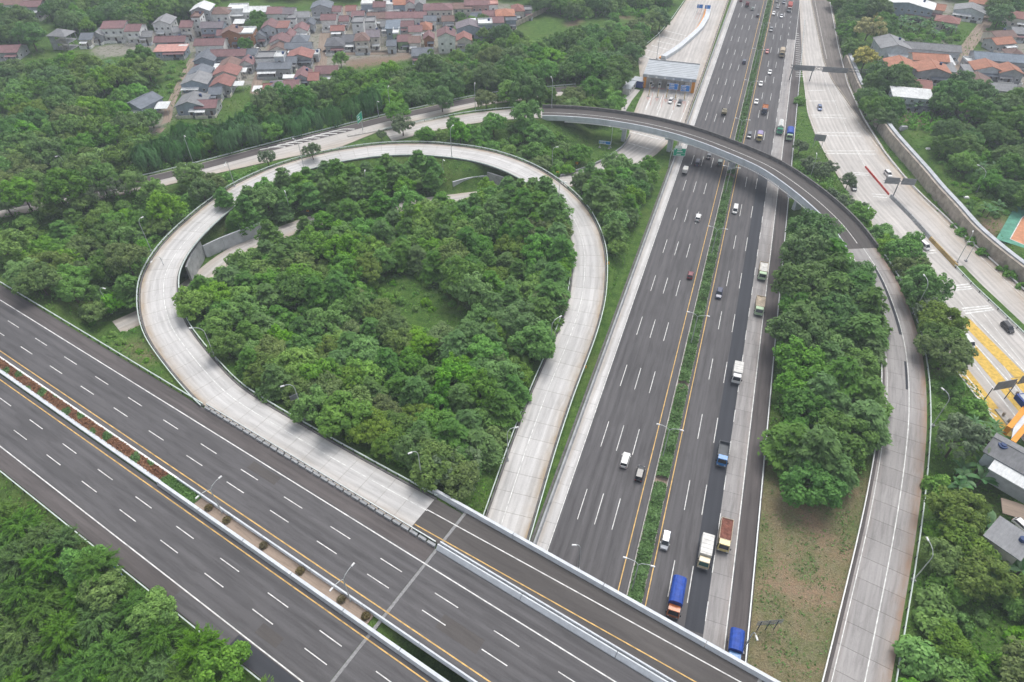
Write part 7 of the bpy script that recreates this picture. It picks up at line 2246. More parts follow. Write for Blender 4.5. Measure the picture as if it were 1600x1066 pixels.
q = [a0 + s0_ * sg * 1.1, b0 - s1_ * sg * 1.1, b1 - s1_ * sg * 1.1, a1 + s0_ * sg * 1.1]
b = MB(); b.hexa([tuple(v - o0 + Vector((0, 0, -.5))) for v in q], [tuple(v - o0 + Vector((0, 0, -.2))) for v in q]); b.build('roof_strip', M['parapet'], of)

# ------------------------------------------------------------------ odds and ends
court = [at(x, y, ZE) for x, y in [(1556, 374), (1586, 322), (1680, 345), (1690, 440), (1600, 388)]]
b = MB(); b.poly([(p[0], p[1], ZE + .10) for p in court]); b.poly([(p[0], p[1], ZE - .4) for p in reversed(court)])
CG = plain('green_court_paint', (0.11, 0.32, 0.23), .8, .25, .5); CO = plain('orange_court_paint', (0.58, 0.27, 0.15), .8, .2, .5)
ct = empty('sports_court', (0, 0, 0), 0, 'green sports court with an orange playing field', 'sports court')
b.build('surface', CG, ct)
inner = [at(x, y, ZE) for x, y in [(1578, 374), (1598, 338), (1680, 356), (1684, 425), (1602, 384)]]
b = MB(); b.poly([(p[0], p[1], ZE + .125) for p in inner]); b.build('playing_field', CO, ct)
q = resample([(p[0], p[1], ZE + .13) for p in inner + [inner[0]]], 2, 0)
strip('court_line', offset(q, -.12, .01), offset(q, .12, .01), M['white_line'], ct)
# lattice mast whose foot shows at the frame edge
mb_ = at(1612, 206, ZE)
ms = empty('lattice_mast', mb_, .4, 'red and white lattice mast at the frame edge', 'mast')
for sx in (-1, 1):
    for sy in (-1, 1):
        b = MB(); b.tube([(sx * 4.2, sy * 4.2, 0), (sx * 1.6, sy * 1.6, 22), (sx * .8, sy * .8, 45)], .24, .12, 6); b.build('leg', M['red_plastic'] if sx * sy > 0 else M['wall_conc'], ms)
for lv in range(9):
    z0, z1 = lv * 3.6, lv * 3.6 + 3.6
    r0, r1 = 4.2 - z0 * .118, 4.2 - z1 * .118
    cs = [(-1, -1), (1, -1), (1, 1), (-1, 1)]
    for k in range(4):
        a_, c_ = cs[k], cs[(k + 1) % 4]
        b = MB(); b.tube([(a_[0] * r0, a_[1] * r0, z0), (c_[0] * r1, c_[1] * r1, z1)], .09, .09, 5); b.tube([(c_[0] * r0, c_[1] * r0, z0), (a_[0] * r1, a_[1] * r1, z1)], .09, .09, 5)
        b.tube([(a_[0] * r1, a_[1] * r1, z1), (c_[0] * r1, c_[1] * r1, z1)], .08, .08, 5); b.build('brace', M['wall_warm'], ms)
# blue water tank on a lattice stand beside the grey shed
wt = at(1562, 703, ZE + 3.5)
w_ = empty('water_tower', (wt[0], wt[1], ZE), .3, 'dark blue water tank on a steel stand beside the long grey shed', 'water tank')
b = MB(); b.cyl((0, 0, 4.6), (0, 0, 1), 1.0, 1.3, 14); b.cyl((0, 0, 5.35), (0, 0, 1), .55, .25, 10); b.build('tank', TANK.materials[0], w_)
for sx in (-1, 1):
    for sy in (-1, 1):
        b = MB(); b.tube([(sx * 1.1, sy * 1.1, -.2), (sx * .8, sy * .8, 3.95)], .07, .07, 6); b.build('leg', M['steel'], w_)
b = MB(); b.box(-1.0, 1.0, -1.0, 1.0, 3.85, 3.98); b.build('platform', M['steel'], w_)
for px, py, lab in ((1450, 233, 'white sack lying on the eastern grass'), (1510, 309, 'white board lying on the green slope above the wall')):
    p = ground_at(px, py); b = MB(); b.box(-.8, .8, -.6, .6, 0, .4, 0, (.2, .2)); o = b.build('white_board', M['white'], None, label=lab, cat='litter'); o.location = p
p = ground_at(1411, 203)
b = MB(); b.box(-1.5, 1.5, -1.0, 1.0, 0, 1.5, 0, (.4, .4)); o = b.build('small_tank', M['wall_conc'], None, label='small grey concrete cistern in the eastern garden', cat='cistern'); o.location = p

# ------------------------------------------------------------------ woods (after the houses, so that nothing grows through a roof)
G_LOOP = 'trees of the wood inside the loop ramp'
CLEAR = [(588, 388), (625, 382), (665, 400), (715, 418), (745, 440), (748, 462), (712, 484), (650, 480), (600, 468), (560, 448), (556, 420)]
zone('loop', [(296, 440), (345, 418), (372, 398), (420, 378), (500, 350), (560, 338), (640, 322), (700, 318), (770, 300), (850, 300), (880, 330), (893, 380), (895, 440), (885, 490), (862, 550), (842, 610),
              (825, 652), (800, 695), (780, 735), (765, 765), (735, 772), (700, 765), (660, 745), (620, 715), (560, 685), (500, 650), (450, 620), (400, 590), (360, 572), (325, 530), (300, 485)], 10, 5.0,
     {'broad': 3.2, 'leafy': 1.8, 'tiered': 3, 'round': 0.4, 'bush': 0.5}, G_LOOP,
     [(330, 470, 'at the western tip of the wood inside the loop'), (400, 520, 'in the western part of the wood inside the loop'), (480, 400, 'by the low road inside the loop'), (640, 360, 'north of the clearing inside the loop'),
      (820, 330, 'at the northern bend inside the loop'), (560, 560, 'in the middle of the wood inside the loop'), (500, 470, 'west of the clearing inside the loop'), (820, 440, 'east of the clearing inside the loop'), (670, 540, 'just south of the clearing inside the loop'),
      (840, 560, 'along the eastern arm of the loop'), (600, 660, 'near the viaduct side of the loop wood'), (760, 660, 'in the southern corner of the loop wood'), (700, 740, 'by the lamp at the southern tip of the loop wood'), (740, 450, 'at the edge of the clearing inside the loop')],
     0.72, 1.15, [CLEAR], 0.9, 3)
zone('loop edge', [(780, 300), (860, 310), (890, 350), (903, 380), (898, 440), (890, 480), (868, 540), (840, 600), (815, 600), (840, 520), (850, 440), (840, 380), (780, 340)], 9, 5.2, {'tiered': 1}, G_LOOP,
     [(850, 350, 'overhanging the northern bend of the loop'), (890, 400, 'overhanging the eastern arm of the loop'), (850, 560, 'beside the lamp on the eastern arm of the loop')], 0.85, 1.2, (), 0.9, 4)
zone('low road trees', [(340, 425), (385, 402), (440, 385), (510, 356), (600, 332), (700, 308), (760, 300), (830, 304), (845, 325), (760, 345), (640, 350), (520, 375), (440, 400), (370, 430)], 9, 4.4, {'tiered': 3, 'broad': 2}, G_LOOP, [(400, 400, 'leaning over the western low road'), (520, 360, 'leaning over the middle of the low road'), (640, 340, 'leaning over the eastern low road'), (780, 325, 'before the wing wall of the loop')], 0.9, 1.15, (), -1.2, 44)
zone('clearing', CLEAR, 1.5, 3.4, {'shrub': 3, 'bush': 1}, 'shrubs in the clearing inside the loop', [(600, 430, 'in the western clearing inside the loop'), (700, 450, 'in the eastern clearing inside the loop')], 0.4, 0.8, (), 1, 5)
zone('north pocket', [(688, 302), (760, 288), (842, 302), (852, 332), (760, 332), (690, 326)], 8, 4.2, {'tiered': 2, 'broad': 2, 'bush': 1}, G_LOOP, [(720, 310, 'before the northern grey wall'), (810, 312, 'before the wing wall of the loop')], 0.85, 1.1, (), -2.6, 48)
zone('west pocket', [(300, 452), (325, 432), (365, 404), (400, 392), (395, 410), (350, 432), (318, 460)], 7, 3.8, {'broad': 2, 'bush': 2}, G_LOOP, [(350, 430, 'at the western mouth of the low road')], 0.75, 1.0, (), -1.5, 49)
zone('strip', [(345, 325), (400, 290), (450, 272), (520, 255), (600, 245), (660, 240), (690, 250), (720, 275), (700, 285), (640, 295), (560, 312), (480, 328), (420, 345), (380, 352), (352, 345)], 10.5, 4.5,
     {'tiered': 5, 'broad': 1}, 'trees between the loop ramp and the low road',
     [(370, 330, 'at the western end of the strip between loop and low road'), (450, 300, 'beside the western lamps of the strip inside the loop'), (560, 280, 'in the middle of the strip inside the loop'), (660, 260, 'at the eastern end of the strip inside the loop')], 0.75, 1.1, (), 1.2, 6)
zone('triangle', [(905, 275), (940, 262), (975, 250), (1010, 245), (1042, 250), (1035, 290), (1010, 345), (990, 400), (975, 450), (960, 490), (952, 470), (958, 430), (952, 390), (935, 345), (915, 310)], 6.5, 4.6,
     {'tiered': 3, 'broad': 3, 'round': 1}, 'trees between the loop ramp and the motorway',
     [(930, 280, 'beside the end of the curved kerb wall'), (1000, 260, 'below the flyover beside the motorway'), (990, 330, 'in the middle of the wedge between loop and motorway'), (970, 400, 'in the narrow wedge beside the motorway barrier'), (960, 470, 'at the southern tip of the wedge beside the motorway')], 0.65, 1.02, (), 1.5, 7)
zone('triangle2', [(945, 470), (960, 470), (965, 500), (950, 560), (925, 600), (930, 560), (942, 520)], 1, 3.4, {'shrub': 1}, 'shrubs beside the motorway barrier', [(950, 500, 'in the grass strip beside the motorway barrier')], 0.4, 0.8, (), 0.5, 71)
zone('island', [(640, 205), (670, 198), (720, 190), (780, 186), (830, 192), (870, 202), (910, 215), (930, 232), (905, 252), (870, 262), (830, 255), (780, 236), (720, 222), (660, 217)], 8, 4.2,
     {'broad': 3, 'bush': 4}, 'trees between the flyover and the loop',
     [(670, 205, 'at the western end of the thicket below the flyover'), (760, 205, 'in the middle of the thicket below the flyover'), (850, 225, 'in the eastern thicket below the flyover'), (910, 240, 'near the blue sign below the flyover')], 0.6, 0.95, (), 1.6, 8)
for px, py, kd, s, lab in [(820, 195, 'broad', 1.35, 'bright tall tree rising in front of the flyover deck'), (845, 215, 'broad', 1.2, 'second bright tree against the flyover end'), (628, 195, 'grey', 1.25, 'isolated dark tree beside the concrete island'),
                           (487, 236, 'grey', 0.95, 'isolated round tree between western road and loop ramp'), (417, 248, 'grey', 0.9, 'smaller round tree between western road and loop ramp'), (596, 212, 'grey', 0.55, 'thin grey young tree at the concrete island'),
                           (352, 320, 'tiered', 0.85, 'dark tree leaning over the western bend of the loop'), (858, 100, 'umbrella', 1.25, 'wide pale green umbrella tree in the northern wood'), (800, 140, 'umbrella', 0.8, 'smaller umbrella tree west of the flyover start'),
                           (1356, 50, 'yellow', 1.5, 'upper of two yellow blossoming trees by the eastern road'), (1352, 92, 'yellow', 1.3, 'lower of two yellow blossoming trees by the eastern road'), (1372, 30, 'yellow', 0.7, 'small yellow-green tree behind the blossoming pair'),
                           (1345, 335, 'broad', 1.0, 'bright green tree beside the half hidden car'), (1325, 285, 'grey', 0.85, 'thin grey tree between flyover and eastern road'), (1298, 262, 'grey', 0.8, 'thin grey tree near the back of the road sign'),
                           (1250, 230, 'grey', 0.85, 'grey tree beside the flyover and the parked blue truck'), (1250, 155, 'bush', 0.9, 'clipped bushy tree on the grass wedge by the exit'), (235, 185, 'round', 0.95, 'dark round tree beside the dirt path'),
                           (383, 72, 'round', 0.8, 'dark round tree beside the orange house wall'), (532, 95, 'broad', 0.9, 'bright tree at the end of the wide village lane'), (1296, 722, 'tiered', 1.2, 'bright green tree at the southern tip of the eastern grove'),
                           (720, 730, 'grey', 1.4, 'greyish green tree at the southern tip of the loop wood'), (685, 725, 'grey', 1.2, 'greyish tree beside the southern lamp inside the loop'), (560, 475, 'round', 1.0, 'darker tree at the western edge of the clearing'),
                           (1495, 690, 'grey', 1.5, 'tree with pale blossoms beside the descending ramp'), (620, 175, 'broad', 1.2, 'dark tree standing close to the concrete island'), (690, 155, 'round', 1.2, 'dark conical tree between western road and flyover approach')]:
    p = ground_at(px, py)
    z_ = p[2]; Hh = KIND[kd]['H'] * s
    for _ in range(4):
        p = at(px, py, z_ + Hh * 0.55); z_ = gz(p[0], p[1])
    plant(kd, (p[0], p[1], z_ - 0.1), s, RNG, '', None)['label'] = lab
    if kd in ('yellow', 'grey', 'umbrella'): HOUSE_SPOTS.append((p[0], p[1], 3.5 * s))
zone('west', [(-60, 330), (0, 325), (60, 325), (150, 315), (230, 300), (290, 285), (350, 268), (410, 252), (440, 243), (455, 248), (410, 268), (360, 288), (320, 310), (285, 335), (255, 362), (232, 392), (215, 425), (205, 450), (195, 480), (150, 480), (90, 468), (40, 445), (0, 420), (-60, 400)], 7, 5.0,
     {'broad': 2, 'leafy': 2, 'bush': 5, 'round': 1, 'tiered': 1}, 'trees of the western thicket',
     [(20, 350, 'in the far western thicket by the frame edge'), (110, 340, 'in the western thicket south of the western road'), (230, 310, 'in the thicket near the end of the western road'), (370, 275, 'in the thicket strip above the loop ramp'), (60, 430, 'in the western thicket by the embankment guardrail'),
      (170, 420, 'in the western thicket near the twin lamps'), (250, 350, 'beside the western bend of the loop ramp')], 0.7, 1.15, (), 1.8, 9)
zone('west row', [(-60, 318), (0, 308), (60, 300), (130, 290), (190, 280), (225, 276), (235, 290), (190, 305), (120, 315), (50, 325), (0, 332), (-60, 345)], 8, 4.6, {'broad': 3, 'round': 2, 'grey': 1}, 'trees hiding the western road',
     [(30, 315, 'hiding the far western road'), (120, 300, 'hiding the middle of the western road'), (210, 285, 'where the western road vanishes')], 0.9, 1.2, (), -4.6, 91)
zone('west low', [(120, 480), (160, 480), (200, 480), (215, 500), (212, 545), (260, 600), (215, 570), (170, 545), (140, 522)], 5, 3.6, {'shrub': 3}, 'shrubs in the corner between embankment and loop',
     [(150, 500, 'by the ground lamp below the embankment'), (210, 560, 'in the grass corner between embankment and loop')], 0.4, 0.9, (), 0.8, 10)
zone('willows', [(220, 262), (300, 245), (400, 222), (480, 202), (545, 187), (600, 170), (600, 150), (560, 148), (500, 165), (430, 168), (350, 180), (290, 188), (240, 200), (212, 228)], 12, 4.6,
     {'willow': 5, 'round': 1, 'broad': 1}, 'drooping trees above the western road', [(260, 225, 'at the western end of the drooping row'), (400, 195, 'in the middle of the drooping row'), (530, 165, 'near the green sign in the drooping row')], 0.75, 1.05, (), 2.0, 11)
zone('nw lower', [(-60, 120), (0, 110), (60, 108), (130, 100), (190, 100), (225, 95), (232, 110), (205, 140), (190, 165), (215, 195), (222, 220), (200, 250), (180, 275), (110, 285), (0, 300), (-60, 300)], 6, 6.0,
     {'broad': 2.5, 'leafy': 2.5, 'round': 3, 'bush': 2}, 'trees of the north-western wood',
     [(30, 130, 'in the upper north-western wood'), (130, 130, 'below the unfinished house'), (200, 130, 'beside the grassy slope by the dirt path'), (40, 200, 'in the middle of the north-western wood'), (140, 200, 'west of the dark gabled house'), (60, 265, 'in the lower north-western wood'), (180, 240, 'by the western end of the drooping row')], 0.85, 1.35, (), 2, 12)
zone('nw gap', [(110, 250), (160, 245), (180, 262), (150, 270), (110, 268)], 1, 4, {'shrub': 1}, 'shrubs on the small western meadow', [(140, 260, 'on the small meadow in the western wood')], 0.5, 1, (), 1, 121)
zone('nw upper', [(60, 0), (120, -12), (300, -12), (345, 5), (300, 20), (300, 30), (275, 22), (240, 30), (215, 40), (205, 28), (160, 28), (130, 45), (95, 38), (70, 20)], 5, 6.5,
     {'broad': 3, 'round': 4}, 'trees behind the north-western houses', [(100, 15, 'behind the unfinished house'), (180, 15, 'behind the maroon roofed pair'), (270, 5, 'behind the white roofed house')], 0.8, 1.25, (), 1, 13)
zone('nw corner', [(0, 25), (35, 20), (55, 35), (50, 62), (20, 65), (-30, 60), (-30, 30)], 6, 6.5, {'round': 1}, 'dark trees in front of the white block', [(20, 45, 'in front of the white corner block')], 0.9, 1.3, (), 1, 14)
zone('mid strip', [(385, 155), (440, 148), (500, 133), (560, 118), (620, 108), (640, 130), (650, 150), (600, 160), (560, 150), (480, 158), (420, 168), (385, 170)], 8, 5.8,
     {'round': 3, 'broad': 3}, 'trees below the village', [(430, 155, 'below the small red roofed cottages'), (520, 140, 'below the big red roof'), (600, 135, 'below the village pond')], 0.8, 1.2, (), 1.5, 15)
zone('north wood', [(620, 110), (680, 98), (740, 92), (800, 75), (850, 62), (900, 50), (960, 35), (1010, 28), (1050, 10), (1062, -5), (1040, 35), (1010, 62), (990, 80), (985, 105), (990, 125), (975, 140), (945, 160), (915, 162), (870, 160), (830, 158), (760, 160), (700, 150), (650, 150), (640, 128)], 9, 5.9,
     {'round': 5, 'broad': 2, 'leafy': 2.5, 'bush': 1}, 'trees of the northern wood',
     [(660, 120, 'at the western end of the northern wood'), (740, 125, 'in the northern wood above the flyover approach'), (800, 110, 'in the northern wood below the meadow'), (860, 140, 'behind the start of the flyover deck'), (930, 140, 'beside the toll office yard'), (920, 90, 'in the middle of the northern wood'), (980, 60, 'beside the curved toll plaza edge'), (1030, 25, 'at the top end of the northern wood')], 0.85, 1.3,
     [[(835, 85), (880, 80), (880, 115), (835, 115)]], 1.8, 16)
zone('north far', [(830, -12), (880, -12), (960, -12), (1040, -14), (1050, 0), (1020, 15), (980, 12), (960, 20), (940, 12), (900, 22), (870, 8), (840, 8)], 5, 6.5, {'round': 3, 'broad': 3, 'bush': 1}, 'trees beyond the meadow',
     [(860, -5, 'beyond the meadow behind the village'), (980, 5, 'beyond the bare soil patch'), (1030, 0, 'beside the far end of the toll road')], 0.8, 1.2, (), 1.8, 17)
zone('north back', [(-60, -18), (300, -22), (470, -20), (850, -24), (850, -14), (470, -12), (300, -14), (-60, -8)], 4, 7.5, {'round': 3, 'broad': 2}, 'trees far behind the village', [(100, -15, 'far behind the north-western houses'), (450, -15, 'far behind the village centre'), (750, -18, 'far behind the eastern village houses')], 0.9, 1.3, (), 1, 18)
zone('village trees', [(445, 18), (485, 22), (480, 50), (455, 48), (450, 30)], 4, 5, {'round': 1, 'broad': 1}, 'trees among the village houses', [(465, 35, 'between the village houses at the lane junction')], 0.6, 0.9, (), 1, 19)
zone('village trees2', [(385, 28), (425, 28), (425, 40), (385, 42)], 4, 5, {'round': 1}, 'dark trees before the white terrace', [(405, 35, 'in front of the white terrace houses')], 0.55, 0.8, (), 1, 20)
zone('village trees3', [(700, 22), (740, 25), (770, 40), (795, 45), (775, 55), (738, 60), (715, 50)], 4, 5, {'round': 1, 'broad': 1}, 'garden trees of the eastern houses', [(720, 35, 'in the gardens of the eastern village'), (780, 45, 'against the brown hipped house')], 0.5, 0.85, (), 1, 21)
zone('village front', [(640, 95), (690, 88), (740, 70), (800, 55), (815, 66), (760, 90), (700, 100), (650, 104)], 4, 5.5, {'broad': 2, 'bush': 3, 'round': 1}, 'thicket in front of the eastern village', [(680, 92, 'in front of the tall white gabled house'), (780, 70, 'on the slope below the brown hipped house')], 0.6, 0.95, (), 1, 22)
zone('ne trees', [(1308, -10), (1360, -10), (1380, 0), (1372, 25), (1385, 60), (1372, 110), (1350, 120), (1345, 100), (1330, 75), (1318, 30)], 6, 5.6, {'round': 4, 'broad': 2, 'bush': 2}, 'trees beside the far eastern road', [(1330, 20, 'beside the unused concrete strip'), (1360, 90, 'beside the yellow blossoming trees')], 0.7, 1.15, [[(1334, 22), (1372, 22), (1374, 118), (1336, 118)]], 2, 23)
zone('ne mid', [(1345, 130), (1372, 118), (1400, 122), (1425, 135), (1430, 148), (1400, 158), (1380, 178), (1365, 165), (1352, 150)], 7, 5.0, {'round': 5, 'broad': 1}, 'dark trees before the white roofed shed', [(1380, 140, 'in front of the orange roofed house')], 0.75, 1.1, (), 0.6, 24)
zone('ne south', [(1450, 140), (1480, 134), (1500, 134), (1512, 148), (1525, 158), (1545, 172), (1575, 160), (1640, 165), (1640, 205), (1600, 210), (1560, 200), (1530, 195), (1490, 180), (1455, 172), (1447, 155)], 7, 5.6, {'round': 4, 'broad': 1}, 'dark trees of the eastern village edge',
     [(1480, 145, 'behind the white roofed shed'), (1520, 180, 'around the small pink roof'), (1590, 180, 'beside the lattice mast')], 0.8, 1.2, (), 0.6, 25)
zone('ne far', [(1370, -15), (1480, -18), (1640, -20), (1640, 0), (1590, 8), (1580, -5), (1500, -2), (1400, -8)], 5, 7.5, {'round': 3, 'broad': 2}, 'trees far behind the eastern village', [(1420, -10, 'behind the dark blue gable'), (1550, -10, 'behind the end of the dirt street')], 0.8, 1.2, (), 0.6, 26)
zone('ne tree', [(1550, 8), (1585, 12), (1582, 40), (1560, 42), (1548, 25)], 6, 5, {'round': 1}, 'dark trees beside the dirt street', [(1565, 25, 'beside the broad dirt street')], 0.9, 1.2, (), 0.6, 27)
zone('se thicket', [(1470, 220), (1500, 205), (1560, 212), (1640, 215), (1640, 320), (1600, 318), (1570, 300), (1530, 290), (1490, 262), (1468, 240)], 7, 5.2, {'round': 4, 'bush': 2, 'broad': 1}, 'trees of the dark eastern thicket',
     [(1490, 230, 'at the western edge of the dark eastern thicket'), (1550, 250, 'in the middle of the dark eastern thicket'), (1600, 290, 'at the southern edge of the dark eastern thicket')], 0.65, 1.0, (), 0.6, 28)
zone('creeper', [(1458, 283), (1500, 285), (1560, 305), (1590, 325), (1560, 335), (1530, 345), (1500, 330), (1470, 305)], 4.8, 3.0, {'shrub': 1}, 'shrubs on the slope above the retaining wall', [(1480, 295, 'on the slope above the retaining wall'), (1550, 325, 'beside the sports court')], 0.5, 0.9, (), 0.5, 29)
zone('verge e', [(1440, 320), (1470, 345), (1520, 395), (1590, 460), (1600, 450), (1545, 400), (1490, 350), (1450, 315)], 0.5, 2.6, {'shrub': 1}, 'shrubs below the retaining wall', [(1500, 380, 'below the retaining wall by the eastern road')], 0.8, 1.2, (), -3, 30)
zone('ne garden', [(1388, 25), (1440, 32), (1500, 38), (1498, 60), (1480, 72), (1430, 64), (1395, 55)], 5.5, 3.2, {'shrub': 2, 'bush': 2}, 'bushes of the northern garden', [(1410, 45, 'in the garden behind the grey gable'), (1470, 55, 'in the garden by the dirt street')], 0.6, 0.9, (), 0.5, 45)
zone('ne allotment', [(1400, 168), (1450, 176), (1500, 190), (1490, 215), (1450, 205), (1400, 190)], 5, 4.6, {'shrub': 1}, 'shrubs of the eastern allotment', [(1450, 190, 'on the brown plot below the banana row')], 0.4, 0.8, (), 0.5, 46)
zone('west slope', [(245, 95), (295, 85), (290, 105), (265, 150), (225, 140), (235, 115)], 1, 5.0, {'shrub': 1}, 'shrubs on the grassy slope by the path', [(260, 120, 'on the grassy slope beside the dirt path')], 0.5, 0.9, (), 1.5, 47)
zone('fly east', [(1238, 235), (1262, 232), (1290, 245), (1315, 262), (1345, 290), (1358, 310), (1362, 345), (1345, 340), (1310, 310), (1275, 275), (1245, 250)], 5, 4.6, {'grey': 3, 'bush': 2}, 'thin trees beyond the flyover', [(1250, 240, 'between flyover and motorway shoulder'), (1300, 275, 'between flyover and the sign back'), (1345, 315, 'between flyover and the eastern road')], 0.5, 0.9, (), 1.0, 31)
zone('east strip', [(1362, 350), (1385, 345), (1415, 362), (1440, 385), (1450, 420), (1468, 460), (1484, 495), (1490, 530), (1482, 560), (1466, 540), (1450, 490), (1435, 450), (1415, 415), (1390, 380)], 7.5, 4.3,
     {'broad': 3, 'leafy': 2, 'grey': 1, 'round': 1}, 'trees between descending ramp and eastern road',
     [(1380, 360, 'where the flyover leaves the grove'), (1430, 410, 'beside the white car on the eastern road'), (1470, 470, 'beside the yellow painted lanes'), (1490, 540, 'at the corner of the eastern toll plaza')], 0.9, 1.25, (), -0.6, 32)
zone('grove', [(1232, 322), (1262, 318), (1300, 335), (1335, 350), (1365, 375), (1372, 410), (1358, 450), (1362, 500), (1378, 540), (1385, 590), (1392, 650), (1385, 680), (1362, 692), (1330, 700), (1312, 718), (1297, 738), (1270, 728), (1248, 705), (1234, 665), (1226, 610), (1224, 540), (1228, 450), (1230, 380)], 11, 4.9,
     {'tiered': 6, 'broad': 2, 'round': 2}, 'trees of the grove east of the motorway',
     [(1260, 350, 'at the northern end of the eastern grove'), (1330, 400, 'beside the flyover in the eastern grove'), (1250, 450, 'on the motorway side of the northern grove'), (1340, 500, 'beside the upper descending ramp'), (1250, 580, 'on the motorway side of the middle grove'), (1350, 600, 'on the ramp side of the middle grove'),
      (1250, 680, 'on the motorway side of the southern grove'), (1360, 680, 'on the ramp side of the southern grove'), (1290, 740, 'at the southern end of the eastern grove')], 0.9, 1.35, (), 3.0, 33)
zone('se bushes', [(1460, 560), (1485, 570), (1510, 605), (1540, 650), (1530, 680), (1500, 660), (1470, 640), (1458, 600)], 2.5, 4.2, {'bush': 2, 'shrub': 3}, 'bushes on the slope beside the descending ramp', [(1475, 600, 'on the slope beside the toll plaza corner'), (1510, 650, 'on the slope above the grey shed')], 0.6, 1.0, (), 0.8, 34)
zone('se mass', [(1462, 720), (1500, 740), (1510, 790), (1520, 830), (1560, 870), (1600, 900), (1680, 920), (1680, 1120), (1400, 1120), (1415, 1066), (1430, 980), (1440, 900), (1450, 820), (1456, 760)], 4, 4.15,
     {'broad': 1.5, 'leafy': 3, 'bush': 5, 'shrub': 2}, 'plants of the south-eastern thicket',
     [(1480, 760, 'beside the upper bend of the descending ramp'), (1480, 850, 'beside the arched lamp of the descending ramp'), (1460, 960, 'along the lower descending ramp'), (1560, 950, 'in the middle of the south-eastern thicket'), (1500, 1050, 'at the southern edge of the south-eastern thicket'), (1600, 1040, 'in the south-eastern corner thicket')], 0.7, 1.1, [[(1500, 815), (1545, 810), (1610, 860), (1610, 915), (1550, 915), (1512, 880)]], 1.2, 35)
zone('sw', [(-60, 850), (0, 830), (28, 806), (55, 785), (92, 800), (135, 838), (180, 878), (235, 925), (305, 980), (370, 1040), (430, 1090), (480, 1160), (-60, 1160)], 6.5, 4.15,
     {'feathery': 7, 'broad': 1}, 'feathery trees of the south-western wood',
     [(50, 830, 'beside the pale yard of the south-western wood'), (130, 880, 'near the blue sign by the embankment'), (60, 950, 'in the middle of the south-western wood'), (200, 970, 'along the guardrail of the south-western wood'), (320, 1040, 'at the eastern tip of the south-western wood'), (80, 1040, 'at the bottom of the south-western wood')], 0.66, 0.95, (), 0.0, 36)
zone('meadow', [(100, 185), (125, 175), (135, 190), (110, 200)], 4, 4, {'shrub': 1}, 'shrubs in the western wood', [(120, 190, 'in the western wood opening')], 0.6, 1, (), 1, 37)

_rb = np.random.default_rng(77)
def scatter_special(fn, pts, n, group, phrase, word, zadd=0.0, s0=1.05, s1=1.5):
    poly = ppoly(pts, ZE if zadd else 0)
    sp_ = poisson(poly, 2.6, _rb, (), 0.5)[:n]
    for (x, y) in sp_:
        fn((x, y, gz(x, y) - 0.1), _rb.uniform(s0, s1), _rb.random() * 6.28, word + ' ' + phrase, group)


scatter_special(banana, [(1395, 30), (1440, 38), (1480, 40), (1492, 55), (1480, 68), (1440, 60), (1405, 50)], 26, 'banana plants of the northern garden', 'in the garden behind the long grey roof', 'broad-leaved banana plant', 1)
scatter_special(banana, [(1375, 160), (1400, 172), (1440, 180), (1490, 188), (1488, 178), (1450, 168), (1400, 160)], 18, 'banana plants below the white roofed shed', 'below the white roofed shed', 'banana plant', 1)
scatter_special(banana, [(1480, 270), (1520, 280), (1560, 290), (1570, 280), (1530, 268), (1500, 262)], 8, 'banana plants in the dark thicket', 'at the foot of the dark eastern thicket', 'ragged banana plant', 1)
scatter_special(banana, [(1500, 715), (1545, 720), (1535, 755), (1505, 765), (1495, 740)], 9, 'banana plants beside the long shed', 'beside the long grey shed roof', 'big banana plant', 1, 1.3, 1.7)
scatter_special(banana, [(1505, 820), (1545, 820), (1600, 870), (1600, 900), (1540, 890), (1510, 860)], 26, 'banana plants around the leaning roof', 'around the slanted grey lean-to roof', 'big dark banana plant', 1, 1.3, 1.9)
scatter_special(palm, [(1515, 655), (1560, 660), (1570, 690), (1530, 695)], 7, 'palms beside the orange portal', 'beside the orange toll portal', 'bushy palm', 1, 0.7, 0.95)
scatter_special(banana, [(150, 105), (200, 100), (195, 125), (160, 122)], 9, 'banana plants in the north-western wood', 'among the trees of the north-western wood', 'pale banana plant', 0, 0.9, 1.3)
scatter_special(palm, [(95, 215), (125, 210), (130, 230), (105, 235)], 5, 'palms in the western wood', 'in the western wood near the small meadow', 'grey-green palm', 0, 0.7, 0.9)
scatter_special(banana, [(1525, 330), (1560, 325), (1560, 340), (1535, 345)], 4, 'banana plants by the court', 'beside the green sports court', 'banana plant', 1, 0.9, 1.2)

# median hedge of the motorway: one loose leafy mass
def leafy_mass(name, pts, n, size, mat, label, cat=None, kind=None, elong=1.7, upn=1.0, seed=5, group=None):
    rng = np.random.default_rng(seed)
    P_ = np.asarray(pts)
    org = P_.mean(0)
    me = leaf_mesh(name, P_ - org, rng.normal(size=(len(P_), 3)) * 0.6 + np.array([0, 0, upn]), size * (0.6 + 0.8 * rng.random(len(P_))), 0.45 + 0.22 * rng.normal(size=len(P_)) + 0.2 * np.sin(P_[:, 0] * 0.8) * np.cos(P_[:, 1] * 0.6), F[mat], elong, None, rng)
    o = bpy.data.objects.new(name, me); link(o); o.location = tuple(org)
    return tag(o, label, cat, group, kind)


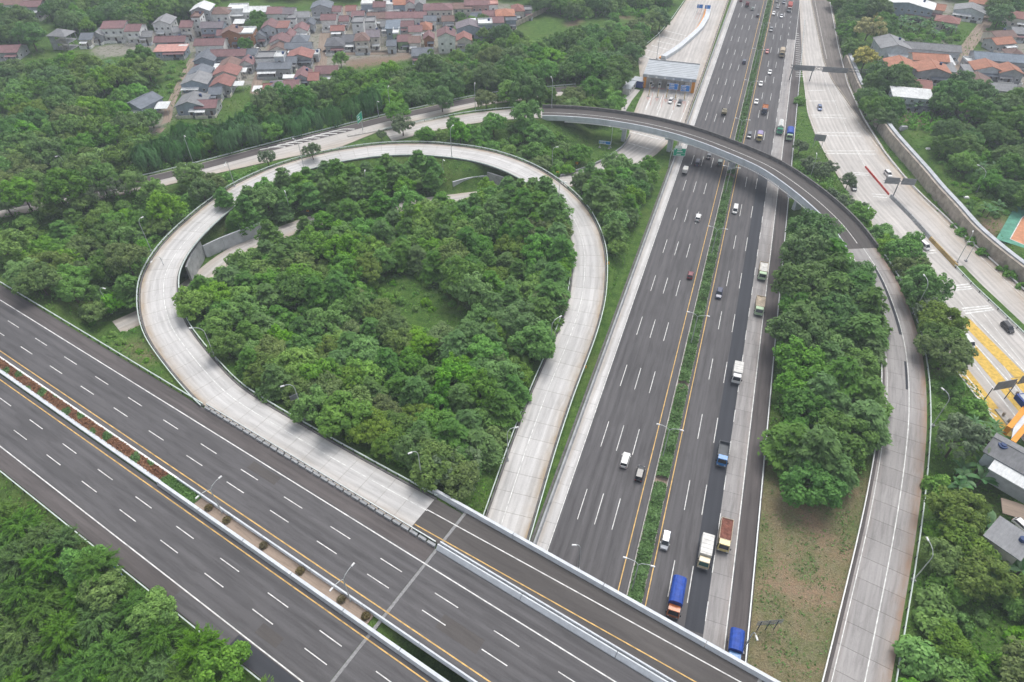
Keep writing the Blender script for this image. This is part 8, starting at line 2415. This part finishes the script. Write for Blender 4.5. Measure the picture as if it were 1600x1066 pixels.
rg = np.random.default_rng(42)
n = 46000
u = 40 + 420 * rg.random(n) ** 1.25
hh = 1.25 + 0.45 * np.sin(u * 0.55) * np.sin(u * 0.13) + 0.35 * np.sin(u * 1.3)
v = 2.0 + rg.uniform(-1.35, 1.3, n)
prof = np.sqrt(np.clip(1 - ((v - 2.0) / 1.5) ** 2, 0.05, 1))
z = hh * prof * (0.75 + 0.25 * rg.random(n))
keep = np.sin(u * 0.31 + 1.0) * np.sin(u * 0.087) > -0.93
leafy_mass('median_hedge', np.stack([u * UH[0] + v * VH[0], u * UH[1] + v * VH[1], z], 1)[keep], 0, 0.34, 'hedge', 'long loose green hedge filling the motorway median', 'hedge')
n = 15000
t = rg.uniform(-230, -104, n); s = rg.uniform(30.3, 32.25, n)
redm = (np.sin(t * 0.9) * np.sin(t * 0.37 + s) > -0.35)
hgt_ = ZV + 0.25 + 0.45 * rg.random(n)
pts = np.stack([t * DV[0] + s * NV[0], t * DV[1] + s * NV[1], hgt_], 1)
leafy_mass('flower_bed', pts[redm], 0, 0.24, 'red', 'rust-red flowering bed in the planter between the carriageways', 'flower bed', seed=6)
leafy_mass('bed_foliage', pts[~redm], 0, 0.24, 'hedge', 'green gaps in the rust-red flower bed', 'flower bed', seed=7)
n = 2400
t = rg.uniform(-104, -94, n); s = rg.uniform(30.0, 32.2, n)
leafy_mass('grass_bed', np.stack([t * DV[0] + s * NV[0], t * DV[1] + s * NV[1], ZV + 0.15 + 0.3 * rg.random(n)], 1), 0, 0.26, 'weed', 'short bright green bed at the end of the red flowers', 'flower bed', elong=2.5, seed=8)
for k, tt in enumerate((-90.6, -85.3, -75.1, -65.5, -55.4, -49.7)):
    rr = np.random.default_rng(60 + k); n = 260
    a = rr.random(n) * 6.28; r = 0.75 * np.sqrt(rr.random(n))
    c = vi(tt, 31.2)
    o = leafy_mass('clipped_shrub', np.stack([c[0] + np.cos(a) * r, c[1] + np.sin(a) * r, ZV + 0.2 + 0.75 * np.sqrt(1 - (r / 0.8) ** 2) * rr.random(n) ** 0.3], 1), 0, 0.22, 'dry',
                   ['first dry round shrub after the green bed', 'second dry round shrub in the planter', 'third dry round shrub in the planter', 'fourth dry round shrub in the planter', 'fifth dry round shrub, beside the lamp', 'last dry round shrub before the joint'][k], 'shrub', seed=61 + k, group='dry shrubs in the planter')

# rough herbs and grass tufts over the open slopes
n = 300000
X = rg.uniform(-260, 260, n); Y = 40 + 330 * rg.random(n) ** 1.5
wv = np.sin(X * 0.35 + 1.7 * np.sin(Y * 0.21)) * np.sin(Y * 0.4 + np.sin(X * 0.3)) + 0.5 * rg.normal(size=n)
ok = wv > -0.35
X, Y = X[ok], Y[ok]
ok = ~in_poly(X, Y, DRY)
for Q, w in ((thin(LOOP_C, 6), 5.9), (thin(FLY_C, 6), 5.9), (thin((RA_OUT + RA_IN) / 2, 8), 8.3), (thin(LOW, 6), 4.2), (HW[[0, -1]], 23.3), (np.array([vi(-330, 31.0), vi(250, 31.0)]), 17.6), (np.array([vi(-112, 50), vi(250, 50)]), 9)):
    d, _ = seg_dist(X, Y, Q); ok &= d > w
for p in ROADPOLY + VILLAGE + VILLAGE_E + [ppoly([(1555, 355), (1600, 320), (1700, 380), (1700, 470), (1600, 400)], ZE)]: ok &= ~in_poly(X, Y, p)
X, Y = X[ok], Y[ok]
Z = height(X, Y)
leafy_mass('rough_grass', np.stack([X, Y, Z + 0.10 + 0.22 * rg.random(len(X))], 1), 0, 0.34, 'weed', 'tufts of rough grass and herbs on the slopes', kind='stuff', elong=2.2, upn=0.9, seed=9)
n = 26000
X = rg.uniform(40, 110, n); Y = rg.uniform(40, 130, n)
wv = np.sin(X * 0.5 + Y * 0.3) * np.sin(Y * 0.35 - X * 0.2) + 0.6 * rg.normal(size=n)
ok = in_poly(X, Y, DRY) & (wv > 0.1)
for Q, w in ((thin(FLY_C, 6), 6.0), (HW[[0, -1]], 23.6), (np.array([vi(-330, 31.0), vi(250, 31.0)]), 17.6)):
    d, _ = seg_dist(X, Y, Q); ok &= d > w
X, Y = X[ok], Y[ok]
leafy_mass('dry_grass', np.stack([X, Y, height(X, Y) + 0.06 + 0.10 * rg.random(len(X))], 1), 0, 0.24, 'weed', 'sparse green tufts on the brown field', kind='stuff', elong=2.4, upn=0.8, seed=13)
# undergrowth between the trees
rng = np.random.default_rng(99)
CC, RR = [], []
for poly, hp, mg in UNDER:
    xs_ = [p[0] for p in poly]; ys_ = [p[1] for p in poly]
    n = int((max(xs_) - min(xs_)) * (max(ys_) - min(ys_)) / 5.0)
    X = rng.uniform(min(xs_), max(xs_), n); Y = rng.uniform(min(ys_), max(ys_), n)
    ok = in_poly(X, Y, poly)
    for h in hp: ok &= ~in_poly(X, Y, h)
    X, Y = X[ok], Y[ok]
    ok = ~blocked(X, Y, min(mg, 1.0))
    CC.append(np.stack([X[ok], Y[ok]], 1))
CC = np.concatenate(CC)
if HOUSE_SPOTS:
    hs_ = np.array(HOUSE_SPOTS)
    ok = np.ones(len(CC), bool)
    for h in hs_: ok &= np.hypot(CC[:, 0] - h[0], CC[:, 1] - h[1]) > h[2] + 1
    CC = CC[ok]
CZ = height(CC[:, 0], CC[:, 1])
far_ = CC[:, 1] > 230
PT = []
for grp, k, r in ((~far_, 30, 1.35), (far_, 15, 1.6)):
    c_ = np.repeat(np.c_[CC[grp], CZ[grp]], k, 0); n = len(c_)
    hh_ = np.repeat(0.6 + 2.6 * rng.random(grp.sum()), k)
    a = rng.random(n) * 6.283; q = np.sqrt(rng.random(n))
    PT.append(np.stack([c_[:, 0] + np.cos(a) * q * r, c_[:, 1] + np.sin(a) * q * r, c_[:, 2] + 0.15 + hh_ * np.sqrt(1 - q * q * .9) * (0.7 + 0.3 * rng.random(n))], 1))
leafy_mass('undergrowth', PT[0], 0, 0.42, 'shrub', 'dense green undergrowth between the nearer trees', kind='stuff', seed=10)
leafy_mass('undergrowth', PT[1], 0, 0.62, 'broad', 'dense green undergrowth between the farther trees', kind='stuff', seed=12)
print('UNDER', len(CC), sum(map(len, PT)))
print('PLANTS', COUNT, 'objects', len(bpy.data.objects))
HAZE = 0.00034

# ------------------------------------------------------------------ air
hz = bpy.data.materials.new('haze')
hz.use_nodes = True
nt = hz.node_tree
for n in list(nt.nodes): nt.nodes.remove(n)
pv = nt.nodes.new('ShaderNodeVolumePrincipled')
pv.inputs['Color'].default_value = (0.80, 0.88, 1.0, 1)
pv.inputs['Density'].default_value = HAZE
pv.inputs['Anisotropy'].default_value = 0.1
ho = nt.nodes.new('ShaderNodeOutputMaterial')
nt.links.new(pv.outputs[0], ho.inputs['Volume'])
b = MB(); b.box(-4700, 4700, -1700, 6200, -3.0, 126.0)
o = b.build('haze', hz, None, label='thin pale haze in the air over the interchange', kind='stuff')
print('OBJECTS', len(bpy.data.objects))
